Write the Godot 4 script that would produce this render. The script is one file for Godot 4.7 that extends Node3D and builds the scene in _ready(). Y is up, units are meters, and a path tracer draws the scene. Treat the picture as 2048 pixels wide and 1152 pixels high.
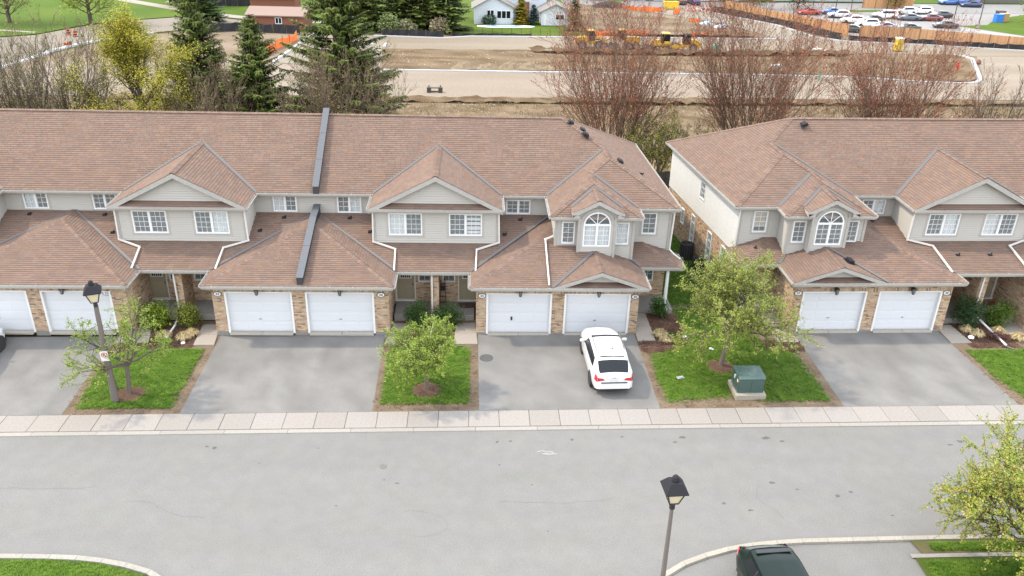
extends Node3D

const SUN_DIR := Vector3(0.76, -1.0, 0.23)
var M := {}
var names := {}
var rng := RandomNumberGenerator.new()
var T := {}


class B:
	var v := PackedVector3Array()
	var n := PackedVector3Array()
	var c := PackedColorArray()
	var uv := PackedVector2Array()
	var col := Color(1, 1, 1)
	var use_uv := false

	func tri(p: Vector3, q: Vector3, r: Vector3) -> void:
		var m := (q - p).cross(r - p).normalized()
		v.append(p); v.append(r); v.append(q)
		for i in 3:
			n.append(m); c.append(col)

	func tri_n(p: Vector3, q: Vector3, r: Vector3, np: Vector3, nq: Vector3, nr: Vector3) -> void:
		v.append(p); v.append(r); v.append(q)
		n.append(np); n.append(nr); n.append(nq)
		for i in 3:
			c.append(col)

	func quad(p: Vector3, q: Vector3, r: Vector3, s: Vector3) -> void:
		tri(p, q, r)
		tri(p, r, s)

	func quad_uv(p: Vector3, q: Vector3, r: Vector3, s: Vector3) -> void:  # p bottom left, q bottom right, r top right, s top left, as seen from the front
		quad(p, q, r, s)
		use_uv = true
		for k in [Vector2(0, 1), Vector2(1, 0), Vector2(1, 1), Vector2(0, 1), Vector2(0, 0), Vector2(1, 0)]:
			uv.append(k)

	func fan(pts: Array, toward: Vector3) -> void:
		if pts.size() < 3:
			return
		var m: Vector3 = (pts[1] - pts[0]).cross(pts[2] - pts[0])
		var flip := m.dot(toward) < 0.0
		for i in range(1, pts.size() - 1):
			if flip:
				tri(pts[0], pts[i + 1], pts[i])
			else:
				tri(pts[0], pts[i], pts[i + 1])

	func box(at: Vector3, size: Vector3, turn := Basis.IDENTITY) -> void:
		var h := size * 0.5
		var p := []
		for i in 8:
			p.append(at + turn * Vector3(h.x if i & 1 else -h.x, h.y if i & 2 else -h.y, h.z if i & 4 else -h.z))
		quad(p[4], p[5], p[7], p[6])
		quad(p[1], p[0], p[2], p[3])
		quad(p[5], p[1], p[3], p[7])
		quad(p[0], p[4], p[6], p[2])
		quad(p[6], p[7], p[3], p[2])
		quad(p[0], p[1], p[5], p[4])

	func soft_box(at: Vector3, size: Vector3, r: float, turn := Basis.IDENTITY) -> void:  # a box with chamfered edges
		var h := size * 0.5
		r = minf(r, minf(h.x, minf(h.y, h.z)) * 0.9)
		var f := func(a: float, b: float, d: float) -> Vector3: return at + turn * Vector3(a, b, d)
		for s: float in [-1.0, 1.0]:
			fan([f.call(s * h.x, h.y - r, h.z - r), f.call(s * h.x, -h.y + r, h.z - r), f.call(s * h.x, -h.y + r, -h.z + r), f.call(s * h.x, h.y - r, -h.z + r)], turn * Vector3(s, 0, 0))
			fan([f.call(h.x - r, s * h.y, h.z - r), f.call(-h.x + r, s * h.y, h.z - r), f.call(-h.x + r, s * h.y, -h.z + r), f.call(h.x - r, s * h.y, -h.z + r)], turn * Vector3(0, s, 0))
			fan([f.call(h.x - r, h.y - r, s * h.z), f.call(-h.x + r, h.y - r, s * h.z), f.call(-h.x + r, -h.y + r, s * h.z), f.call(h.x - r, -h.y + r, s * h.z)], turn * Vector3(0, 0, s))
			for t: float in [-1.0, 1.0]:
				fan([f.call(s * h.x, t * (h.y - r), h.z - r), f.call(s * (h.x - r), t * h.y, h.z - r), f.call(s * (h.x - r), t * h.y, -h.z + r), f.call(s * h.x, t * (h.y - r), -h.z + r)], turn * Vector3(s, t, 0))
				fan([f.call(s * h.x, h.y - r, t * (h.z - r)), f.call(s * (h.x - r), h.y - r, t * h.z), f.call(s * (h.x - r), -h.y + r, t * h.z), f.call(s * h.x, -h.y + r, t * (h.z - r))], turn * Vector3(s, 0, t))
				fan([f.call(h.x - r, s * h.y, t * (h.z - r)), f.call(h.x - r, s * (h.y - r), t * h.z), f.call(-h.x + r, s * (h.y - r), t * h.z), f.call(-h.x + r, s * h.y, t * (h.z - r))], turn * Vector3(0, s, t))
				for u: float in [-1.0, 1.0]:
					fan([f.call(s * h.x, t * (h.y - r), u * (h.z - r)), f.call(s * (h.x - r), t * h.y, u * (h.z - r)), f.call(s * (h.x - r), t * (h.y - r), u * h.z)], turn * Vector3(s, t, u))

	func bar(p: Vector3, q: Vector3, w: float, h: float, up := Vector3.UP) -> void:  # a square bar between two points
		var d := (q - p).normalized()
		var x := d.cross(up)
		if x.length() < 0.01:
			x = d.cross(Vector3.FORWARD)
		x = x.normalized()
		box((p + q) * 0.5, Vector3(w, h, p.distance_to(q)), Basis(x, x.cross(-d) * -1.0, -d))

	func tube(pts: Array, radii: Array, sides := 6, capped := true) -> void:
		var rings := []
		var norms := []
		var x := Vector3.ZERO
		for i in pts.size():
			var a: Vector3 = pts[maxi(i - 1, 0)]
			var b: Vector3 = pts[mini(i + 1, pts.size() - 1)]
			var d := (b - a).normalized()
			if x == Vector3.ZERO:
				x = d.cross(Vector3.UP if absf(d.y) < 0.9 else Vector3.RIGHT).normalized()
			x = (x - d * x.dot(d)).normalized()
			var y := d.cross(x)
			var ring := []
			var nn := []
			for k in sides:
				var t := TAU * k / sides
				var o := x * cos(t) + y * sin(t)
				ring.append(pts[i] + o * radii[i])
				nn.append(o)
			rings.append(ring)
			norms.append(nn)
		for i in rings.size() - 1:
			for k in sides:
				var l := (k + 1) % sides
				tri_n(rings[i][k], rings[i][l], rings[i + 1][l], norms[i][k], norms[i][l], norms[i + 1][l])
				tri_n(rings[i][k], rings[i + 1][l], rings[i + 1][k], norms[i][k], norms[i + 1][l], norms[i + 1][k])
		if capped:
			fan(rings[0], pts[0] - pts[1])
			fan(rings[-1], pts[-1] - pts[-2])

	func lathe(at: Vector3, prof: Array, sides := 16, turn := Basis.IDENTITY) -> void:  # prof: (radius, height) from the bottom up
		for i in prof.size() - 1:
			for k in sides:
				var a := TAU * k / sides
				var b := TAU * (k + 1) / sides
				var da := Vector3(cos(a), 0, -sin(a))
				var db := Vector3(cos(b), 0, -sin(b))
				var lo: Vector2 = prof[i]
				var hi: Vector2 = prof[i + 1]
				var p0 := at + turn * (da * lo.x + Vector3.UP * lo.y)
				var p1 := at + turn * (db * lo.x + Vector3.UP * lo.y)
				var p2 := at + turn * (db * hi.x + Vector3.UP * hi.y)
				var p3 := at + turn * (da * hi.x + Vector3.UP * hi.y)
				var slope := Vector2(hi.y - lo.y, lo.x - hi.x).normalized()
				var na := turn * (da * slope.x + Vector3.UP * slope.y)
				var nb := turn * (db * slope.x + Vector3.UP * slope.y)
				if lo.x > 0.0001:
					tri_n(p0, p1, p2, na, nb, nb)
				if hi.x > 0.0001:
					tri_n(p0, p2, p3, na, nb, na)

	func prism(pts: Array, ext: Vector3) -> void:  # a flat outline pushed along ext; pts counter-clockwise as seen against ext
		var top := []
		for p in pts:
			top.append(p + ext)
		var idx := PackedInt32Array()
		var nrm := ext.normalized()
		var ux: Vector3 = nrm.cross(Vector3.UP if absf(nrm.y) < 0.9 else Vector3.RIGHT).normalized()
		var uy := nrm.cross(ux)
		var flat := PackedVector2Array()
		for p in pts:
			flat.append(Vector2(p.dot(ux), p.dot(uy)))
		idx = Geometry2D.triangulate_polygon(flat)
		for i in range(0, idx.size(), 3):
			fan([top[idx[i]], top[idx[i + 1]], top[idx[i + 2]]], ext)
			fan([pts[idx[i]], pts[idx[i + 1]], pts[idx[i + 2]]], -ext)
		var ccw := not Geometry2D.is_polygon_clockwise(flat)
		for i in pts.size():
			var j := (i + 1) % pts.size()
			var out: Vector3 = (pts[j] - pts[i]).cross(nrm)
			fan([pts[i], pts[j], top[j], top[i]], out if ccw else -out)

	func mesh() -> ArrayMesh:
		var a := []
		a.resize(Mesh.ARRAY_MAX)
		a[Mesh.ARRAY_VERTEX] = v
		a[Mesh.ARRAY_NORMAL] = n
		a[Mesh.ARRAY_COLOR] = c
		if use_uv:
			uv.resize(v.size())
			a[Mesh.ARRAY_TEX_UV] = uv
		var m := ArrayMesh.new()
		m.add_surface_from_arrays(Mesh.PRIMITIVE_TRIANGLES, a)
		return m


func numbered(called: String) -> String:
	var k: int = names.get(called, -1) + 1
	names[called] = k
	return called if k == 0 else "%s_%03d" % [called, k]


func put(called: String, shape, m: Material, parent: Node3D, stuff := false) -> MeshInstance3D:  # one part: a named mesh under its thing
	var o := MeshInstance3D.new()
	if shape is B:
		if shape.v.is_empty():
			return o
		o.mesh = shape.mesh()
	else:
		o.mesh = shape
	o.material_override = m
	o.name = numbered(called) if parent == self else called
	parent.add_child(o, true)
	if stuff:
		o.set_meta("kind", "stuff")
	return o


func tag(o: Node3D, label: String, category: String, group := "", kind := "") -> Node3D:
	if label:
		o.set_meta("label", label)
	if category:
		o.set_meta("category", category)
	if group:
		o.set_meta("group", group)
	if kind:
		o.set_meta("kind", kind)
	return o


func thing(called: String, label: String, category: String, at := Vector3.ZERO, turn := 0.0, group := "") -> Node3D:
	var o := Node3D.new()
	o.name = numbered(called)
	add_child(o)
	o.position = at
	o.rotation.y = turn
	tag(o, label, category, group)
	return o


func copy(o: Node3D, label: String, at: Vector3, turn := 0.0, group := "") -> Node3D:
	var r: Node3D = o.duplicate()
	r.name = numbered(String(o.name).rstrip("0123456789_"))
	add_child(r)
	r.position = at
	r.rotation.y = turn
	r.set_meta("label", label)
	if group:
		r.set_meta("group", group)
	return r


func lin(r: float, g: float, b: float) -> Color:
	return Color(r, g, b).linear_to_srgb()


func noise_tex(key: String, freq: float, lo: float, hi: float, octaves := 3, size := 512, sd := 1) -> NoiseTexture2D:
	var f := FastNoiseLite.new()
	f.noise_type = FastNoiseLite.TYPE_SIMPLEX_SMOOTH
	f.frequency = freq
	f.fractal_octaves = octaves
	f.seed = sd
	var t := NoiseTexture2D.new()
	t.width = size
	t.height = size
	t.seamless = true
	t.noise = f
	var g := Gradient.new()
	g.set_color(0, Color(lo, lo, lo))
	g.set_color(1, Color(hi, hi, hi))
	t.color_ramp = g
	T[key] = t
	return t


func mat(key: String, color: Color, rough := 0.8, o := {}) -> StandardMaterial3D:  # color in real-world (linear) values
	var m := StandardMaterial3D.new()
	m.resource_name = key
	m.albedo_color = color.linear_to_srgb()
	m.albedo_color.a = color.a
	m.roughness = rough
	m.metallic = o.get("metal", 0.0)
	m.metallic_specular = o.get("spec", 0.5)
	m.vertex_color_use_as_albedo = o.get("vc", false)
	if o.has("tex"):
		m.albedo_texture = T[o.tex]
		m.uv1_triplanar = true
		m.uv1_world_triplanar = true
		m.uv1_scale = Vector3.ONE / o.get("size", 1.0)
	if o.has("tex2"):
		m.detail_enabled = true
		m.detail_albedo = T[o.tex2]
		m.detail_blend_mode = BaseMaterial3D.BLEND_MODE_MUL
		m.detail_uv_layer = BaseMaterial3D.DETAIL_UV_2
		m.uv2_triplanar = true
		m.uv2_world_triplanar = true
		m.uv2_scale = Vector3.ONE / o.get("size2", 4.0)
	if o.has("bump"):
		m.heightmap_enabled = true
		m.heightmap_texture = T[o.get("bumptex", o.get("tex", "grain"))]
		m.heightmap_scale = o.bump
		if not o.has("tex"):
			m.uv1_triplanar = true
			m.uv1_world_triplanar = true
			m.uv1_scale = Vector3.ONE / o.get("size", 1.0)
	if o.has("coat"):
		m.clearcoat_enabled = true
		m.clearcoat = o.coat
		m.clearcoat_roughness = 0.05
	if o.has("back"):
		m.backlight_enabled = true
		m.backlight = o.back
	if color.a < 1.0:
		m.transparency = BaseMaterial3D.TRANSPARENCY_ALPHA
	m.cull_mode = BaseMaterial3D.CULL_DISABLED
	M[key] = m
	return m


func materials() -> void:
	noise_tex("grain", 0.25, 0.74, 1.0, 2, 512, 3)
	noise_tex("soft", 0.03, 0.9, 1.0, 4, 512, 5)
	noise_tex("blotch", 0.012, 0.94, 1.0, 5, 512, 9)
	noise_tex("lump", 0.06, 0.0, 1.0, 4, 512, 12)
	noise_tex("stone", 0.42, 0.74, 1.0, 2, 1024, 21)
	noise_tex("faint", 0.02, 0.955, 1.0, 4, 512, 22)
	mat("asphalt", Color(1, 1, 1), 0.93, {"vc": true, "tex": "stone", "size": 17.0, "tex2": "faint", "size2": 9.0, "bump": 0.5, "spec": 0.3})
	mat("concrete", Color(1, 1, 1), 0.9, {"vc": true, "tex": "soft", "size": 1.7, "tex2": "grain", "size2": 2.6, "spec": 0.3})
	mat("dirt", Color(1, 1, 1), 0.97, {"vc": true, "tex": "soft", "size": 7.0, "tex2": "grain", "size2": 6.0, "bump": 3.0, "bumptex": "lump", "spec": 0.2})
	mat("soil", Color(1, 1, 1), 0.97, {"vc": true, "tex": "grain", "size": 2.0, "tex2": "soft", "size2": 3.0, "spec": 0.2})
	mat("grass_base", Color(1, 1, 1), 0.95, {"vc": true, "tex": "grain", "size": 3.0, "tex2": "soft", "size2": 5.0, "spec": 0.2})
	mat("blade", Color(1, 1, 1), 0.7, {"vc": true, "back": Color(0.4, 0.5, 0.2), "spec": 0.3})
	mat("leaf", Color(1, 1, 1), 0.6, {"vc": true, "back": Color(0.5, 0.6, 0.25), "spec": 0.35})
	mat("needle", Color(1, 1, 1), 0.75, {"vc": true, "back": Color(0.15, 0.2, 0.1), "spec": 0.3})
	mat("bark", Color(1, 1, 1), 0.9, {"vc": true, "tex": "grain", "size": 0.8, "spec": 0.2})
	mat("shingle", Color(1, 1, 1), 0.92, {"vc": true, "tex": "grain", "size": 1.1, "tex2": "blotch", "size2": 9.0, "spec": 0.25})
	mat("slab", Color(0.2, 0.135, 0.11), 0.9)
	mat("brick", Color(1, 1, 1), 0.88, {"vc": true, "tex": "grain", "size": 0.9, "spec": 0.25})
	mat("mortar", Color(0.45, 0.39, 0.31), 0.95, {"tex": "soft", "size": 1.0})
	mat("siding", Color(0.365, 0.348, 0.314), 0.6, {"spec": 0.3})
	mat("siding_back", Color(0.3, 0.28, 0.25), 0.8)
	mat("stucco", Color(0.62, 0.6, 0.55), 0.85, {"tex": "soft", "size": 3.0})
	mat("trim", Color(0.35, 0.333, 0.302), 0.6, {"tex": "soft", "size": 3.0})
	mat("fascia", Color(0.4, 0.38, 0.345), 0.5, {"tex": "soft", "size": 3.0})
	mat("white", Color(0.63, 0.63, 0.62), 0.45)
	mat("door_white", Color(0.53, 0.54, 0.555), 0.5)
	mat("downspout", Color(0.54, 0.515, 0.48), 0.4)
	mat("flashing", Color(0.135, 0.125, 0.12), 0.6, {"spec": 0.3, "tex": "soft", "size": 2.0})
	mat("parapet", Color(0.035, 0.037, 0.042), 0.5, {"tex": "soft", "size": 2.0})
	mat("parapet_cap", Color(0.1, 0.106, 0.115), 0.5, {"spec": 0.35, "tex": "soft", "size": 2.0})
	mat("glass", Color(0.6, 0.68, 0.7, 0.12), 0.03, {"spec": 0.7})
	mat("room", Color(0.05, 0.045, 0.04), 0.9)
	mat("curtain", Color(0.6, 0.62, 0.62), 0.9)
	mat("blind", Color(0.42, 0.36, 0.27), 0.8)
	mat("black", Color(0.02, 0.02, 0.022), 0.45)
	mat("rubber", Color(0.025, 0.025, 0.025), 0.85)
	mat("dark_plastic", Color(0.022, 0.022, 0.025), 0.7, {"spec": 0.25})
	mat("steel", Color(0.5, 0.5, 0.52), 0.35, {"metal": 0.9})
	mat("entry_door", Color(0.25, 0.215, 0.14), 0.55)
	mat("lamp_glass", Color(0.55, 0.48, 0.32), 0.35)
	mat("lantern_glass", Color(0.16, 0.15, 0.13), 0.3)
	mat("car_glass_clear", Color(0.05, 0.06, 0.065), 0.05, {"spec": 1.0})
	mat("pole_wood", Color(0.17, 0.145, 0.125), 0.85, {"tex": "grain", "size": 0.7})
	mat("car_white", Color(0.6, 0.6, 0.6), 0.35, {"coat": 1.0})
	mat("car_glass", Color(0.01, 0.012, 0.014), 0.08, {"spec": 0.35})
	mat("red_lens", Color(0.42, 0.008, 0.012), 0.15, {"coat": 1.0})
	mat("paint_v", Color(1, 1, 1), 0.55, {"vc": true})
	mat("wood", Color(1, 1, 1), 0.85, {"vc": true, "tex": "grain", "size": 1.4})
	mat("silt", Color(0.014, 0.014, 0.016), 0.8)
	mat("orange_net", Color(0.75, 0.16, 0.03), 0.7, {"back": Color(0.3, 0.1, 0.02)})
	mat("green_metal", Color(0.045, 0.085, 0.075), 0.4, {"tex": "soft", "size": 1.5, "coat": 0.25})
	mat("letter_black", Color(0.02, 0.02, 0.02), 0.6)
	mat("letter_red", Color(0.5, 0.02, 0.03), 0.6)
	mat("water", Color(0.25, 0.45, 0.6), 0.05)


func _ready() -> void:
	rng.seed = 20240511
	# ---- camera
	var cam := Camera3D.new()
	cam.name = "camera"
	cam.fov = 37.793
	cam.near = 0.1
	cam.far = 2500.0
	var yaw := 0.0519436
	var pitch := 0.4661203
	var roll := 0.0192270
	var fw := Vector3(sin(yaw) * cos(pitch), -sin(pitch), -cos(yaw) * cos(pitch))
	var rt := Vector3(cos(yaw), 0, sin(yaw))
	var up := rt.cross(fw)
	cam.transform = Transform3D(Basis(rt * cos(roll) + up * sin(roll), up * cos(roll) - rt * sin(roll), -fw), Vector3(0, 20.9, 36.372))
	add_child(cam)
	cam.current = true
	# ---- sky, sun, exposure
	var sky_m := ProceduralSkyMaterial.new()
	sky_m.sky_top_color = Color(0.86, 0.89, 0.94)
	sky_m.sky_horizon_color = Color(0.96, 0.95, 0.935)
	sky_m.sky_curve = 0.18
	sky_m.sky_energy_multiplier = 1.42
	sky_m.ground_bottom_color = Color(0.45, 0.42, 0.38)
	sky_m.ground_horizon_color = Color(0.85, 0.86, 0.86)
	sky_m.sun_angle_max = 10.0
	var sky := Sky.new()
	sky.sky_material = sky_m
	var env := Environment.new()
	env.background_mode = Environment.BG_SKY
	env.sky = sky
	env.tonemap_mode = Environment.TONE_MAPPER_LINEAR
	env.tonemap_exposure = 1.74
	env.sdfgi_enabled = true
	env.ssao_enabled = true
	env.ssil_enabled = true
	var we := WorldEnvironment.new()
	we.name = "world_environment"
	we.environment = env
	add_child(we)
	var sun := DirectionalLight3D.new()
	sun.name = "sun"
	sun.light_energy = 0.8
	sun.light_color = Color(1.0, 0.94, 0.85)
	sun.light_angular_distance = 3.0
	sun.shadow_enabled = true
	sun.look_at_from_position(Vector3.ZERO, SUN_DIR, Vector3.UP)
	add_child(sun)
	materials()
	build_ground()
	build_street()
	build_left_block()
	build_right_block()
	build_gardens()
	build_street_things()
	build_vehicles()
	build_back_trees()
	build_site()
	build_car_park()
	build_far_houses()


# ------------------------------------------------------------------ ground, roads, pavements
func ground_y(z: float) -> float:  # level round the houses, then a bank down to the building site behind them
	var t := clampf((-20.0 - z) / 26.0, 0.0, 1.0)
	return -6.0 * t * t * (3.0 - 2.0 * t)


func sheet(called: String, poly: Array, lift: float, cell: float, ca: Color, cb: Color, nf: Vector2, m: Material, parent: Node3D = self, rough := 0.0, sd := 1) -> MeshInstance3D:
	var f := FastNoiseLite.new()
	f.noise_type = FastNoiseLite.TYPE_SIMPLEX_SMOOTH
	f.frequency = 1.0
	f.fractal_octaves = 4
	f.seed = sd
	var pts := PackedVector2Array(poly)
	var lo := pts[0]
	var hi := pts[0]
	for p in pts:
		lo = lo.min(p)
		hi = hi.max(p)
	var v := PackedVector3Array()
	var n := PackedVector3Array()
	var c := PackedColorArray()
	var nx := int(ceil((hi.x - lo.x) / cell))
	var nz := int(ceil((hi.y - lo.y) / cell))
	for i in nx:
		for j in nz:
			var a := lo + Vector2(i, j) * cell
			var sq := PackedVector2Array([a, a + Vector2(cell, 0), a + Vector2(cell, cell), a + Vector2(0, cell)])
			var ins := 0
			for q in sq:
				if Geometry2D.is_point_in_polygon(q, pts):
					ins += 1
			var pieces: Array[PackedVector2Array] = []
			if ins == 4 and poly.size() <= 5:
				pieces = [sq]
			else:
				pieces = Geometry2D.intersect_polygons(sq, pts)
			for piece in pieces:
				if piece.size() < 3:
					continue
				var q3 := []
				var qc := []
				for q in piece:
					var t := clampf(f.get_noise_2d(q.x * nf.x, q.y * nf.y) * 0.9 + 0.5, 0.0, 1.0)
					qc.append(ca.lerp(cb, t))
					var bump := rough * (f.get_noise_2d(q.x * 0.35 + 90.0, q.y * 0.35) + 0.6) if rough > 0.0 else 0.0
					q3.append(Vector3(q.x, ground_y(q.y) + lift + bump, q.y))
				var flip: bool = (q3[1] - q3[0]).cross(q3[2] - q3[0]).y < 0.0
				for k in range(1, piece.size() - 1):
					var ix := [0, k, k + 1] if flip else [0, k + 1, k]
					var nn: Vector3 = (q3[ix[2]] - q3[ix[0]]).cross(q3[ix[1]] - q3[ix[0]]).normalized()
					for x in ix:
						v.append(q3[x])
						n.append(nn)
						c.append(qc[x])
	var arr := []
	arr.resize(Mesh.ARRAY_MAX)
	arr[Mesh.ARRAY_VERTEX] = v
	arr[Mesh.ARRAY_NORMAL] = n
	arr[Mesh.ARRAY_COLOR] = c
	var am := ArrayMesh.new()
	am.add_surface_from_arrays(Mesh.PRIMITIVE_TRIANGLES, arr)
	var o := put(called, am, m, parent)
	if parent == self:
		o.set_meta("kind", "structure")
	return o


func V2(a: Array) -> Array:
	var r := []
	for i in range(0, a.size(), 2):
		r.append(Vector2(a[i], a[i + 1]))
	return r


func rect(x0: float, z0: float, x1: float, z1: float) -> Array:
	return [Vector2(x0, z0), Vector2(x1, z0), Vector2(x1, z1), Vector2(x0, z1)]


func kerb_run(called: String, path: Array, width: float, h: float, col: Color, label := "", piece := 2.6) -> Node3D:  # kerb stones laid along a path of (x, z), each its own piece
	var o := Node3D.new()
	o.name = numbered(called)
	add_child(o)
	tag(o, label, "", "", "structure")
	var pts := []
	var left := 0.0
	for i in path.size() - 1:
		var a: Vector2 = path[i]
		var b: Vector2 = path[i + 1]
		var l := a.distance_to(b)
		while left < l:
			pts.append(a.lerp(b, left / l))
			left += piece
		left -= l
	pts.append(path[-1])
	for i in pts.size() - 1:
		var a: Vector2 = pts[i]
		var b: Vector2 = pts[i + 1]
		if a.distance_to(b) < 0.05:
			continue
		var d := (b - a).normalized()
		var g := 0.006
		var d0: Vector2 = d if i == 0 else (a - pts[i - 1]).normalized().lerp(d, 0.5).normalized()
		var d1: Vector2 = d if i + 2 >= pts.size() else (pts[i + 2] - b).normalized().lerp(d, 0.5).normalized()
		var s0 := Vector2(-d0.y, d0.x) * width * 0.5
		var s1 := Vector2(-d1.y, d1.x) * width * 0.5
		var ya := ground_y(a.y)
		var s := B.new()
		s.col = col * rng.randf_range(0.93, 1.05)
		var aa := a + d * g
		var bb := b - d * g
		var foot := []
		for q in [aa + s0, bb + s1, bb - s1, aa - s0]:
			foot.append(Vector3(q.x, ya - 0.1, q.y))
		var top := []
		var k := 0.82
		for q in [aa + s0 * k, bb + s1 * k, bb - s1 * k, aa - s0 * k]:
			top.append(Vector3(q.x, ya + h, q.y))
		s.fan(top, Vector3.UP)
		var mid: Vector3 = (foot[0] + foot[2]) * 0.5
		for e in 4:
			var f2 := (e + 1) % 4
			s.fan([foot[e], foot[f2], top[f2], top[e]], (foot[e] + foot[f2]) * 0.5 - mid)
		put("kerb_stone", s, M.concrete, o)
	return o


func scatter(called: String, poly: Array, count: int, m: Mesh, material: Material, label: String, category: String, opts := {}) -> MultiMeshInstance3D:
	var pts := PackedVector2Array(poly)
	var lo := pts[0]
	var hi := pts[0]
	for p in pts:
		lo = lo.min(p)
		hi = hi.max(p)
	var f := FastNoiseLite.new()
	f.frequency = opts.get("freq", 0.9)
	f.seed = opts.get("seed", 4)
	var f2 := FastNoiseLite.new()
	f2.frequency = 3.0
	var holes: Array = opts.get("holes", [])  # (x, z, radius)
	var edge: float = opts.get("edge", 0.12)
	var smin: float = opts.get("smin", 0.7)
	var smax: float = opts.get("smax", 1.3)
	var ca: Color = opts.ca
	var cb: Color = opts.cb
	var xf: Array[Transform3D] = []
	var cols: Array[Color] = []
	var tries := 0
	while xf.size() < count and tries < count * 4:
		tries += 1
		var q := Vector2(rng.randf_range(lo.x, hi.x), rng.randf_range(lo.y, hi.y))
		var w := q + Vector2(f2.get_noise_2d(q.x, q.y), f2.get_noise_2d(q.y + 50.0, q.x)) * edge * 2.0 + Vector2(rng.randfn(), rng.randfn()) * edge * 0.7
		if not Geometry2D.is_point_in_polygon(w, pts):
			continue
		var skip := false
		for h in holes:
			if w.distance_to(Vector2(h.x, h.y)) < h.z:
				skip = true
		var t := clampf(f.get_noise_2d(q.x, q.y) * 1.1 + 0.5, 0.0, 1.0)
		if opts.has("bare") and t < opts.bare and rng.randf() < 0.8:
			skip = true
		if skip:
			continue
		var s := rng.randf_range(smin, smax)
		var tilt: float = opts.get("tilt", 0.25)
		var bs := Basis.from_euler(Vector3(rng.randf_range(-tilt, tilt), rng.randf() * TAU, rng.randf_range(-tilt, tilt))).scaled(Vector3(s, s * rng.randf_range(0.8, 1.2), s))
		xf.append(Transform3D(bs, Vector3(q.x, ground_y(q.y) + opts.get("lift", 0.05), q.y)))
		cols.append(ca.lerp(cb, clampf(t + rng.randf_range(-0.3, 0.3), 0.0, 1.0)))
	var mm := MultiMesh.new()
	mm.transform_format = MultiMesh.TRANSFORM_3D
	mm.use_colors = true
	mm.mesh = m
	mm.instance_count = xf.size()
	for i in xf.size():
		mm.set_instance_transform(i, xf[i])
		mm.set_instance_color(i, cols[i])
	var o := MultiMeshInstance3D.new()
	o.multimesh = mm
	o.material_override = material
	o.name = numbered(called)
	add_child(o)
	tag(o, label, category, "", "stuff")
	return o


func tuft(blades: int, h: float, spread: float, w: float) -> ArrayMesh:
	var b := B.new()
	for i in blades:
		var a := TAU * i / blades + rng.randf() * 0.8
		var d := Vector3(cos(a), 0, sin(a))
		var s := Vector3(-d.z, 0, d.x) * w
		var p := d * spread * rng.randf_range(0.1, 0.8)
		var hh := h * rng.randf_range(0.6, 1.1)
		b.tri_n(p - s, p + s, p + d * spread * rng.randf_range(0.2, 1.0) + Vector3.UP * hh, (d * 0.3 + Vector3.UP).normalized(), (d * 0.3 + Vector3.UP).normalized(), Vector3.UP)
	return b.mesh()


func chip() -> ArrayMesh:
	var b := B.new()
	b.box(Vector3.ZERO, Vector3(0.075, 0.014, 0.026))
	b.box(Vector3(0.05, 0.004, 0.05), Vector3(0.05, 0.012, 0.02), Basis(Vector3.UP, 0.9))
	b.box(Vector3(-0.05, 0.0, 0.04), Vector3(0.06, 0.012, 0.018), Basis(Vector3.UP, 2.1))
	return b.mesh()


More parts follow.
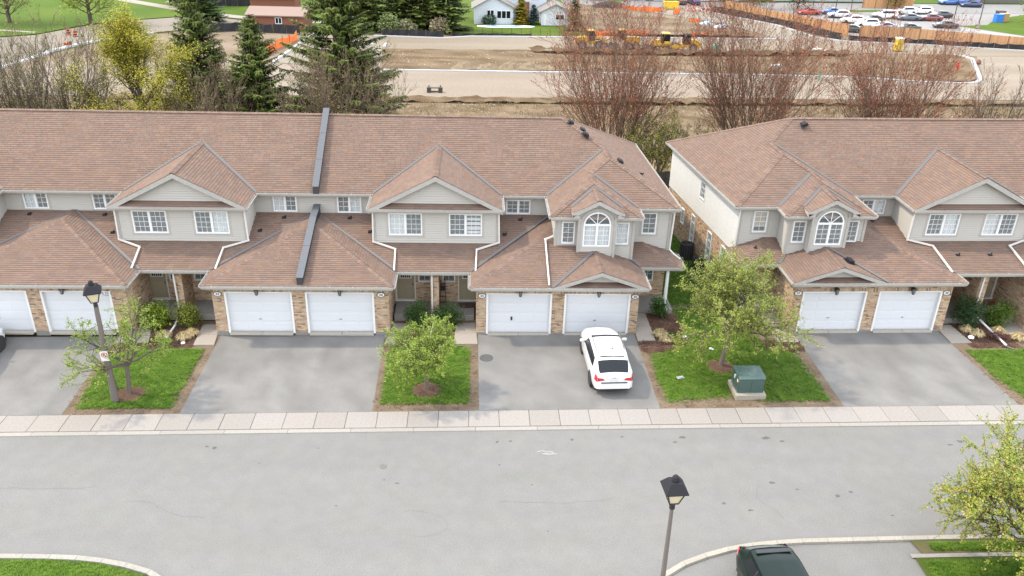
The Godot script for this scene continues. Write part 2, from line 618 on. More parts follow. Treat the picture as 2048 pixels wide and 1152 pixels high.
func build_ground() -> void:
	sheet("ground", rect(-420, -460, 420, 70), -0.12, 5.0, Color(0.13, 0.115, 0.06), Color(0.075, 0.1, 0.03), Vector2(0.05, 0.05), M.grass_base, self, 0.0, 3)
	# the building site, seen over the roofs
	sheet("site_dirt", V2([-66, -48, 110, -48, 110, -106, 74, -112, 55, -140, 45, -152, 22, -152, 21, -117, -30, -117, -50, -118, -60, -108, -68, -86]), -0.05, 2.5, Color(0.215, 0.158, 0.108), Color(0.31, 0.243, 0.175), Vector2(0.06, 0.16), M.dirt, self, 0.0, 7)
	sheet("bank_soil", V2([-70, -19.5, 110, -19.5, 110, -48.1, -70, -48.1]), 0.0, 1.6, Color(0.2, 0.15, 0.1), Color(0.32, 0.25, 0.175), Vector2(0.15, 0.3), M.dirt, self, 0.0, 9)
	sheet("rough_ground", V2([-66, -44, 110, -44, 110, -70.6, 40, -69.8, 10, -68.8, -12, -70.2, -66, -70.5]), 0.02, 1.2, Color(0.125, 0.085, 0.05), Color(0.29, 0.215, 0.135), Vector2(0.14, 0.4), M.dirt, self, 0.16, 11)
	sheet("gravel_road", V2([-62, -71.4, 100, -72.2, 100, -101, 83, -101, 74.5, -83.6, 71, -81.4, 64.9, -81.8, 55, -84.6, 40.6, -85.8, 26, -86, 4, -86.5, -13, -87.2, -29.4, -91.7, -62, -91]), 0.0, 2.0, Color(0.29, 0.234, 0.178), Color(0.36, 0.304, 0.24), Vector2(0.02, 0.22), M.dirt, self, 0.0, 13)
	sheet("gravel_road", V2([-14.6, -103, 30, -102.6, 78, -102.5, 83, -100.9, 100, -100.9, 100, -105.4, 75, -111.6, 66.5, -112.6, 62, -115.2, 52.5, -114, 18, -114.4, -3.6, -114.2, -4.8, -112.4, -14.6, -113.6]), 0.0, 2.0, Color(0.28, 0.228, 0.17), Color(0.34, 0.29, 0.225), Vector2(0.02, 0.25), M.dirt, self, 0.0, 15)
	sheet("gravel_road", V2([-29.2, -91.9, -13, -87.3, -14.5, -103, -14.6, -120, -27, -122, -28, -106.8]), 0.004, 2.0, Color(0.28, 0.24, 0.19), Color(0.34, 0.3, 0.235), Vector2(0.1, 0.05), M.dirt, self, 0.0, 17)
	sheet("gravel_road", V2([-110, -86, -67, -86.5, -65.8, -91, -64.9, -101.7, -61.2, -108.2, -54, -116, -40, -127, -52, -134, -63.7, -126.8, -68.2, -122.2, -73.2, -112, -77.7, -109.6, -110, -101]), 0.0, 2.0, Color(0.27, 0.235, 0.19), Color(0.33, 0.29, 0.235), Vector2(0.08, 0.08), M.dirt, self, 0.0, 19)
	sheet("gravel_road", V2([47, -150, 51, -141.6, 55.2, -135.6, 59, -128.8, 62, -115.3, 55, -114.2, 52, -122, 49, -130, 44, -137, 38, -143, 38, -150]), 0.002, 2.0, Color(0.3, 0.26, 0.2), Color(0.36, 0.32, 0.26), Vector2(0.08, 0.08), M.dirt, self, 0.0, 21)
	sheet("median_dirt", V2([-13.2, -87.9, 4, -87.3, 26, -86.7, 40.6, -86.5, 55, -85.4, 64.9, -82.6, 71, -82.2, 73.5, -84, 80.5, -100, 77.5, -102.2, 30, -102.2, -14.2, -102.6]), 0.05, 1.2, Color(0.140, 0.092, 0.050), Color(0.261, 0.194, 0.122), Vector2(0.12, 0.3), M.dirt, self, 0.14, 23)
	sheet("spoil_ridge", V2([9, -101.9, 30, -101.6, 63, -101.8, 60, -99.4, 40, -98.6, 18, -98.9, 10, -100.2]), 0.12, 0.7, Color(0.09, 0.055, 0.03), Color(0.22, 0.155, 0.09), Vector2(0.4, 0.6), M.dirt, self, 0.75, 24)
	sheet("spoil_ridge", V2([-45, -70.3, 88, -69.6, 88, -68.4, 30, -67.6, -5, -68.3, -45, -69.0]), 0.14, 0.8, Color(0.11, 0.07, 0.04), Color(0.26, 0.19, 0.115), Vector2(0.4, 0.7), M.dirt, self, 0.55, 26)
	sheet("dirt_bank", V2([20, -152, 21, -116.4, 51, -116.4, 46, -128, 36, -138, 30, -152]), 0.12, 1.6, Color(0.16, 0.105, 0.06), Color(0.3, 0.24, 0.17), Vector2(0.1, 0.2), M.dirt, self, 0.3, 25)
	sheet("farm_lawn", V2([-15.5, -116.6, 20.6, -116.3, 20.2, -160, -30, -165, -27, -123, -15.5, -121]), 0.0, 2.0, Color(0.09, 0.145, 0.02), Color(0.135, 0.19, 0.03), Vector2(0.15, 0.15), M.grass_base, self, 0.0, 27)
	sheet("grass_field", V2([-150, -104, -110, -102.5, -78, -110.6, -73.6, -113, -68.8, -123, -64, -127.6, -52, -135, -38, -128, -30, -117.5, -28, -124, -31, -230, -150, -230]), 0.0, 3.0, Color(0.085, 0.15, 0.02), Color(0.13, 0.19, 0.03), Vector2(0.06, 0.06), M.grass_base, self, 0.0, 29)
	sheet("path", V2([-110, -121, -80, -116.8, -74, -115, -74.3, -114.2, -80, -115.6, -110, -119.6]), 0.004, 2.0, Color(0.36, 0.32, 0.26), Color(0.42, 0.38, 0.31), Vector2(0.1, 0.1), M.concrete)
	sheet("path", V2([-52, -134.8, -38, -128, -20, -126, -20, -129, -38, -131, -52, -138, -80, -160, -82, -158]), 0.006, 2.0, Color(0.36, 0.32, 0.27), Color(0.42, 0.38, 0.32), Vector2(0.1, 0.1), M.concrete)
	sheet("path", V2([-64, -150, -40, -146, -24, -147, -24, -149, -40, -148.2, -64, -152.4]), 0.006, 2.0, Color(0.36, 0.32, 0.27), Color(0.42, 0.38, 0.32), Vector2(0.1, 0.1), M.concrete)
	# street in the far distance and the car park
	sheet("far_street", V2([20, -152.4, 58, -149.6, 64, -143, 140, -150, 140, -162, 60, -160, 20, -162]), 0.006, 3.0, Color(0.25, 0.24, 0.23), Color(0.3, 0.29, 0.28), Vector2(0.05, 0.05), M.asphalt)
	sheet("far_lawn", V2([18, -162, 140, -162, 140, -240, 18, -240]), 0.006, 3.0, Color(0.08, 0.15, 0.02), Color(0.12, 0.18, 0.03), Vector2(0.08, 0.08), M.grass_base)
	sheet("car_park", V2([57, -142.4, 64.2, -126.6, 69.6, -119.2, 95, -108, 140, -96, 140, -149.8, 64, -142.9]), 0.0, 3.0, Color(0.29, 0.275, 0.26), Color(0.34, 0.325, 0.31), Vector2(0.06, 0.06), M.asphalt, self, 0.0, 31)
	sheet("verge", V2([95.6, -131, 102.6, -132.6, 108.5, -140, 118, -146, 140, -148, 140, -113, 103, -120.6]), 0.03, 2.0, Color(0.08, 0.15, 0.015), Color(0.13, 0.18, 0.03), Vector2(0.15, 0.15), M.grass_base)
	sheet("verge", V2([72, -146, 92, -148.4, 92, -151, 72, -149]), 0.03, 2.0, Color(0.08, 0.15, 0.02), Color(0.1, 0.16, 0.02), Vector2(0.15, 0.15), M.grass_base)
	sheet("path", V2([94, -130.4, 103, -119.8, 140, -111, 140, -107, 101, -117.4, 92, -127]), 0.03, 2.0, Color(0.36, 0.35, 0.33), Color(0.42, 0.4, 0.38), Vector2(0.1, 0.1), M.concrete)


func build_street() -> void:
	var road := sheet("road", V2([-70, 8.0, 70, 8.0, 70, 14.6, 14.9, 14.65, 11.4, 14.68, 9.95, 14.77, 8.86, 14.96, 7.74, 15.32, 6.6, 15.82, 5.8, 16.67, 5.35, 18.2, 5.25, 55, -8.1, 55, -8.3, 19, -8.9, 17.1, -10.15, 15.74, -10.7, 15.47, -11.6, 15.15, -12.8, 14.86, -14.2, 14.76, -70, 14.66]), 0.0, 0.7, Color(0.223, 0.216, 0.203), Color(0.239, 0.232, 0.218), Vector2(0.06, 1.1), M.asphalt, self, 0.0, 41)
	sheet("parking_bay", V2([5.3, 18.3, 5.8, 16.7, 6.7, 15.9, 7.8, 15.4, 8.9, 15.05, 10, 14.86, 11.4, 14.78, 15.5, 14.74, 15.5, 40, 5.3, 40]), 0.002, 0.7, Color(0.208, 0.201, 0.189), Color(0.238, 0.230, 0.216), Vector2(0.4, 0.4), M.asphalt, self, 0.0, 42)
	# tar spots, drips and a scrawl of chalk on the road
	var spots := [-10.3, 8.9, 0.12, -6.2, 9.0, 0.05, 0.95, 8.75, 0.1, 1.5, 8.7, 0.09, 4.0, 8.65, 0.09, 6.1, 8.5, 0.08, 8.6, 8.6, 0.11, 8.2, 8.9, 0.08, 12.0, 8.7, 0.14, 12.6, 8.95, 0.1, 20.0, 9.1, 0.14, 19.5, 9.3, 0.1, -3.4, 11.0, 0.06, -2.9, 11.2, 0.06, 7.6, 11.6, 0.07, 11.4, 11.5, 0.1, 12.2, 11.9, 0.07, 13.6, 12.3, 0.12, 14.2, 12.1, 0.09, 2.2, 11.4, 0.06, -8.3, 9.9, 0.05, -5.0, 12.4, 0.05, 9.2, 12.6, 0.1, 10.1, 13.0, 0.09, 15.2, 13.4, 0.06, 2.6, 13.9, 0.05, 1.0, 10.2, 0.06, -10.6, 8.8, 0.08]
	# hairline cracks
	for i in 7:
		var q := Vector2(rng.randf_range(-24, 22), rng.randf_range(8.6, 13.8))
		var a := rng.randf_range(-0.5, 0.5) + (PI / 2 if i % 4 == 0 else 0.0)
		var cr := B.new()
		cr.col = Color(0.165, 0.16, 0.15)
		for k in 14:
			a += rng.randf_range(-0.45, 0.45)
			var e := q + Vector2(cos(a), sin(a) * 0.5) * rng.randf_range(0.15, 0.45)
			if e.y < 8.2 or e.y > 14.3:
				break
			var s := Vector2(-(e - q).y, (e - q).x).normalized() * rng.randf_range(0.003, 0.008)
			cr.fan([Vector3(q.x - s.x, 0.003, q.y - s.y), Vector3(e.x - s.x, 0.003, e.y - s.y), Vector3(e.x + s.x, 0.003, e.y + s.y), Vector3(q.x + s.x, 0.003, q.y + s.y)], Vector3.UP)
			q = e
		put("crack", cr, M.asphalt, road)
	for i in range(0, spots.size(), 3):
		var b := B.new()
		b.col = Color(0.135, 0.13, 0.123)
		var pts := []
		var ax := rng.randf_range(1.0, 2.2)
		for k in 9:
			var a := TAU * k / 9
			var r: float = spots[i + 2] * rng.randf_range(0.35, 0.85)
			pts.append(Vector3(spots[i] + cos(a) * r * ax, 0.004, spots[i + 1] + sin(a) * r))
		b.fan(pts, Vector3.UP)
		put("tar_spot", b, M.asphalt, road)
	var chalk := B.new()
	chalk.col = Color(0.4, 0.4, 0.4)
	var cx := [2.55, 9.42, 2.75, 9.35, 2.9, 9.45, 3.05, 9.38, 3.2, 9.5, 2.7, 9.55, 3.0, 9.6, 3.3, 9.55]
	for i in range(0, cx.size() - 2, 2):
		var p := Vector3(cx[i], 0.005, cx[i + 1])
		var q := Vector3(cx[i + 2], 0.005, cx[i + 3])
		var s := (q - p).cross(Vector3.UP).normalized() * 0.02
		chalk.fan([p - s, q - s, q + s, p + s], Vector3.UP)
	put("chalk_scrawl", chalk, M.asphalt, road)
	# pavement slabs and kerb
	var walk := Node3D.new()
	walk.name = "sidewalk"
	add_child(walk)
	walk.set_meta("kind", "structure")
	var slabs := []
	for i in 5:
		var b := B.new()
		b.col = [Color(0.365, 0.332, 0.297), Color(0.34, 0.31, 0.28), Color(0.38, 0.348, 0.312), Color(0.352, 0.32, 0.286), Color(0.37, 0.34, 0.308)][i]
		b.soft_box(Vector3(0, -0.04, 0), Vector3(1.262 if i % 2 else 1.268, 0.2, 1.13), 0.012)
		slabs.append(b.mesh())
	var x := -45.0
	while x < 48.0:
		var o := put("slab", slabs[rng.randi() % 5], M.concrete, walk)
		o.position = Vector3(x + 0.64, -0.01 + rng.randf_range(-0.002, 0.002), 7.165)
		o.rotation = Vector3(rng.randf_range(-0.002, 0.002), 0, rng.randf_range(-0.003, 0.003))
		x += 1.28
	kerb_run("kerb", [Vector2(-46, 7.88), Vector2(48, 7.88)], 0.29, 0.035, Color(0.39, 0.36, 0.32), "", 2.56)
	var lk := []
	for q in V2([-60, 14.65, -15.8, 14.68, -14.2, 14.75, -12.8, 14.86, -11.6, 15.15, -10.7, 15.47, -10.15, 15.74, -8.9, 17.1, -8.3, 19, -8.1, 50]):
		lk.append(q)
	kerb_run("kerb", lk, 0.24, 0.09, Color(0.4, 0.375, 0.33), "", 0.9)
	kerb_run("kerb", V2([5.25, 50, 5.3, 18.2, 5.75, 16.65, 6.58, 15.8, 7.72, 15.3, 8.86, 14.94, 9.95, 14.75, 11.4, 14.66, 14.9, 14.62, 60, 14.56]), 0.23, 0.09, Color(0.43, 0.395, 0.33), "", 0.9)
	# driveways: black top in front of each pair of garages
	for d in [[-25.2, -17.35, -17.2, 51], [-12.35, -4.35, -4.3, 52], [0.24, 8.05, 8.05, 53], [16.15, 23.65, 24.0, 54], [28.4, 36.6, 36.6, 55]]:
		sheet("driveway", [Vector2(d[0], 0.0), Vector2(d[1], 0.0), Vector2(d[2], 6.58), Vector2(d[0], 6.58)], 0.035, 0.45, Color(0.192, 0.183, 0.171), Color(0.262, 0.251, 0.235), Vector2(0.55, 0.42), M.asphalt, self, 0.0, d[3])
	# soil strips under lawns and beds
	for d in [[-17.35, -12.35, 61], [-4.35, 0.24, 62], [8.05, 16.15, 63], [23.65, 28.4, 64]]:
		sheet("soil", rect(d[0], -3.0, d[1], 6.59), 0.03, 0.5, Color(0.16, 0.115, 0.08), Color(0.26, 0.2, 0.14), Vector2(0.8, 0.8), M.soil, self, 0.0, d[2])
	var turf := [V2([-16.6, 6.05, -13.0, 6.1, -12.95, 1.5, -14.5, 1.4, -16.3, 1.55, -16.8, 2.3]), V2([-3.9, 5.95, -0.3, 5.95, -0.3, 1.6, -1.1, 1.25, -3.2, 1.35, -3.9, 1.55]), V2([8.75, 2.3, 9.7, 1.9, 10.85, 1.1, 10.75, -2.5, 12.75, -2.5, 13.9, 0.5, 14.3, 1.85, 15.25, 2.05, 15.6, 6.05, 12.6, 6.0, 11.2, 5.6, 9.9, 5.75, 8.75, 5.95, 8.5, 4.0]), V2([24.25, 2.05, 28.3, 2.05, 28.3, 5.85, 24.75, 5.95, 24.35, 4.0])]
	for i in 4:
		sheet("lawn_ground", turf[i], 0.036, 0.5, Color(0.075, 0.13, 0.016), Color(0.11, 0.17, 0.025), Vector2(0.6, 0.6), M.grass_base, self, 0.0, 66 + i)
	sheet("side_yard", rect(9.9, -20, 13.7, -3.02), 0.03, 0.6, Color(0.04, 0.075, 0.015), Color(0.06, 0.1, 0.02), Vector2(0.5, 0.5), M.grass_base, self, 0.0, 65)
	sheet("lawn_ground", V2([-60, 14.78, -15.8, 14.8, -14.2, 14.88, -12.9, 15.0, -11.7, 15.28, -10.8, 15.6, -10.3, 15.9, -9.1, 17.2, -8.5, 19, -8.4, 45, -60, 45]), 0.06, 0.7, Color(0.06, 0.1, 0.015), Color(0.09, 0.12, 0.025), Vector2(0.4, 0.4), M.grass_base)
	sheet("lawn_ground", V2([15.2, 14.74, 40, 14.68, 40, 15.34, 15.35, 15.34]), 0.055, 0.5, Color(0.07, 0.11, 0.015), Color(0.17, 0.13, 0.08), Vector2(0.8, 0.8), M.grass_base)
	sheet("path", rect(14.9, 15.36, 40, 15.54), 0.06, 0.8, Color(0.31, 0.29, 0.255), Color(0.36, 0.335, 0.3), Vector2(0.5, 0.5), M.concrete)
	sheet("lawn_ground", V2([15.0, 15.56, 40, 15.56, 40, 40, 15.0, 40]), 0.055, 0.7, Color(0.06, 0.1, 0.015), Color(0.09, 0.12, 0.025), Vector2(0.5, 0.5), M.grass_base)


# ------------------------------------------------------------------ building kit
func poly_slab(b: B, pts: Array, nrm: Vector3, thick: float, drop: float) -> void:  # the sheathing under a roof slope
	var p := []
	for q in pts:
		p.append(q - nrm * drop)
	b.fan(p, nrm)
	var lo := []
	for q in p:
		lo.append(q - Vector3.UP * thick)
	b.fan(lo, -nrm)
	for i in p.size():
		var j := (i + 1) % p.size()
		var mid := Vector3.ZERO
		for q in p:
			mid += q / p.size()
		var out: Vector3 = (p[j] - p[i]).cross(Vector3.UP)
		if out.dot((p[i] + p[j]) * 0.5 - mid) < 0.0:
			out = -out
		b.fan([p[i], p[j], lo[j], lo[i]], out)


const TONES := [Color(0.231, 0.156, 0.121), Color(0.221, 0.152, 0.119), Color(0.239, 0.159, 0.119), Color(0.216, 0.156, 0.127), Color(0.233, 0.164, 0.128), Color(0.245, 0.163, 0.121), Color(0.212, 0.148, 0.118)]


func clip_convex(poly: PackedVector2Array, a: float, c: float, axis: int) -> PackedVector2Array:
	var r := poly
	for side in 2:
		var out := PackedVector2Array()
		for i in r.size():
			var p := r[i]
			var q := r[(i + 1) % r.size()]
			var dp := (p[axis] - a) if side == 0 else (c - p[axis])
			var dq := (q[axis] - a) if side == 0 else (c - q[axis])
			if dp >= 0.0:
				out.append(p)
			if (dp >= 0.0) != (dq >= 0.0):
				out.append(p.lerp(q, dp / (dp - dq)))
		r = out
		if r.size() < 3:
			return PackedVector2Array()
	return r


func shingle_slope(b: B, slab: B, pts: Array, singles: Dictionary = {}) -> void:  # courses of shingle tabs over one flat, convex roof slope
	var nrm: Vector3 = (pts[1] - pts[0]).cross(pts[2] - pts[0]).normalized()
	if nrm.y < 0.0:
		nrm = -nrm
	poly_slab(slab, pts, nrm, 0.13, 0.012)
	var up := (Vector3.UP - nrm * nrm.y).normalized()
	var al := up.cross(nrm)
	var o: Vector3 = pts[0]
	var flat := PackedVector2Array()
	var lo := Vector2(1e9, 1e9)
	var hi := -lo
	for p in pts:
		var q := Vector2((p - o).dot(al), (p - o).dot(up))
		flat.append(q)
		lo = lo.min(q)
		hi = hi.max(q)
	var ex := 0.145
	var lift := 0.014
	var row := 0
	var w := lo.y
	while w < hi.y - 0.01:
		var strip := clip_convex(flat, w, minf(w + ex + 0.004, hi.y), 1)
		if strip.size() >= 3:
			var u0 := 1e9
			var u1 := -1e9
			for q in strip:
				u0 = minf(u0, q.x)
				u1 = maxf(u1, q.x)
			var u := floorf(u0 / 0.33) * 0.33 - (0.165 if row % 2 else 0.0) - 0.1
			while u < u1:
				var tw := rng.randf_range(0.27, 0.37)
				var ua := maxf(u, u0)
				var ub := minf(u + tw - 0.008, u1)
				var tone: int = rng.randi() % TONES.size()
				if ub > ua + 0.004:
					b.col = TONES[tone] * rng.randf_range(0.94, 1.08)
					var corners := [Vector2(ua, w), Vector2(ub, w), Vector2(ub, w + ex + 0.004), Vector2(ua, w + ex + 0.004)]
					var whole := true
					for q in corners:
						if not Geometry2D.is_point_in_polygon(q.lerp(Vector2((ua + ub) * 0.5, w + ex * 0.5), 0.01), flat):
							whole = false
					var dl := rng.randf_range(0.0, 0.005)
					if whole and singles.has("left") and singles.left > 0 and ub - ua > 0.26:
						singles.left -= 1
						var kid := put("shingle", singles.meshes[rng.randi() % singles.meshes.size()], M.shingle, singles.parent)
						kid.transform = Transform3D(Basis(al * (ub - ua), nrm, -up), o + al * ua + up * w)
					elif whole:
						var p0 := o + al * ua + up * w + nrm * (lift + dl)
						var p1 := o + al * ub + up * w + nrm * (lift + dl)
						var p2 := o + al * ub + up * (w + ex + 0.004)
						var p3 := o + al * ua + up * (w + ex + 0.004)
						b.quad(p0, p1, p2, p3)
						b.col = b.col * 0.7
						b.quad(p0 - nrm * (lift + dl + 0.006), p1 - nrm * (lift + dl + 0.006), p1, p0)
					else:
						var piece := clip_convex(strip, ua, ub, 0)
						if piece.size() >= 3:
							var tp := []
							for q in piece:
								tp.append(o + al * q.x + up * q.y + nrm * (lift * clampf(1.0 - (q.y - w) / ex, 0.0, 1.0) + dl))
							b.fan(tp, nrm)
				u += tw
		w += ex
		row += 1


func shingle_unit() -> Array:  # whole tabs one unit wide, for the ones that can be picked out on the nearest slopes
	var r := []
	for t in TONES:
		var b := B.new()
		b.col = t * rng.randf_range(0.95, 1.08)
		b.quad(Vector3(0, 0.016, 0), Vector3(1, 0.016, 0), Vector3(1, 0.0, -0.149), Vector3(0, 0.0, -0.149))
		b.quad(Vector3(0, -0.006, 0), Vector3(1, -0.006, 0), Vector3(1, 0.016, 0), Vector3(0, 0.016, 0))
		b.quad(Vector3(1, -0.006, 0), Vector3(1, -0.006, -0.149), Vector3(1, 0, -0.149), Vector3(1, 0.016, 0))
		b.quad(Vector3(0, -0.006, -0.149), Vector3(0, -0.006, 0), Vector3(0, 0.016, 0), Vector3(0, 0, -0.149))
		r.append(b.mesh())
	return r


func caps(b: B, p: Vector3, q: Vector3, drop := 0.055) -> void:  # bent cap shingles along a hip or ridge, laid from p to q
	var d := (q - p).normalized()
	var s := d.cross(Vector3.UP).normalized()
	var u := s.cross(d)
	var l := p.distance_to(q)
	var n := int(l / 0.15)
	for i in n:
		var a := p + d * (l * i / n) + u * 0.045
		var e := p + d * minf(l * i / n + 0.19, l) + u * 0.022
		b.col = TONES[rng.randi() % TONES.size()] * rng.randf_range(0.88, 1.2)
		for k: float in [-1.0, 1.0]:
			var sa := a + s * 0.15 * k - u * (drop + 0.01)
			var se := e + s * 0.15 * k - u * drop
			b.fan([a, e, se, sa], u + s * k * 0.4)
			b.fan([a, sa, sa - u * 0.022, a - u * 0.022], -d)


func valley(b: B, p: Vector3, q: Vector3) -> void:  # open metal valley
	var d := (q - p).normalized()
	var s := d.cross(Vector3.UP).normalized()
	for k: float in [-1.0, 1.0]:
		var r: Vector3 = s * 0.1 * k + Vector3.UP * 0.044
		b.fan([p + Vector3.UP * 0.026, q + Vector3.UP * 0.026, q + r + Vector3.UP * 0.026, p + r + Vector3.UP * 0.026], Vector3.UP - s * k * 0.3)


func gutter(b: B, p: Vector3, q: Vector3, out: Vector3) -> void:  # open trough, seen from above as a pale lip with a dark channel
	var h := Vector3.DOWN
	var o := out.normalized()
	var prof := [o * 0.0 + h * 0.0, o * 0.0 + h * 0.12, o * 0.1 + h * 0.12, o * 0.13 + h * 0.0, o * 0.115 + h * 0.0, o * 0.09 + h * 0.09, o * 0.015 + h * 0.09, o * 0.015]
	for i in prof.size():
		var j := (i + 1) % prof.size()
		var m: Vector3 = (q - p).cross(prof[j] - prof[i])
		b.quad(p + prof[i], p + prof[j], q + prof[j], q + prof[i])
	for e in [p, q]:
		b.fan([e + prof[0], e + prof[1], e + prof[2], e + prof[3]], e - (p + q) * 0.5)
	var l := p.distance_to(q)
	var k := 0.5
	while k < l:
		var c := p.lerp(q, k / l)
		b.box(c + o * 0.065 + h * -0.003, Vector3(0.03, 0.012, 0.13) if absf(o.z) > 0.5 else Vector3(0.13, 0.012, 0.03))
		k += 1.1


func wall_grid(b: B, o: Vector3, u: Vector3, w: float, h: float, holes: Array, thick: float) -> void:  # a wall with openings: o bottom left as seen from outside, u to the right
	var nrm := u.cross(Vector3.UP)
	var xs := [0.0, w]
	var ys := [0.0, h]
	for r in holes:
		for k in [r.position.x, r.end.x]:
			if k > 0.0 and k < w:
				xs.append(k)
		for k in [r.position.y, r.end.y]:
			if k > 0.0 and k < h:
				ys.append(k)
	xs.sort()
	ys.sort()
	for i in xs.size() - 1:
		for j in ys.size() - 1:
			if xs[i + 1] - xs[i] < 0.001 or ys[j + 1] - ys[j] < 0.001:
				continue
			var c := Vector2((xs[i] + xs[i + 1]) * 0.5, (ys[j] + ys[j + 1]) * 0.5)
			var open := false
			for r in holes:
				if r.has_point(c):
					open = true
			if open:
				continue
			b.box(o + u * c.x + Vector3.UP * c.y - nrm * thick * 0.5, Vector3(xs[i + 1] - xs[i], ys[j + 1] - ys[j], thick), Basis(u, Vector3.UP, nrm))


func cut_spans(a: float, e: float, y0: float, y1: float, holes: Array) -> Array:
	var spans := [[a, e]]
	for r in holes:
		if r.end.y <= y0 + 0.01 or r.position.y >= y1 - 0.01:
			continue
		var nx := []
		for s in spans:
			if r.position.x >= s[1] or r.end.x <= s[0]:
				nx.append(s)
				continue
			if r.position.x > s[0]:
				nx.append([s[0], r.position.x])
			if r.end.x < s[1]:
				nx.append([r.end.x, s[1]])
		spans = nx
	return spans


const CLAY := [Color(0.558, 0.420, 0.283), Color(0.491, 0.355, 0.233), Color(0.603, 0.479, 0.346), Color(0.525, 0.355, 0.227), Color(0.413, 0.278, 0.176), Color(0.580, 0.437, 0.302), Color(0.279, 0.183, 0.126), Color(0.525, 0.414, 0.302), Color(0.469, 0.332, 0.239), Color(0.547, 0.391, 0.251)]


func brick_wall(b: B, o: Vector3, u: Vector3, w: float, h: float, holes: Array, soldier := -1.0) -> void:
	var nrm := u.cross(Vector3.UP)
	var y := 0.0
	var row := 0
	var t := Basis(u, Vector3.UP, nrm)
	while y < h - 0.03:
		var bh := 0.064
		var pitch := 0.0735
		var upright := soldier > 0.0 and absf(y - soldier) < 0.037
		if upright:
			bh = 0.205
			pitch = 0.215
		bh = minf(bh, h - y)
		for s in cut_spans(0.0, w, y, y + bh, holes):
			var bw := 0.064 if upright else 0.2
			var x: float = s[0] - (0.105 if row % 2 and not upright else 0.0)
			while x < s[1]:
				var xa := maxf(x, s[0])
				var xb := minf(x + bw, s[1])
				if xb - xa > 0.012:
					b.col = CLAY[rng.randi() % CLAY.size()] * rng.randf_range(0.88, 1.1)
					var d := 0.01 + rng.randf_range(0.0, 0.004)
					var c := o + u * (xa + xb) * 0.5 + Vector3.UP * (y + bh * 0.5)
					var hx := u * (xb - xa) * 0.5
					var hy := Vector3.UP * bh * 0.5
					var f := nrm * d
					b.quad(c - hx - hy + f, c + hx - hy + f, c + hx + hy + f, c - hx + hy + f)
					b.quad(c - hx + hy + f, c + hx + hy + f, c + hx + hy, c - hx + hy)
					b.quad(c - hx - hy, c + hx - hy, c + hx - hy + f, c - hx - hy + f)
					b.quad(c + hx - hy + f, c + hx - hy, c + hx + hy, c + hx + hy + f)
					b.quad(c - hx - hy, c - hx - hy + f, c - hx + hy + f, c - hx + hy)
				x += bw + 0.0105
		y += pitch
		row += 1


func lap_siding(b: B, o: Vector3, u: Vector3, w: float, h: float, holes: Array, top_at = null) -> void:
	var nrm := u.cross(Vector3.UP)
	var y := 0.0
	var ex := 0.125
	while y < h - 0.01:
		var y1 := minf(y + ex, h)
		var a := 0.0
		var e := w
		if top_at != null:  # a gable: narrower towards the top
			var r: Vector2 = top_at.call(y1 + 0.02)
			a = r.x
			e = r.y
		for s in cut_spans(a, e, y, y1, holes):
			if s[1] - s[0] < 0.02:
				continue
			var p: Vector3 = o + u * s[0]
			var q: Vector3 = o + u * s[1]
			var lo := Vector3.UP * y + nrm * 0.044
			var md := Vector3.UP * (y + 0.012) + nrm * 0.046
			var hi := Vector3.UP * y1 + nrm * 0.008
			b.quad(p + md, q + md, q + hi, p + hi)
			b.quad(p + lo, q + lo, q + md, p + md)
			b.quad(p + Vector3.UP * y + nrm * 0.006, q + Vector3.UP * y + nrm * 0.006, q + lo, p + lo)
		y = y1


func unit_pane() -> ArrayMesh:
	if not T.has("pane_mesh"):
		var b := B.new()
		b.box(Vector3.ZERO, Vector3(1, 1, 0.006))
		T["pane_mesh"] = b.mesh()
	return T["pane_mesh"]


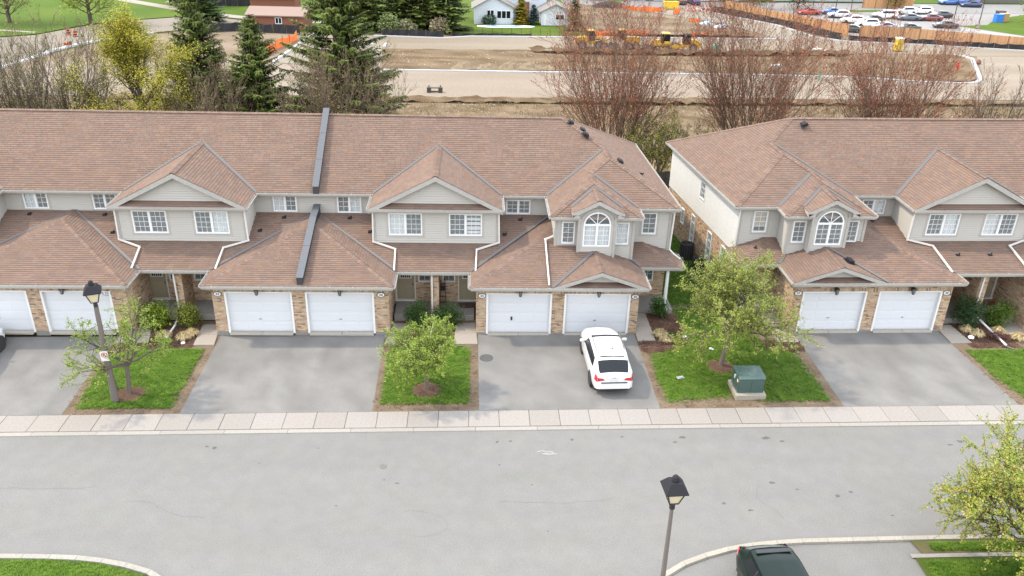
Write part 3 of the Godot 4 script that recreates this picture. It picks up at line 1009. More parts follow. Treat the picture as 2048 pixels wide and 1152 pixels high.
func window(root: Node3D, o: Vector3, u: Vector3, r: Rect2, sashes: int, cols: int, rows: int, cover: Array, surround := true) -> Node3D:  # sash window in an opening r of the wall at o; cover: what hangs behind each sash
	var nrm := u.cross(Vector3.UP)
	var t := Basis(u, Vector3.UP, nrm)
	var c := o + u * (r.position.x + r.size.x * 0.5) + Vector3.UP * (r.position.y + r.size.y * 0.5)
	var w := r.size.x
	var h := r.size.y
	var win := Node3D.new()
	win.name = "window"
	root.add_child(win, true)
	win.transform = Transform3D(t, c)
	var fr := B.new()
	for k: float in [-1.0, 1.0]:
		fr.soft_box(Vector3(k * (w * 0.5 - 0.02), 0, 0.0), Vector3(0.07, h + 0.03, 0.12), 0.008)
		fr.soft_box(Vector3(0, k * (h * 0.5 - 0.02), 0.002), Vector3(w + 0.03, 0.07, 0.125), 0.008)
	var iw := (w - 0.12) / sashes
	for k in range(1, sashes):
		fr.soft_box(Vector3(-w * 0.5 + 0.06 + iw * k, 0, 0.0), Vector3(0.12, h, 0.11), 0.008)
	put("frame", fr, M.white, win)
	if surround:
		var su := B.new()
		for k: float in [-1.0, 1.0]:
			su.box(Vector3(k * (w * 0.5 + 0.075), 0, 0.015), Vector3(0.11, h + 0.26, 0.05))
			su.box(Vector3(0, k * (h * 0.5 + 0.075), 0.016), Vector3(w + 0.04, 0.11, 0.05))
		put("surround", su, M.trim, win)
	var mu := B.new()
	for s in sashes:
		var x0 := -w * 0.5 + 0.06 + iw * s + (0.06 if s > 0 else 0.0)
		var x1 := -w * 0.5 + 0.06 + iw * (s + 1) - (0.06 if s < sashes - 1 else 0.0)
		var gw := (x1 - x0) / cols
		var gh := (h - 0.12) / rows
		for k in range(1, cols):
			mu.box(Vector3(x0 + gw * k, 0, 0.012), Vector3(0.016, h - 0.1, 0.02))
		for k in range(1, rows):
			mu.box(Vector3((x0 + x1) * 0.5, -h * 0.5 + 0.06 + gh * k, 0.0125), Vector3(x1 - x0, 0.016, 0.02))
		for i in cols:
			for j in rows:
				var p := put("pane", unit_pane(), M.glass, win)
				p.position = Vector3(x0 + gw * (i + 0.5), -h * 0.5 + 0.06 + gh * (j + 0.5), 0.0)
				p.scale = Vector3(gw, gh, 1)
		var kind: String = cover[s % cover.size()]
		if kind == "curtain":
			var cu := B.new()
			var steps := 22
			for k in steps:
				var xa := lerpf(x0 - 0.02, x1 + 0.02, float(k) / steps)
				var xb := lerpf(x0 - 0.02, x1 + 0.02, float(k + 1) / steps)
				var za := -0.1 + 0.018 * sin(k * 1.9)
				var zb := -0.1 + 0.018 * sin((k + 1) * 1.9)
				cu.quad(Vector3(xa, -h * 0.5, za), Vector3(xb, -h * 0.5, zb), Vector3(xb, h * 0.5, zb), Vector3(xa, h * 0.5, za))
			put("curtain", cu, M.curtain, win)
		elif kind == "slats" or kind == "blind":
			var bl := B.new()
			var n := 5 if kind == "slats" else 1
			for k in n:
				bl.box(Vector3((x0 + x1) * 0.5, h * 0.5 - h * (k + 0.4) / n, -0.09), Vector3(x1 - x0, h / n * (0.62 if kind == "slats" else 0.7), 0.01))
			put("blind", bl, M.curtain if kind == "slats" else M.blind, win)
	put("glazing_bars", mu, M.white, win)
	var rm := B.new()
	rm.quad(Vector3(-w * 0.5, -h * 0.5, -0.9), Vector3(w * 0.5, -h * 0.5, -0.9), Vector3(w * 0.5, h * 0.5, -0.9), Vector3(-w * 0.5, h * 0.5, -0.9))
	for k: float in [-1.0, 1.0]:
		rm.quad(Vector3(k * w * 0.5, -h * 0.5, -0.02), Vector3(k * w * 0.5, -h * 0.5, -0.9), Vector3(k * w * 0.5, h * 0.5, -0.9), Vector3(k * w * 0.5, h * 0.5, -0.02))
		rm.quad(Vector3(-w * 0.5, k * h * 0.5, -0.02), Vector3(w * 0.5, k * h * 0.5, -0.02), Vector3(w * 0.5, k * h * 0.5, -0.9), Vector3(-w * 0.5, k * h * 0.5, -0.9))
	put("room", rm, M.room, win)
	return win


func garage_door(root: Node3D, o: Vector3, u: Vector3, r: Rect2, extra := "") -> void:
	var nrm := u.cross(Vector3.UP)
	var d := Node3D.new()
	d.name = "garage_door"
	root.add_child(d, true)
	d.transform = Transform3D(Basis(u, Vector3.UP, nrm), o + u * (r.position.x + r.size.x * 0.5) + Vector3.UP * r.position.y)
	var w := r.size.x
	var h := r.size.y
	var fr := B.new()
	for k: float in [-1.0, 1.0]:
		fr.soft_box(Vector3(k * (w * 0.5 - 0.04), h * 0.5, -0.06), Vector3(0.1, h, 0.2), 0.01)
	fr.soft_box(Vector3(0, h - 0.035, -0.06), Vector3(w - 0.1, 0.07, 0.2), 0.01)
	put("frame", fr, M.white, d)
	var base := B.new()
	var iw := w - 0.18
	var sh := (h - 0.09) / 4.0
	for j in 4:
		base.soft_box(Vector3(0, 0.015 + sh * (j + 0.5), -0.16), Vector3(iw, sh - 0.003, 0.05), 0.004)
	put("door_leaf", base, M.door_white, d)
	if not T.has("panel_mesh"):
		var p := B.new()
		var a := 0.5
		var e := 0.44
		var z0 := 0.0
		for k in [[a, 0.0, e, 0.012], [e, 0.012, e - 0.07, 0.012]]:
			var f := [Vector3(-k[0], -k[0], k[1]), Vector3(k[0], -k[0], k[1]), Vector3(k[0], k[0], k[1]), Vector3(-k[0], k[0], k[1])]
			var g := [Vector3(-k[2], -k[2], k[3]), Vector3(k[2], -k[2], k[3]), Vector3(k[2], k[2], k[3]), Vector3(-k[2], k[2], k[3])]
			for i in 4:
				var j := (i + 1) % 4
				p.quad(f[i], f[j], g[j], g[i])
		e -= 0.07
		p.quad(Vector3(-e, -e, 0.012), Vector3(e, -e, 0.012), Vector3(e, e, 0.012), Vector3(-e, e, 0.012))
		T["panel_mesh"] = p.mesh()
	for j in 4:
		for i in 4:
			var p := put("panel", T["panel_mesh"], M.door_white, d)
			p.position = Vector3(-iw * 0.5 + iw * (i + 0.5) / 4.0, 0.015 + sh * (j + 0.5), -0.1345)
			p.scale = Vector3(iw / 4.0 - 0.1, sh - 0.13, 0.5)
	var hd := B.new()
	if extra == "black":
		hd.soft_box(Vector3(-0.35, 0.78, -0.11), Vector3(0.09, 0.16, 0.05), 0.02)
		hd.lathe(Vector3(-0.35, 0.86, -0.1), [Vector2(0.0, -0.02), Vector2(0.05, 0.0), Vector2(0.045, 0.04), Vector2(0.0, 0.06)], 10)
		put("handle", hd, M.black, d)
	else:
		hd.box(Vector3(-0.05, 0.72, -0.115), Vector3(0.12, 0.03, 0.03))
		hd.box(Vector3(-0.05, 0.72, -0.122), Vector3(0.05, 0.06, 0.03))
		put("handle", hd, M.steel, d)
	var ap := B.new()
	ap.col = Color(0.5, 0.46, 0.39)
	ap.soft_box(Vector3(-w * 0.24, 0.005, 0.06), Vector3(w * 0.48, 0.11, 0.24), 0.01)
	ap.soft_box(Vector3(w * 0.24, 0.005, 0.06), Vector3(w * 0.47, 0.11, 0.24), 0.01)
	put("threshold", ap, M.concrete, d)


func entry_door(root: Node3D, at: Vector3, u: Vector3, w: float, h: float) -> void:
	var d := Node3D.new()
	d.name = "entry_door"
	root.add_child(d, true)
	d.transform = Transform3D(Basis(u, Vector3.UP, u.cross(Vector3.UP)), at)
	var fr := B.new()
	for k: float in [-1.0, 1.0]:
		fr.soft_box(Vector3(k * (w * 0.5 + 0.05), h * 0.5, 0.03), Vector3(0.1, h, 0.14), 0.01)
	fr.soft_box(Vector3(0, h + 0.05, 0.031), Vector3(w + 0.2, 0.1, 0.14), 0.01)
	fr.soft_box(Vector3(0, 0.03, 0.08), Vector3(w + 0.2, 0.08, 0.16), 0.01)
	put("frame", fr, M.downspout, d)
	var lf := B.new()
	lf.box(Vector3(0, h * 0.5, 0.0), Vector3(w, h, 0.05))
	for i in 2:
		lf.soft_box(Vector3((i - 0.5) * w * 0.44, h * 0.3, 0.028), Vector3(w * 0.34, h * 0.42, 0.02), 0.008)
	put("leaf", lf, M.entry_door, d)
	var li := B.new()
	for k: float in [-1.0, 1.0]:
		li.box(Vector3(k * w * 0.32, h * 0.78, 0.035), Vector3(0.035, h * 0.3, 0.03))
		li.box(Vector3(0, h * 0.78 + k * h * 0.15, 0.0351), Vector3(w * 0.67, 0.035, 0.03))
	for k in 6:
		li.box(Vector3(-w * 0.32 + w * 0.64 * (k + 0.5) / 6.0, h * 0.78, 0.034), Vector3(0.018, h * 0.29, 0.015))
	put("light_frame", li, M.white, d)
	var g := B.new()
	g.box(Vector3(0, h * 0.78, 0.028), Vector3(w * 0.62, h * 0.28, 0.006))
	put("pane", g, M.car_glass, d)
	var kn := B.new()
	kn.lathe(Vector3(w * 0.4, h * 0.46, 0.03), [Vector2(0.03, 0), Vector2(0.02, 0.03), Vector2(0.035, 0.06), Vector2(0.0, 0.075)], 10, Basis(Vector3.RIGHT, PI / 2))
	put("knob", kn, M.black, d)


func plaque(root: Node3D, at: Vector3, text: String) -> void:  # oval house number
	var p := Node3D.new()
	p.name = "number_plaque"
	root.add_child(p, true)
	p.position = at
	for k in 2:
		var b := B.new()
		var s := 1.0 if k == 0 else 0.82
		var z := 0.02 + 0.006 * k
		var ring := []
		for i in 28:
			ring.append(Vector3(cos(TAU * i / 28) * 0.205 * s, sin(TAU * i / 28) * 0.135 * s, z))
		b.fan(ring, Vector3.BACK)
		for i in 28:
			var j := (i + 1) % 28
			b.quad(ring[i] - Vector3(0, 0, 0.02 if k == 0 else 0.005), ring[j] - Vector3(0, 0, 0.02 if k == 0 else 0.005), ring[j], ring[i])
		put("rim" if k == 0 else "face", b, M.letter_black if k == 0 else M.white, p)
	var tm := TextMesh.new()
	tm.text = text
	var f := SystemFont.new()
	f.font_names = PackedStringArray(["Droid Sans"])
	f.font_weight = 700
	tm.font = f
	tm.font_size = 64
	tm.pixel_size = 0.0026
	tm.depth = 0.004
	var o := put("digits", tm, M.letter_black, p)
	o.position = Vector3(0, 0, 0.029)


func coach_light(root: Node3D, at: Vector3) -> void:
	var l := Node3D.new()
	l.name = "wall_lantern"
	root.add_child(l, true)
	l.position = at
	l.scale = Vector3.ONE * 1.35
	var b := B.new()
	b.soft_box(Vector3(0, 0.02, 0.02), Vector3(0.1, 0.16, 0.03), 0.01)
	b.bar(Vector3(0, 0.08, 0.03), Vector3(0, 0.12, 0.12), 0.025, 0.025)
	b.lathe(Vector3(0, 0.05, 0.13), [Vector2(0.095, 0.0), Vector2(0.075, 0.035), Vector2(0.03, 0.07), Vector2(0.0, 0.1)], 8)
	b.lathe(Vector3(0, -0.16, 0.13), [Vector2(0.0, 0.0), Vector2(0.045, 0.01), Vector2(0.05, 0.03)], 8)
	for i in 4:
		var a := TAU * (i + 0.5) / 4
		b.bar(Vector3(cos(a) * 0.05, -0.13, 0.13 + sin(a) * 0.05), Vector3(cos(a) * 0.075, 0.05, 0.13 + sin(a) * 0.075), 0.012, 0.012)
	put("lantern_cage", b, M.black, l)
	var g := B.new()
	g.lathe(Vector3(0, -0.13, 0.13), [Vector2(0.04, 0.0), Vector2(0.066, 0.18)], 8)
	put("lantern_glass", g, M.lantern_glass, l)


func roof_vent(root: Node3D, at: Vector3, slope: Vector3, big := false, turn := 0.0) -> void:
	var b := B.new()
	var bs := Basis(Quaternion(Vector3.UP, slope.normalized())) * Basis(Vector3.UP, turn)
	if big:
		b.soft_box(at + bs * Vector3(0, 0.1, 0), Vector3(0.46, 0.14, 0.3), 0.03, bs)
		b.box(at + bs * Vector3(0, 0.02, -0.02), Vector3(0.56, 0.02, 0.42), bs)
	else:
		b.soft_box(at + bs * Vector3(0, 0.06, 0.03), Vector3(0.16, 0.08, 0.11), 0.025, bs)
		b.tube([at + bs * Vector3(0.08, 0.05, 0.0), at + bs * Vector3(0.08, 0.14, -0.02)], [0.035, 0.03], 8)
		b.box(at + bs * Vector3(0, 0.024, 0), Vector3(0.2, 0.012, 0.2), bs)
	put("roof_vent", b, M.dark_plastic, root)


func downspout(root: Node3D, pts: Array, w := 0.075) -> void:
	var b := B.new()
	for i in pts.size() - 1:
		b.bar(pts[i], pts[i + 1], w, w)
	for i in range(1, pts.size() - 1):
		b.soft_box(pts[i], Vector3(w * 1.25, w * 1.25, w * 1.25), 0.015)
	put("downspout", b, M.downspout, root)


# ------------------------------------------------------------------ the two rows of townhouses
var mirror_at := -1.0  # below zero: as measured; else x runs backwards from here


func X(x: float) -> float:
	return x if mirror_at < 0.0 else mirror_at - x


func P(x: float, y: float, z: float) -> Vector3:
	return Vector3(X(x), y, z)


func PP(a: Array) -> Array:
	var r := []
	for i in range(0, a.size(), 3):
		r.append(P(a[i], a[i + 1], a[i + 2]))
	return r


func span(xa: float, xb: float) -> Vector2:
	return Vector2(minf(X(xa), X(xb)), maxf(X(xa), X(xb)))


func holes_in(x0: float, y0: float, list: Array) -> Array:  # (xa, xb, ya, yb) in measured x to openings in a wall that starts at x0, y0
	var r := []
	for h in list:
		var s := span(h[0], h[1])
		r.append(Rect2(s.x - x0, h[2] - y0, s.y - s.x, h[3] - y0 - (h[2] - y0)))
	return r


func front_siding(root: Node3D, sd: B, back: B, xa: float, xb: float, y0: float, y1: float, z: float, wins: Array) -> void:
	var s := span(xa, xb)
	var o := Vector3(s.x, y0, z)
	var hs := holes_in(s.x, y0, wins)
	lap_siding(sd, o, Vector3.RIGHT, s.y - s.x, y1 - y0, hs)
	wall_grid(back, o, Vector3.RIGHT, s.y - s.x, y1 - y0, hs, 0.16)
	for i in wins.size():
		window(root, o, Vector3.RIGHT, hs[i], wins[i][4], wins[i][5], wins[i][6], wins[i][7])


func front_brick(root: Node3D, bk: B, back: B, xa: float, xb: float, y0: float, y1: float, z: float, holes: Array, soldier := -1.0) -> void:
	var s := span(xa, xb)
	var o := Vector3(s.x, y0, z)
	var hs := holes_in(s.x, y0, holes)
	brick_wall(bk, o, Vector3.RIGHT, s.y - s.x, y1 - y0, hs, soldier)
	wall_grid(back, o, Vector3.RIGHT, s.y - s.x, y1 - y0, hs, 0.2)


func side_wall(b: B, back: B, x: float, z0: float, z1: float, y0: float, y1: float, facing: float, holes := [], brick := true, x_back := INF) -> void:  # a wall along z at x that looks to facing (-1 or 1, in measured x)
	var fx := facing if mirror_at < 0.0 else -facing
	var o := Vector3(X(x), y0, z1 if fx > 0 else z0)
	var u := Vector3(0, 0, -1) if fx > 0 else Vector3(0, 0, 1)
	if x_back < INF:  # a wall that does not run quite square to the street
		var pb := Vector3(X(x_back), y0, z0)
		var pf := Vector3(X(x), y0, z1)
		o = pf if fx > 0 else pb
		u = (pb - pf).normalized() if fx > 0 else (pf - pb).normalized()
	if brick:
		brick_wall(b, o, u, z1 - z0, y1 - y0, holes)
	else:
		lap_siding(b, o, u, z1 - z0, y1 - y0, holes)
	wall_grid(back, o, u, z1 - z0, y1 - y0, holes, 0.16)


func rake(root: Node3D, p: Vector3, q: Vector3, w := 0.24) -> void:  # sloping board under a gable edge
	var b := B.new()
	b.fan([p, q, q - Vector3.UP * w, p - Vector3.UP * w], Vector3.BACK)
	b.fan([p, q, q - Vector3.BACK * 0.1, p - Vector3.BACK * 0.1], Vector3.UP)
	b.fan([p - Vector3.UP * w, q - Vector3.UP * w, q - Vector3.UP * w - Vector3.BACK * 0.1, p - Vector3.UP * w - Vector3.BACK * 0.1], Vector3.DOWN)
	b.fan([p - Vector3.BACK * 0.1, q - Vector3.BACK * 0.1, q - Vector3.UP * w - Vector3.BACK * 0.1, p - Vector3.UP * w - Vector3.BACK * 0.1], Vector3.FORWARD)
	put("rake_board", b, M.trim, root)


func gable_face(root: Node3D, sd: B, back: B, sh: B, slab: B, tr: B, xl: float, xr: float, y: float, z_out: float, z_wall: float, peak: float, rise: float, bw := 0.24) -> void:  # the front of a gable: rake boards, siding triangle and the little roof across its foot
	var a := span(xl, xr)
	var mid := (a.x + a.y) * 0.5
	var top := Vector3(mid, peak - 0.02, z_out)
	rake(root, Vector3(a.x - 0.02, y - 0.02, z_out), top, bw)
	rake(root, Vector3(a.y + 0.02, y - 0.02, z_out), top, bw)
	var run := z_out - z_wall
	var m := (peak - y) / ((a.y - a.x) * 0.5)
	shingle_slope(sh, slab, [Vector3(a.x + 0.1, y + 0.02, z_out - 0.02), Vector3(a.y - 0.1, y + 0.02, z_out - 0.02), Vector3(a.y - 0.1 - rise / m, y + rise, z_wall), Vector3(a.x + 0.1 + rise / m, y + rise, z_wall)])
	var hgt := peak - y - rise - 0.05
	var half := (a.y - a.x) * 0.5 - rise / m
	lap_siding(sd, Vector3(mid - half, y + rise, z_wall), Vector3.RIGHT, half * 2.0, hgt, [], func(t: float) -> Vector2: return Vector2(t / m, half * 2.0 - t / m))
	back.prism([Vector3(mid - half - 0.2, y + rise - 0.2, z_wall - 0.12), Vector3(mid + half + 0.2, y + rise - 0.2, z_wall - 0.12), Vector3(mid, peak - 0.06, z_wall - 0.12)], Vector3(0, 0, 0.115))


func plane_at(pt: Vector3, dx: float, dz: float) -> Plane:  # y rises by dx per metre of x and dz per metre of z
	return Plane(Vector3(-dx, 1, -dz).normalized(), pt)


func building_block(root: Node3D, cfg: Dictionary) -> void:
	var yE: float = cfg.low
	var zE: float = cfg.low_z
	var sL: float = cfg.low_slope
	var m := 0.595
	var far_x: float = cfg.far_x
	var sh := B.new()
	var slab := B.new()
	var soffit := B.new()
	var cp := B.new()
	var vl := B.new()
	var gt := B.new()
	var sd := B.new()
	var sback := B.new()
	var bk := B.new()
	var bback := B.new()
	var tr := B.new()
	var cc := B.new()
	cc.col = Color(0.34, 0.32, 0.29)
	var roof := Node3D.new()
	roof.name = "roof"
	root.add_child(roof)
	var singles := {"left": 150, "meshes": shingle_unit(), "parent": roof}
	# ---- upper roof of the end house, with its wing and bay
	var PM := plane_at(Vector3(0, 5.5, -5), 0, -m)
	var PB := plane_at(Vector3(0, 5.5, -14.6), 0, m)
	var eb: float = cfg.end_back
	var PE := Plane(Vector3(10.5, 5.5, -3.34), Vector3(eb, 5.5, -14.6), Vector3(cfg.ridge_end, 8.356, -9.8))
	var PWl := plane_at(Vector3(3.8, 5.5, 0), 0.52, 0)
	var PWf := plane_at(Vector3(0, 5.5, -3.34), 0, -m)
	var PBr := plane_at(Vector3(8.33, 5.5, 0), -0.52, 0)
	var PBf := plane_at(Vector3(0, 5.5, -2.05), 0, -m)
	var R1: Vector3 = PM.intersect_3(PB, PE)
	var A: Vector3 = PM.intersect_3(PE, PWl)
	var Bp: Vector3 = PWl.intersect_3(PE, PWf)
	var C3: Vector3 = PWl.intersect_3(PWf, PBr)
	var D: Vector3 = PWl.intersect_3(PBr, PBf)
	var q := func(v: Vector3) -> Vector3: return Vector3(X(v.x), v.y, v.z)
	var ridge_far := Vector3(far_x, R1.y, R1.z)
	var slopes := [
		[Vector3(far_x, 5.5, -5), Vector3(3.8, 5.5, -5), A, R1, ridge_far],
		[Vector3(far_x, 5.5, -14.6), Vector3(eb, 5.5, -14.6), R1, ridge_far],
		[Vector3(10.5, 5.5, -3.34), Vector3(eb, 5.5, -14.6), A, Bp],
		[Vector3(eb, 5.5, -14.6), R1, A],
		[Vector3(3.8, 5.5, -5), Vector3(3.8, 5.5, -2.05), D, C3],
		[Vector3(3.8, 5.5, -5), C3, Bp, A],
		[Vector3(8.33, 5.5, -3.34), Vector3(10.5, 5.5, -3.34), Bp, C3],
		[Vector3(8.33, 5.5, -2.05), Vector3(8.33, 5.5, -3.34), C3, D],
		[Vector3(3.8, 5.5, -2.05), Vector3(8.33, 5.5, -2.05), D],
	]
	# lower roofs: the end porch and the garage with its low gable
	var g_peak := yE + 0.82
	var top_w := yE + 0.32 * (0.5 + 3.7)
	slopes.append_array([
		[Vector3(-0.14, yE, 0.5), Vector3(3.8, yE, 0.5), Vector3(6.13, g_peak, -2.06), Vector3(6.13, top_w, -3.7), Vector3(4.06, top_w, -3.7)],
		[Vector3(-0.14, yE, 0.5), Vector3(-0.14, yE, zE - 0.1), Vector3(4.1, yE + 0.32 * 4.24, -5.35), Vector3(4.06, top_w, -3.7)],
		[Vector3(8.45, yE, 0.5), Vector3(8.45, yE, -3.6), Vector3(6.13, g_peak, -3.6), Vector3(6.13, g_peak, 0.5)],
		[Vector3(3.8, yE, 0.5), Vector3(6.13, g_peak, 0.5), Vector3(6.13, g_peak, -2.06)],
	])
	var pz := -1.9 if mirror_at < 0.0 else -1.7
	var p_top := yE + 0.62
	slopes.append_array([
		[Vector3(7.9, yE, pz), Vector3(10.65, yE, pz), Vector3(8.75, p_top, -3.68), Vector3(7.9, p_top, -3.68)],
		[Vector3(10.65, yE, pz), Vector3(10.65, yE, -3.68), Vector3(8.75, p_top, -3.68)],
	])
	# lower roof along the whole row
	var low_top := yE + sL * (zE + 5.38)
	slopes.append([Vector3(far_x, yE, zE), Vector3(4.05, yE, zE), Vector3(4.05, low_top, -5.38), Vector3(far_x, low_top, -5.38)])
	var caps_at := [[Vector3(10.5, 5.5, -3.34), Bp], [Bp, A], [Vector3(eb, 5.5, -14.6), R1], [A, R1], [C3, Bp], [D, C3], [Vector3(3.8, 5.5, -2.05), D], [Vector3(8.33, 5.5, -2.05), D], [ridge_far, R1], [Vector3(-0.14, yE, 0.5), Vector3(4.06, top_w, -3.7)], [Vector3(10.65, yE, pz), Vector3(8.75, p_top, -3.68)], [Vector3(6.13, g_peak, 0.5), Vector3(6.13, g_peak, -2.0)]]
	var lv := minf(zE, -0.6)
	var valleys := [[Vector3(3.8, 5.5, -5), A], [Vector3(8.33, 5.5, -3.34), C3], [Vector3(3.8, yE, 0.5), Vector3(6.13, g_peak, -2.06)], [Vector3(-0.14, yE, zE), Vector3(4.1, low_top, -5.36)], [Vector3(8.45, yE, pz), Vector3(7.95, yE + 0.2, -2.5)]]
	var gutters := [[8.33, 10.5, 5.5, -3.34], [3.8, 5.18, 5.5, -2.05], [7.02, 8.33, 5.5, -2.05], [-0.14, 8.45, yE, 0.5], [8.05, 10.65, yE, pz]]
	var side_gutters := [[10.5, 5.5, -3.34, eb, -14.6, 1.0], [3.8, 5.5, -5, 3.8, -2.05, -1.0], [8.33, 5.5, -3.34, 8.33, -2.05, 1.0], [8.45, yE, -1.9, 8.45, 0.5, 1.0], [10.65, yE, -3.6, 10.65, pz, 1.0], [-0.14, yE, zE, -0.14, 0.5, -1.0]]
	# ---- gables over the entries and hipped garages between them
	for gx in cfg.gables:
		var xl: float = gx - 3.32
		var xr: float = gx + 3.32
		var pk := 5.5 + 0.52 * 3.32
		var zb := -5.0 - (pk - 5.5) / m
		slopes.append([Vector3(xl, 5.5, -2.85), Vector3(xl, 5.5, -5), Vector3(gx, pk, zb), Vector3(gx, pk, -2.85)])
		slopes.append([Vector3(xr, 5.5, -2.85), Vector3(xr, 5.5, -5), Vector3(gx, pk, zb), Vector3(gx, pk, -2.85)])
		valleys.append([Vector3(xl, 5.5, -5), Vector3(gx, pk, zb)])
		valleys.append([Vector3(xr, 5.5, -5), Vector3(gx, pk, zb)])
		caps_at.append([Vector3(gx, pk, -2.85), Vector3(gx, pk, zb)])
		gutters.append([xl, xr, 5.5, -2.85])
		side_gutters.append([xl, 5.5, -5, xl, -2.85, -1.0])
		side_gutters.append([xr, 5.5, -5, xr, -2.85, 1.0])
		gable_face(root, sd, sback, sh, slab, tr, xl, xr, 5.5, -2.84, -3.2, pk, 0.2)
		var cov: Array = cfg.covers.get(gx, ["dark", "dark", "curtain", "dark"])
		front_siding(root, sd, sback, gx - 3.05, gx + 3.1, yE + 0.45, 5.42, -3.2, [
			[gx - 2.38, gx - 0.72, 3.98, 5.17, 2, 3, 4, [cov[0], cov[1]]], [gx + 0.66, gx + 2.3, 3.98, 5.17, 2, 3, 4, [cov[2], cov[3]]]])
		for k: float in [-1.0, 1.0]:
			side_wall(sd, sback, gx + (3.1 if k > 0 else -3.05), -5.4, -3.2, yE + 0.45, 5.42, k, [], false)
			var cb := P(gx + 3.1 * k, 0, 0).x
			var cbd := B.new()
			cbd.box(Vector3(cb, (yE + 5.9) * 0.5, -3.19), Vector3(0.11, 5.42 - yE - 0.4, 0.1))
			put("corner_board", cbd, M.trim, root)
			downspout(root, [P(gx + 3.16 * k, 5.42, -2.95), P(gx + 3.16 * k, 5.25, -3.1), P(gx + 3.2 * k, yE + sL * (zE + 3.15) + 0.12, -3.1), P(gx + 2.05 * k, yE + sL * (zE + 2.62) + 0.1, -2.62), P(gx + 2.0 * k, yE + 0.1, zE + 0.08)])
		# the entry under this gable: two doors side by side behind a brick pier
		entries(root, bk, bback, cc, gx, yE, zE, cfg)
	for hx in cfg.hips:
		var xl: float = hx - 4.49
		var xr: float = hx + 4.49
		var pk := yE + 0.32 * 4.49
		var zp := 0.5 - 4.49
		var zw := -5.36
		var vz := zE
		slopes.append([Vector3(xl, yE, 0.5), Vector3(xr, yE, 0.5), Vector3(hx, pk, zp)])
		slopes.append([Vector3(xr, yE, 0.5), Vector3(xr, yE, vz), Vector3(hx, pk, zw), Vector3(hx, pk, zp)])
		slopes.append([Vector3(xl, yE, 0.5), Vector3(xl, yE, vz), Vector3(hx, pk, zw), Vector3(hx, pk, zp)])
		caps_at.append([Vector3(xl, yE, 0.5), Vector3(hx, pk, zp)])
		caps_at.append([Vector3(xr, yE, 0.5), Vector3(hx, pk, zp)])
		valleys.append([Vector3(xl, yE, vz), Vector3(hx, low_top, zw)])
		valleys.append([Vector3(xr, yE, vz), Vector3(hx, low_top, zw)])
		gutters.append([xl, xr, yE, 0.5])
		side_gutters.append([xl, yE, vz, xl, 0.5, -1.0])
		side_gutters.append([xr, yE, vz, xr, 0.5, 1.0])
		garage_front(root, bk, bback, hx - 4.2, hx + 4.2, [hx - 3.62, hx - 0.42, hx + 0.22, hx + 3.5], yE, cfg)
	for seg in cfg.low_gutters:
		gutters.append([seg[0], seg[1], yE, zE])
	for seg in cfg.main_gutters:
		gutters.append([seg[0], seg[1], 5.5, -5.0])
	garage_front(root, bk, bback, 0.15, 8.12, [0.64, 3.84, 4.46, 7.7], yE, cfg)
	gable_face(root, sd, sback, sh, slab, tr, 3.8, 8.45, yE, 0.51, 0.1, g_peak, 0.14, 0.19)
	# ---- walls of the upper storey
	front_siding(root, sd, sback, far_x, 4.1, yE + 1.1, 5.42, -5.4, cfg.recess)
	front_siding(root, sd, sback, 7.98, 10.15, yE - 0.1, 5.42, -3.7, [[8.7, 9.42, 3.95, 5.12, 1, 2, 4, [cfg.wing_cover]]])
	front_siding(root, sd, sback, 4.1, 5.2, yE + 0.3, 5.42, -2.45, [[4.42, 5.05, 3.93, 5.1, 1, 2, 4, ["dark"]]])
	front_siding(root, sd, sback, 7.0, 8.02, yE - 0.2, 5.42, -2.45, [[7.13, 7.78, 3.9, 5.08, 1, 2, 4, [cfg.bay_cover]]])
	for s in [[4.1, -5.4, -2.45, -1.0], [8.02, -3.7, -2.45, 1.0], [5.2, -2.45, -2.0, -1.0], [7.0, -2.45, -2.0, 1.0]]:
		side_wall(sd, sback, s[0], s[1], s[2], yE - 0.1, 5.42 if s[2] < -2.1 else 5.6, s[3], [], false)
	for c in [[4.1, -2.45, yE + 0.3, 5.42], [8.02, -2.45, yE - 0.1, 5.42], [5.2, -2.0, yE + 0.35, 5.75], [7.0, -2.0, yE + 0.1, 5.75], [10.15, -3.7, yE, 5.42], [8.02, -3.66, yE + 0.3, 5.42]]:
		var cbd := B.new()
		cbd.box(P(c[0], (c[2] + c[3]) * 0.5, c[1] + 0.01), Vector3(0.13, c[3] - c[2], 0.13))
		put("corner_board", cbd, M.trim, root)
	bay_gable(root, sh, slab, sd, sback, tr, vl, cp, yE, cfg)
	# end wall: siding above, brick below
	var hs_up: Array = cfg.get("end_windows_up", [])
	var hs_lo: Array = cfg.get("end_windows_low", [])
	var light := B.new()
	side_wall(light if mirror_at >= 0.0 else sd, sback, 10.15, -14.2, -3.7, 2.75, 5.42, 1.0, hs_up, false, eb - 0.35)
	if light.v.size():
		put("end_siding", light, mat("siding_pale", Color(0.52, 0.515, 0.495), 0.55, {"tex": "soft", "size": 4.0}), root)
	side_wall(bk, bback, 10.15, -14.2, -3.7, 0.0, 2.75, 1.0, hs_lo, true, eb - 0.35)
	if mirror_at >= 0.0:
		var o1 := Vector3(X(eb - 0.35), 0, -14.2)
		var u1 := (Vector3(X(10.15), 0, -3.7) - o1).normalized()
		for h in hs_up:
			window(root, o1 + Vector3(0, 2.75, 0), u1, h, 1, 2, 3, ["dark"], false)
		for h in hs_lo:
			window(root, o1, u1, h, 1, 2, 4, ["dark"], false)
	var xs := span(far_x, 9.9)
	bback.box(Vector3((xs.x + xs.y) * 0.5, 2.7, -14.1), Vector3(xs.y - xs.x, 5.4, 0.2))
	# ground floor front of the end house behind its porch
	front_brick(root, bk, bback, 8.1, 10.15, 0.3, yE - 0.1, -3.69, [[8.95, 9.55, 1.25, 2.4]])
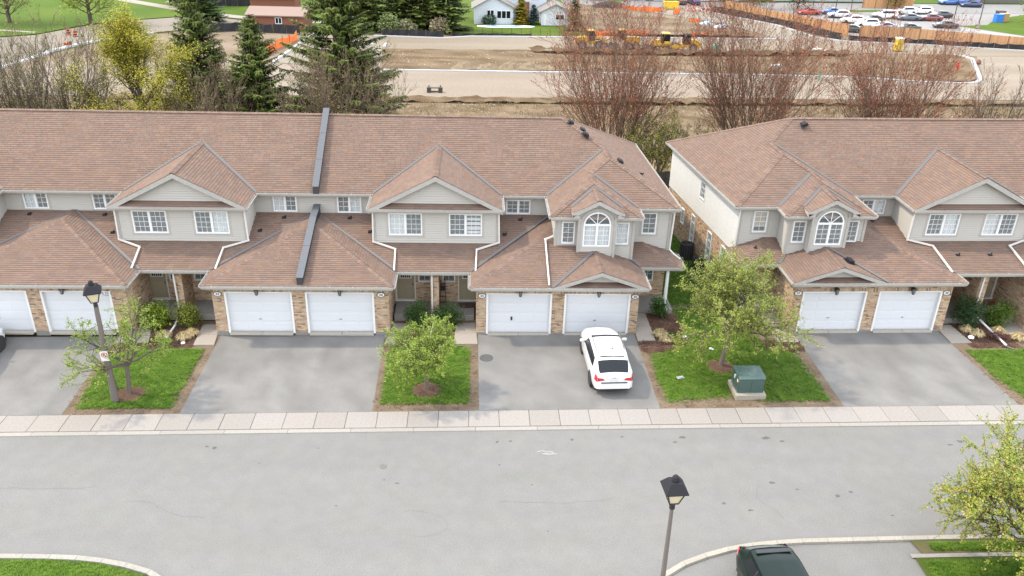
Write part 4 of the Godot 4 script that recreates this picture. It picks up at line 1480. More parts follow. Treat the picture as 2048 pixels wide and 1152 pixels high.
	var ps := span(8.1, 10.15)
	window(root, Vector3(ps.x, 0.3, -3.69), Vector3.RIGHT, holes_in(ps.x, 0.3, [[8.95, 9.55, 1.25, 2.4]])[0], 1, 2, 3, ["dark"], false)
	side_wall(bk, bback, 8.12, -3.7, 0.0, 0.0, yE - 0.05, 1.0)
	var pf := span(8.15, 10.4)
	cc.soft_box(Vector3((pf.x + pf.y) * 0.5, 0.17, -2.9), Vector3(pf.y - pf.x, 0.36, 1.58), 0.02)
	var col := B.new()
	col.soft_box(P(9.93, 0.42, -2.05), Vector3(0.3, 0.16, 0.3), 0.02)
	col.tube([P(9.93, 0.45, -2.05), P(9.93, yE - 0.2, -2.05)], [0.1, 0.085], 16)
	col.soft_box(P(9.93, yE - 0.16, -2.05), Vector3(0.26, 0.1, 0.26), 0.02)
	put("porch_column", col, M.white, root)
	tr.box(P(9.35, yE - 0.12, -2.02), Vector3(2.5, 0.2, 0.14))
	# ---- everything shared
	for s in slopes:
		var pts := []
		for v in s:
			pts.append(q.call(v))
		var near: bool = s[0].z > 0.4 and s.size() > 2 and absf(s[1].z - 0.5) < 0.01
		shingle_slope(sh, slab, pts, singles if near else {})
	for c in caps_at:
		caps(cp, q.call(c[0]), q.call(c[1]))
	for c in valleys:
		var vb := B.new()
		valley(vb, q.call(c[0]), q.call(c[1]))
		put("valley_flashing", vb, M.flashing, roof)
	for g in gutters:
		var s := span(g[0], g[1])
		gt = B.new()
		gutter(gt, Vector3(s.x, g[2] - 0.01, g[3]), Vector3(s.y, g[2] - 0.01, g[3]), Vector3.BACK)
		put("gutter", gt, M.fascia, root)
		soffit.box(Vector3((s.x + s.y) * 0.5, g[2] - 0.2, g[3] - 0.2), Vector3(s.y - s.x - 0.02, 0.03, 0.38))
	for g in side_gutters:
		var out := P(1, 0, 0) - P(0, 0, 0)
		gt = B.new()
		gutter(gt, q.call(Vector3(g[0], g[1] - 0.012, g[2])), q.call(Vector3(g[3], g[1] - 0.012, g[4])), out * g[5])
		put("gutter", gt, M.fascia, root)
	put("sheathing", slab, M.slab, roof)
	put("soffit", soffit, M.fascia, roof, true)
	put("shingles", sh, M.shingle, roof, true)
	put("ridge_caps", cp, M.shingle, roof, true)
	var wall := Node3D.new()
	wall.name = "wall"
	root.add_child(wall)
	put("lap_siding", sd, M.siding, wall, true)
	put("sheathing", sback, M.siding_back, wall)
	put("bricks", bk, M.brick, wall, true)
	put("mortar", bback, M.mortar, wall)
	put("trim_boards", tr, M.trim, wall)
	put("porch_slab", cc, M.concrete, root)
	for v in cfg.vents:
		roof_vent(root, P(v[0], v[1], v[2]), Vector3(v[3] if mirror_at < 0.0 else -v[3], 1, v[4]), v.size() > 5, 0.0 if v.size() < 7 else v[6])
	for pl in cfg.plaques:
		plaque(root, P(pl[0], pl[1], 0.015), pl[2])
	for cl in cfg.lights:
		coach_light(root, P(cl, 2.44, 0.03))


func garage_front(root: Node3D, bk: B, back: B, xa: float, xb: float, d: Array, yE: float, cfg: Dictionary) -> void:
	var top := 2.27
	front_brick(root, bk, back, xa, xb, 0.0, yE - 0.06, 0.0, [[d[0], d[1], -0.1, top], [d[2], d[3], -0.1, top]], 2.28)
	var s := span(xa, xb)
	for k in 2:
		var h: Rect2 = holes_in(s.x, 0.0, [[d[k * 2], d[k * 2 + 1], 0.0, top]])[0]
		garage_door(root, Vector3(s.x, 0.05, 0.0), Vector3.RIGHT, h, "black" if absf(d[k * 2] - cfg.get("black_handle", 99.0)) < 0.1 else "")
	var ft := B.new()
	ft.col = Color(0.3, 0.285, 0.26)
	for e in [[xa, d[0]], [d[1], d[2]], [d[3], xb]]:
		var w := span(e[0], e[1])
		ft.box(Vector3((w.x + w.y) * 0.5, 0.0, 0.0), Vector3(w.y - w.x, 0.26, 0.06))
	put("foundation", ft, M.concrete, root)


func entries(root: Node3D, bk: B, back: B, cc: B, gx: float, yE: float, zE: float, cfg: Dictionary) -> void:
	var zb := -2.9
	var a: float = cfg.recess_ends[gx][0]
	var e: float = cfg.recess_ends[gx][1]
	var doors := [gx - 1.62, gx + 1.62]
	var holes := []
	for dx in doors:
		holes.append([dx - 0.52, dx + 0.52, 0.3, 2.5])
	var wins := []
	for k in 2:
		var wx: float = (doors[k] + (0.98 if k == 0 else -1.02))
		wins.append([wx - 0.3, wx + 0.34, 1.5, 2.45])
	front_brick(root, bk, back, a, e, 0.0, yE - 0.02, zb, holes + wins)
	var s := span(a, e)
	for w in wins:
		window(root, Vector3(s.x, 0.0, zb), Vector3.RIGHT, holes_in(s.x, 0.0, [w])[0], 1, 2, 3, ["dark"], false)
	for dx in doors:
		entry_door(root, P(dx, 0.36, zb - 0.1), Vector3.RIGHT, 0.92, 2.05)
	# porch floor with a step, and the party pier between the two doors
	cc = B.new()
	cc.col = Color(0.34, 0.32, 0.29)
	cc.soft_box(P((a + e) * 0.5, 0.16, (zb + zE) * 0.5 - 0.1), Vector3(e - a - 0.2, 0.36, zE - zb - 0.15), 0.02)
	put("porch_slab", cc, M.concrete, root)
	var px: float = gx - 0.05
	front_brick(root, bk, back, px - 0.2, px + 0.2, 0.0, yE - 0.05, zE - 0.3, [])
	side_wall(bk, back, px + 0.2, zb, zE - 0.3, 0.0, yE - 0.05, 1.0)
	side_wall(bk, back, px - 0.2, zb, zE - 0.3, 0.0, yE - 0.05, -1.0)
	for k: float in [-1.0, 1.0]:
		side_wall(bk, back, e if k > 0 else a, zb, 0.0, 0.0, yE - 0.05, -k)
	var ds: float = px - 0.12 * (1.0 if mirror_at < 0.0 else -1.0)
	downspout(root, [P(ds, yE - 0.1, zE + 0.06), P(ds, yE - 0.3, zE - 0.2), P(ds, 0.32, zE - 0.22), P(ds + 0.02, 0.22, zE - 0.1)])


func bay_gable(root: Node3D, sh: B, slab: B, sd: B, back: B, tr: B, vl: B, cp: B, yE: float, cfg: Dictionary) -> void:  # the tall arched window under its own small gable
	var z := -2.0
	var s := span(5.2, 7.0)
	var mid := (s.x + s.y) * 0.5
	var w := 1.34
	var spring := 5.12
	var y0 := 3.97
	var lo := yE + 0.35
	front_siding(root, sd, back, 5.2, 7.0, lo, y0, z, [])
	for k: float in [-1.0, 1.0]:
		var xa := minf(mid + k * w * 0.5, mid + k * 0.9)
		var o := Vector3(xa, y0, z)
		lap_siding(sd, o, Vector3.RIGHT, 0.9 - w * 0.5, 1.35, [])
		wall_grid(back, o, Vector3.RIGHT, 0.9 - w * 0.5, 1.35, [], 0.16)
	window(root, Vector3(s.x, 0, z), Vector3.RIGHT, Rect2(mid - w * 0.5 - s.x, y0, w, spring - y0), 2, 2, 4, [cfg.arch_cover, cfg.arch_cover], false)
	# spandrel round the half-round light
	var r := w * 0.5
	var n := 20
	var sp := B.new()
	for i in n:
		var a := PI * i / n
		var e := PI * (i + 1) / n
		var pa := Vector3(mid + cos(a) * r, spring + sin(a) * r, z + 0.012)
		var pe := Vector3(mid + cos(e) * r, spring + sin(e) * r, z + 0.012)
		var ya := 6.28 - 0.52 * absf(cos(a)) * 0.9 - 0.05
		var ta := Vector3(mid + cos(a) * 0.9, maxf(ya, pa.y + 0.02), z + 0.012)
		var ye := 6.28 - 0.52 * absf(cos(e)) * 0.9 - 0.05
		var te := Vector3(mid + cos(e) * 0.9, maxf(ye, pe.y + 0.02), z + 0.012)
		if a < 0.4 or a > PI - 0.45:
			ta.y = minf(ta.y, 6.2)
		sp.fan([pa, ta, te, pe], Vector3.BACK)
		sp.fan([pa, pe, pe - Vector3(0, 0, 0.15), pa - Vector3(0, 0, 0.15)], Vector3(mid, spring, 0) - pa)
	put("spandrel", sp, M.trim, root)
	var win := Node3D.new()
	win.name = "arched_window"
	root.add_child(win, true)
	win.position = Vector3(mid, spring, z)
	var fr := B.new()
	var ring := B.new()
	for i in n:
		var a := PI * i / n
		var e := PI * (i + 1) / n
		for pair in [[fr, r + 0.005, r - 0.06, 0.06], [ring, r + 0.2, r + 0.09, 0.045]]:
			var o1 := Vector3(cos(a), sin(a), 0)
			var o2 := Vector3(cos(e), sin(e), 0)
			var f := Vector3(0, 0, pair[3])
			pair[0].fan([o1 * pair[1] + f, o2 * pair[1] + f, o2 * pair[2] + f, o1 * pair[2] + f], Vector3.BACK)
			pair[0].fan([o1 * pair[1] + f, o2 * pair[1] + f, o2 * pair[1], o1 * pair[1]], o1)
			pair[0].fan([o1 * pair[2] + f, o2 * pair[2] + f, o2 * pair[2], o1 * pair[2]], -o1)
	for a in [PI * 0.25, PI * 0.5, PI * 0.75]:
		fr.bar(Vector3(0, 0.02, 0.035), Vector3(cos(a), sin(a), 0) * (r - 0.03) + Vector3(0, 0, 0.035), 0.035, 0.03, Vector3.BACK)
	fr.soft_box(Vector3(0, 0.0, 0.035), Vector3(w, 0.1, 0.07), 0.01)
	put("frame", fr, M.white, win)
	put("arch_trim", ring, M.trim, win)
	for i in 4:
		var g := B.new()
		var pts := [Vector3(0, 0, 0.0)]
		for k in 6:
			var a := PI * (i + k / 5.0) / 4.0
			pts.append(Vector3(cos(a), sin(a), 0) * (r - 0.02))
		g.fan(pts, Vector3.BACK)
		put("pane", g, M.glass, win)
	var rm := B.new()
	rm.box(Vector3(0, r * 0.5, -0.5), Vector3(w, r + 0.1, 0.02))
	put("room", rm, M.room, win)
	# its roof
	var zf := -1.72
	var yb := 5.8
	var pk := yb + 0.52 * 1.28
	var zr := -2.05 - (pk - 5.5) / 0.595
	var ze := -2.05 - (yb - 5.5) / 0.595
	for k: float in [-1.0, 1.0]:
		shingle_slope(sh, slab, [Vector3(mid + 1.28 * k, yb, zf), Vector3(mid + 1.28 * k, yb, ze), Vector3(mid, pk, zr), Vector3(mid, pk, zf)])
		vl = B.new()
		valley(vl, Vector3(mid + 1.28 * k, yb, ze), Vector3(mid, pk, zr))
		put("valley_flashing", vl, M.flashing, root)
		rake(root, Vector3(mid + 1.3 * k, yb - 0.02, zf + 0.02), Vector3(mid, pk - 0.02, zf + 0.02), 0.2)
		tr.box(Vector3(mid + 1.12 * k, yb - 0.16, zf - 0.1), Vector3(0.34, 0.16, 0.24))
		tr.box(Vector3(mid + 1.25 * k, yb - 0.13, (zf + ze) * 0.5 - 0.05), Vector3(0.05, 0.16, zf - ze - 0.14))
	caps(cp, Vector3(mid, pk, zf), Vector3(mid, pk, zr))


func build_left_block() -> void:
	mirror_at = -1.0
	var root := thing("townhouse_row", "long row of brown-roofed townhouses with dark roof parapets, garages 32 to 36", "townhouses", Vector3.ZERO)
	root.rotation = Vector3(0, -0.005, -0.009)
	building_block(root, {
		"low": 2.87, "end_back": 10.0, "ridge_end": 4.9, "low_z": -1.2, "low_slope": 0.333, "far_x": -40.0,
		"gables": [-1.9, -14.55, -27.3], "hips": [-8.31, -20.75, -33.5],
		"covers": {-1.9: ["curtain", "dark", "dark", "slats"], -14.55: ["dark", "dark", "dark", "curtain"]},
		"recess_ends": {-1.9: [-4.11, 0.15], -14.55: [-16.55, -12.51], -27.3: [-29.3, -24.95]},
		"recess": [[1.72, 2.98, 4.32, 5.1, 2, 2, 3, ["dark"]], [-7.15, -5.92, 4.3, 5.22, 2, 2, 3, ["dark", "curtain"]], [-10.48, -9.28, 4.33, 5.22, 2, 2, 3, ["curtain", "dark"]], [-19.7, -18.5, 4.36, 5.28, 2, 2, 3, ["dark"]], [-23.2, -22.0, 4.36, 5.28, 2, 2, 3, ["curtain", "dark"]]],
		"wing_cover": "dark", "bay_cover": "curtain", "arch_cover": "curtain", "black_handle": 0.64,
		"low_gutters": [[-3.82, -0.14], [-16.26, -12.8], [-29.0, -25.24]],
		"main_gutters": [[1.42, 3.8], [-11.23, -5.22], [-24.0, -17.87]],
		"vents": [[2.45, 4.13, -4.98, 0.0, 0.333], [1.6, 3.76, -3.85, 0.0, 0.333], [-6.5, 4.13, -4.98, 0.0, 0.333], [-5.35, 3.8, -3.95, 0.0, 0.333], [-9.9, 4.13, -4.98, 0.0, 0.333], [-10.95, 3.8, -3.98, 0.0, 0.333], [-19.1, 4.15, -5.05, 0.0, 0.333], [-18.3, 3.72, -3.75, 0.0, 0.333], [-22.9, 4.15, -5.05, 0.0, 0.333],
			[5.35, 8.1, -9.55, 0.5, 0.0, 1, PI / 2], [6.0, 7.75, -9.3, 0.5, 0.0, 1, PI / 2], [6.1, 7.7, -8.6, 0.5, 0.0, 1, PI / 2], [7.75, 6.87, -6.5, 0.5, 0.0, 1, PI / 2], [8.95, 6.25, -6.4, 0.5, 0.0]],
		"plaques": [[-17.42, 2.2, "32"], [-12.24, 2.2, "33"], [-4.46, 2.2, "34"], [0.42, 2.18, "35"], [7.92, 2.18, "36"]],
		"lights": [-19.4, -10.34, -6.4, 2.28, 6.1],
	})
	# fire parapets that divide the roof
	var pr := B.new()
	var pc := B.new()
	var x := -8.15
	for seg in [[Vector3(x, 8.36, -9.85), Vector3(x, 5.55, -4.92)], [Vector3(x - 0.05, 4.45, -5.3), Vector3(x - 0.05, 4.3, -4.0)], [Vector3(x - 0.05, 4.3, -4.0), Vector3(x - 0.05, 2.95, 0.42)]]:
		var a: Vector3 = seg[0]
		var b: Vector3 = seg[1]
		pr.prism([a + Vector3(-0.14, -0.2, 0), b + Vector3(-0.14, -0.2, 0), b + Vector3(-0.14, 0.3, 0), a + Vector3(-0.14, 0.3, 0)], Vector3(0.28, 0, 0))
		var l := a.distance_to(b)
		var n := maxi(1, int(round(l / 1.9)))
		for k in n:
			var c0 := a.lerp(b, (k + 0.004) / n) + Vector3.UP * 0.315
			var c1 := a.lerp(b, (k + 0.996) / n) + Vector3.UP * 0.315
			pc = B.new()
			pc.bar(c0, c1, 0.34, 0.035)
			put("parapet_cap", pc, M.parapet_cap, root)
	put("parapet", pr, M.parapet, root)
	downspout(root, [Vector3(4.02, 5.35, -2.3), Vector3(4.02, 4.3, -2.5), Vector3(3.62, 4.02, -2.7), Vector3(3.62, 3.0, 0.45)])
	downspout(root, [Vector3(10.28, 5.4, -3.5), Vector3(10.25, 3.1, -3.62), Vector3(10.45, 2.95, -3.3), Vector3(10.7, 2.86, -2.9)])


func build_right_block() -> void:
	mirror_at = 24.0
	var root := thing("townhouse_row", "townhouse row right of the gap, pale siding on its end wall, garages 37 and 38", "townhouses", Vector3.ZERO)
	building_block(root, {
		"low": 3.02, "end_back": 11.75, "ridge_end": 5.95, "low_z": -0.55, "low_slope": 0.235, "far_x": -24.0,
		"gables": [-1.9, -14.55], "hips": [-8.31, -20.75],
		"covers": {-1.9: ["curtain", "dark", "dark", "curtain"]},
		"recess_ends": {-1.9: [-4.11, 0.15], -14.55: [-16.55, -12.51]},
		"recess": [[1.72, 2.98, 4.3, 5.12, 2, 2, 3, ["dark", "curtain"]], [-7.15, -5.92, 4.3, 5.22, 2, 2, 3, ["dark"]]],
		"wing_cover": "blind", "bay_cover": "dark", "arch_cover": "dark",
		"low_gutters": [[-3.82, -0.14], [-16.26, -12.8]],
		"main_gutters": [[1.42, 3.8], [-11.23, -5.22], [-24.0, -17.87]],
		"end_windows_up": [Rect2(5.1, 1.1, 0.75, 1.05)],
		"end_windows_low": [Rect2(1.0, 1.3, 0.55, 0.95), Rect2(2.6, 1.3, 0.55, 0.95), Rect2(4.3, 0.75, 0.6, 1.75), Rect2(6.9, 0.55, 0.65, 1.95), Rect2(8.9, 0.5, 0.65, 2.0)],
		"vents": [[2.45, 4.1, -4.9, 0.0, 0.235], [5.35, 8.1, -9.2, 0.5, 0.0, 1, PI / 2], [7.9, 6.8, -6.7, 0.5, 0.0, 1, PI / 2], [9.1, 6.2, -6.0, 0.5, 0.0], [-0.9, 3.35, -2.0, 0.0, 0.235], [-2.6, 3.35, -2.0, 0.0, 0.235], [5.35, 3.6, -0.7, -0.3, 0.0, 1, PI / 2], [9.4, 3.36, -2.9, 0.3, 0.1]],
		"plaques": [[7.95, 2.24, "37"], [0.42, 2.22, "38"]],
		"lights": [6.1, 2.24],
	})
	downspout(root, [P(10.24, 5.4, -3.5), P(10.24, 3.1, -3.62), P(10.6, 2.95, -3.0)])
	mirror_at = -1.0


# ------------------------------------------------------------------ plants
func leaf_quad(b: B, p: Vector3, size: float, upish := 0.5) -> void:
	var d := Vector3(rng.randfn(), rng.randfn() * 0.6, rng.randfn()).normalized()
	var s := d.cross(Vector3(rng.randfn() * 0.6, 1.0, rng.randfn() * 0.6)).normalized()
	var w := s * size * 0.32
	b.fan([p, p + d * size * 0.5 - w, p + d * size, p + d * size * 0.5 + w], Vector3.UP * upish + Vector3(rng.randfn(), rng.randfn(), rng.randfn()) * 0.2)


func limb(wood: B, tips: Array, p: Vector3, d: Vector3, length: float, r: float, level: int, o: Dictionary) -> void:  # one bough with its side shoots
	var segs: int = o.segs[level]
	var pts := [p]
	var rad := [r]
	var q := p
	var dir := d
	for i in segs:
		var bend: float = o.bend[level]
		dir = (dir + Vector3(rng.randfn(), rng.randfn(), rng.randfn()) * bend + Vector3.UP * o.rise[level]).normalized()
		q += dir * length / segs
		pts.append(q)
		rad.append(maxf(r * (1.0 - 0.85 * (i + 1) / segs), o.get("rmin", 0.006)))
	wood.col = o.bark[0].lerp(o.bark[1], clampf(level / 2.0 + rng.randf_range(-0.2, 0.2), 0.0, 1.0))
	wood.tube(pts, rad, 6 if level == 0 else (4 if level == 1 else 3), false)
	if level + 1 >= o.segs.size():
		tips.append([pts, dir])
		return
	var n: int = o.kids[level]
	for k in n:
		var t := lerpf(o.from[level], 1.0, (k + rng.randf() * 0.7) / n)
		var f := t * segs
		var i := mini(int(f), segs - 1)
		var at: Vector3 = pts[i].lerp(pts[i + 1], f - i)
		var along: Vector3 = (pts[i + 1] - pts[i]).normalized()
		var side := along.cross(Vector3(rng.randfn(), rng.randfn(), rng.randfn())).normalized()
		var spread: float = o.spread[level] * rng.randf_range(0.7, 1.25)
		limb(wood, tips, at, (along * cos(spread) + side * sin(spread)).normalized(), length * o.ratio[level] * rng.randf_range(0.7, 1.2) * (1.15 - 0.5 * t), rad[i] * 0.6, level + 1, o)
	if o.get("end_tip", true):
		tips.append([[pts[-2], pts[-1]], dir])


func garden_tree(called: String, label: String, at: Vector3, o: Dictionary) -> Node3D:
	rng.seed = o.seed
	var t := thing(called, label, "tree", at, 0.0, o.get("group", ""))
	var wood := B.new()
	var tips := []
	var th: float = o.trunk_h
	var lean: Vector3 = o.get("lean", Vector3.ZERO)
	wood.col = o.bark[0]
	var tr: float = o.trunk_r
	var top := Vector3(0, th, 0) + lean
	wood.tube([Vector3(0, -0.1, 0), Vector3(0, 0.08, 0), Vector3(0, th * 0.5, 0) + lean * 0.4 + Vector3(0.03, 0, 0.02), top], [tr * 1.5, tr * 1.1, tr, tr * 0.85], 9, false)
	put("trunk", wood, M.bark, t)
	wood = B.new()
	var n: int = o.limbs
	for i in n:
		var a := TAU * i / n + rng.randf_range(-0.3, 0.3)
		var tilt: float = lerpf(o.tilt[0], o.tilt[1], rng.randf())
		var d := Vector3(cos(a) * sin(tilt), cos(tilt), sin(a) * sin(tilt))
		limb(wood, tips, top - Vector3.UP * rng.randf() * th * o.get("low", 0.2), d, o.length * rng.randf_range(0.8, 1.15), tr * 0.55, 0, o)
	put("boughs", wood, M.bark, t, true)
	var lv := B.new()
	var per: int = o.leaves
	for tip in tips:
		var pts: Array = tip[0]
		for k in per:
			var f := rng.randf() * (pts.size() - 1)
			var i := mini(int(f), pts.size() - 2)
			var p: Vector3 = pts[i].lerp(pts[i + 1], f - i) + Vector3(rng.randfn(), rng.randfn(), rng.randfn()) * o.get("fluff", 0.05)
			lv.col = o.leaf[0].lerp(o.leaf[1], rng.randf()) if rng.randf() > o.get("odd_share", 0.0) else o.odd
			leaf_quad(lv, p, o.leaf_size * rng.randf_range(0.6, 1.3))
	put("crown", lv, M.leaf, t, true)
	return t


func mulch_ring(label: String, at: Vector3, r: float) -> void:
	var b := B.new()
	var n := 26
	var rim := []
	for i in n:
		var a := TAU * i / n
		var rr := r * rng.randf_range(0.9, 1.08)
		rim.append(Vector3(cos(a) * rr, 0.05, sin(a) * rr * 0.92))
	b.col = Color(0.13, 0.08, 0.055)
	for i in n:
		var j := (i + 1) % n
		b.fan([rim[i], rim[j], rim[j] * 0.55 + Vector3.UP * 0.09, rim[i] * 0.55 + Vector3.UP * 0.09], Vector3.UP)
		b.fan([rim[i] * 0.55 + Vector3.UP * 0.09, rim[j] * 0.55 + Vector3.UP * 0.09, Vector3(0, 0.14, 0)], Vector3.UP)
	for i in 260:
		var a := rng.randf() * TAU
		var d := sqrt(rng.randf()) * r * 1.02
		b.col = Color(0.15, 0.09, 0.06).lerp(Color(0.3, 0.2, 0.14), rng.randf())
		b.box(Vector3(cos(a) * d, 0.15 - 0.1 * d / r, sin(a) * d * 0.92), Vector3(0.09, 0.012, 0.03), Basis.from_euler(Vector3(rng.randf_range(-0.4, 0.4), rng.randf() * TAU, rng.randf_range(-0.4, 0.4))))
	var o := put("mulch_ring", b, M.soil, self)
	o.position = at
	tag(o, label, "mulch", "mulch rings round the lawn trees")


func shrub(called: String, label: String, at: Vector3, r: Vector3, ca: Color, cb: Color, n: int, size := 0.06, group := "") -> void:
	var t := thing(called, label, "shrub", at, 0.0, group)
	var w := B.new()
	w.col = Color(0.1, 0.075, 0.05)
	var lv := B.new()
	var lobes := []
	for i in 9:
		var a := TAU * i / 9.0 + rng.randf()
		lobes.append([Vector3(cos(a) * r.x * 0.5, r.y * rng.randf_range(0.35, 0.75), sin(a) * r.z * 0.5), rng.randf_range(0.4, 0.62)])
	lobes.append([Vector3(0, r.y * 0.72, 0), 0.5])
	for l in lobes:
		w.tube([Vector3.ZERO, l[0] * 0.6 + Vector3(0, 0.05, 0), l[0]], [0.025, 0.018, 0.008], 4, false)
		for k in n * 2 / lobes.size():
			var d: Vector3 = Vector3(rng.randfn(), rng.randfn(), rng.randfn()).normalized() * pow(rng.randf(), 0.45) * l[1]
			var p: Vector3 = l[0] + d * r
			if p.y < 0.03:
				continue
			lv.col = ca.lerp(cb, rng.randf())
			leaf_quad(lv, p, size * rng.randf_range(0.9, 1.8))
	put("stems", w, M.bark, t)
	put("leaves", lv, M.leaf, t, true)


func tuft_plant(called: String, label: String, at: Vector3, h: float, r: float, ca: Color, cb: Color, n: int, group := "") -> void:  # arching ornamental grass
	var b := B.new()
	for i in n:
		var a := rng.randf() * TAU
		var d := Vector3(cos(a), 0, sin(a))
		var reach := r * sqrt(rng.randf())
		var hh := h * rng.randf_range(0.6, 1.1) * (1.1 - 0.5 * reach / r)
		var s := Vector3(-d.z, 0, d.x) * 0.012
		var p := d * reach * 0.25
		var m := d * reach * 0.7 + Vector3.UP * hh
		var e := d * reach * 1.15 + Vector3.UP * hh * rng.randf_range(0.35, 0.9)
		b.col = ca.lerp(cb, rng.randf())
		b.fan([p - s, p + s, m + s, m - s], d + Vector3.UP)
		b.fan([m - s, m + s, e], d + Vector3.UP)
	var o := put(called, b, M.blade, self)
	o.position = at
	tag(o, label, "ornamental grass", group)


func flat_slab(parent: Node3D, called: String, pts: Array, y0: float, y1: float, col: Color, m: Material) -> MeshInstance3D:
	var b := B.new()
	b.col = col
	var p := []
	for q in pts:
		p.append(Vector3(q.x, y0, q.y))
	b.prism(p, Vector3.UP * (y1 - y0))
	return put(called, b, m, parent)


func build_gardens() -> void:
	# concrete walks from the driveways to the porches
	var cw := Color(0.42, 0.37, 0.315)
	var walks := [[V2([-13.4, 0.98, -12.42, 0.98, -12.62, -1.05, -13.5, -1.05]), "pale concrete walk to the porch beside garage 33"], [V2([-4.3, 0.98, -3.35, 0.98, -3.05, -1.05, -4.0, -1.05]), "concrete walk beside garage 34, half under the small tree"],
		[V2([-0.95, 1.06, 0.22, 1.06, 0.1, -1.05, -0.85, -1.05]), "concrete walk beside garage 35, right of the small tree"], [V2([8.1, 0.86, 8.98, 0.86, 8.98, -2.0, 8.2, -2.0]), "concrete walk between the white car's garage and the mulch bed"],
		[V2([-17.3, 0.7, -15.6, 0.7, -16.0, -1.05, -17.0, -1.05]), "concrete walk behind the leaning lamp post"], [V2([15.0, 1.1, 16.1, 1.1, 15.8, -1.9, 14.9, -1.9]), "concrete walk left of garage 37 behind the big lawn tree"],
		[V2([23.7, 1.3, 24.75, 1.3, 24.6, -0.5, 23.75, -0.5]), "concrete walk at the right corner of garage 38"], [V2([27.0, 0.5, 28.35, 0.5, 28.35, -1.2, 26.9, -1.2]), "concrete walk with a step at the far right porch"]]
	for w in walks:
		var o := Node3D.new()
		o.name = numbered("garden_walk")
		add_child(o)
		tag(o, w[1], "", "", "structure")
		var pts: Array = w[0]
		for k in 2:
			var a: Vector2 = pts[0].lerp(pts[3], k * 0.5 + 0.004)
			var b: Vector2 = pts[1].lerp(pts[2], k * 0.5 + 0.004)
			var c: Vector2 = pts[1].lerp(pts[2], k * 0.5 + 0.496)
			var d: Vector2 = pts[0].lerp(pts[3], k * 0.5 + 0.496)
			flat_slab(o, "slab", [a, b, c, d], -0.05, 0.085 + 0.004 * k, cw * (1.0 - 0.04 * k), M.concrete)
	var st := B.new()
	st.col = Color(0.33, 0.31, 0.28)
	st.soft_box(Vector3(27.5, 0.12, -1.0), Vector3(1.1, 0.22, 0.5), 0.02)
	tag(put("porch_step", st, M.concrete, self), "low concrete step by the far right front door", "step")
	# bark mulch on the beds
	var ch := chip()
	var beds := [[rect(-16.9, -0.9, -13.45, 1.2), 1500, [Vector3(-13.0, 0, 1.0)]], [rect(-3.2, -0.95, -0.95, 1.25), 1300, []], [V2([9.05, -1.9, 10.6, -1.9, 10.4, 0.9, 9.5, 1.8, 8.2, 1.9, 8.2, 0.95, 9.02, 0.95]), 1300, []], [rect(24.6, -0.9, 27.0, 1.7), 1400, []], [rect(14.2, 0.9, 16.1, 1.9), 500, []]]
	for i in beds.size():
		scatter("bark_mulch", beds[i][0], beds[i][1], ch, M.soil, ["bark mulch on the bed behind the left lawn tree", "bark mulch on the bed behind the middle lawn tree", "bark mulch on the bed right of the white car", "bark mulch on the bed at the far right porch", "bark mulch beside the walk of garage 37"][i], "mulch", {"ca": Color(0.1, 0.055, 0.04), "cb": Color(0.2, 0.12, 0.085), "lift": 0.045, "seed": 20 + i, "smin": 1.0, "smax": 1.9, "edge": 0.05})
	# rough brown edges where the grass thins out
	for i in 4:
		var r: Array = [rect(-17.3, 1.2, -12.4, 6.5), rect(-4.3, 1.2, 0.2, 6.5), rect(8.15, 0.9, 16.0, 6.5), rect(23.75, 1.6, 28.3, 6.5)][i]
		scatter("dead_leaves", r, [900, 900, 1700, 700][i], ch, M.soil, ["dry leaf litter round the left lawn", "dry leaf litter round the middle lawn", "dry leaf litter round the lawn with the green cabinet", "dry leaf litter round the far right lawn"][i], "leaf litter", {"ca": Color(0.2, 0.13, 0.08), "cb": Color(0.36, 0.27, 0.18), "lift": 0.04, "seed": 30 + i, "smin": 0.7, "smax": 1.4})
	# lawns
	var tf := tuft(6, 0.06, 0.055, 0.005)
	var ga := Color(0.083, 0.172, 0.015)
	var gb := Color(0.14, 0.235, 0.03)
	var lawns := [
		[V2([-16.75, 6.15, -12.85, 6.2, -12.75, 1.35, -14.5, 1.25, -16.4, 1.4, -17.0, 2.2]), 26000, [Vector3(-14.93, 5.08, 0.66)], "mown grass under the left lawn tree"],
		[V2([-4.0, 6.1, -0.15, 6.1, -0.15, 1.5, -1.0, 1.1, -3.3, 1.2, -4.05, 1.4]), 22000, [Vector3(-2.07, 5.0, 0.66)], "mown grass under the middle lawn tree"],
		[V2([8.6, 2.2, 9.6, 1.75, 10.7, 1.0, 10.6, -2.5, 12.9, -2.5, 14.0, 0.4, 14.4, 1.7, 15.4, 1.9, 15.75, 6.2, 12.6, 6.15, 11.2, 5.75, 9.9, 5.9, 8.6, 6.1, 8.35, 4.0]), 47000, [Vector3(11.58, 3.26, 0.68), Vector3(12.15, 5.4, 0.78)], "mown grass round the green electrical cabinet"],
		[V2([24.1, 1.9, 28.3, 1.9, 28.3, 6.0, 24.6, 6.1, 24.2, 4.0]), 22000, [], "mown grass at the far right driveway"],
		[V2([-24, 14.85, -15.8, 14.86, -14.2, 14.94, -12.9, 15.06, -11.7, 15.34, -10.8, 15.66, -10.3, 15.96, -9.5, 16.8, -9.3, 19, -24, 19]), 36000, [], "grass inside the curved kerb across the road"],
		[rect(15.75, 14.85, 24, 15.25), 5000, [], "narrow strip of grass along the kerb across the road"],
		[rect(15.2, 15.72, 24, 19), 22000, [], "grass below the tree across the road"],
		[rect(10.3, -17.5, 13.2, -2.6), 12000, [], "shaded grass in the gap between the two rows"],
	]
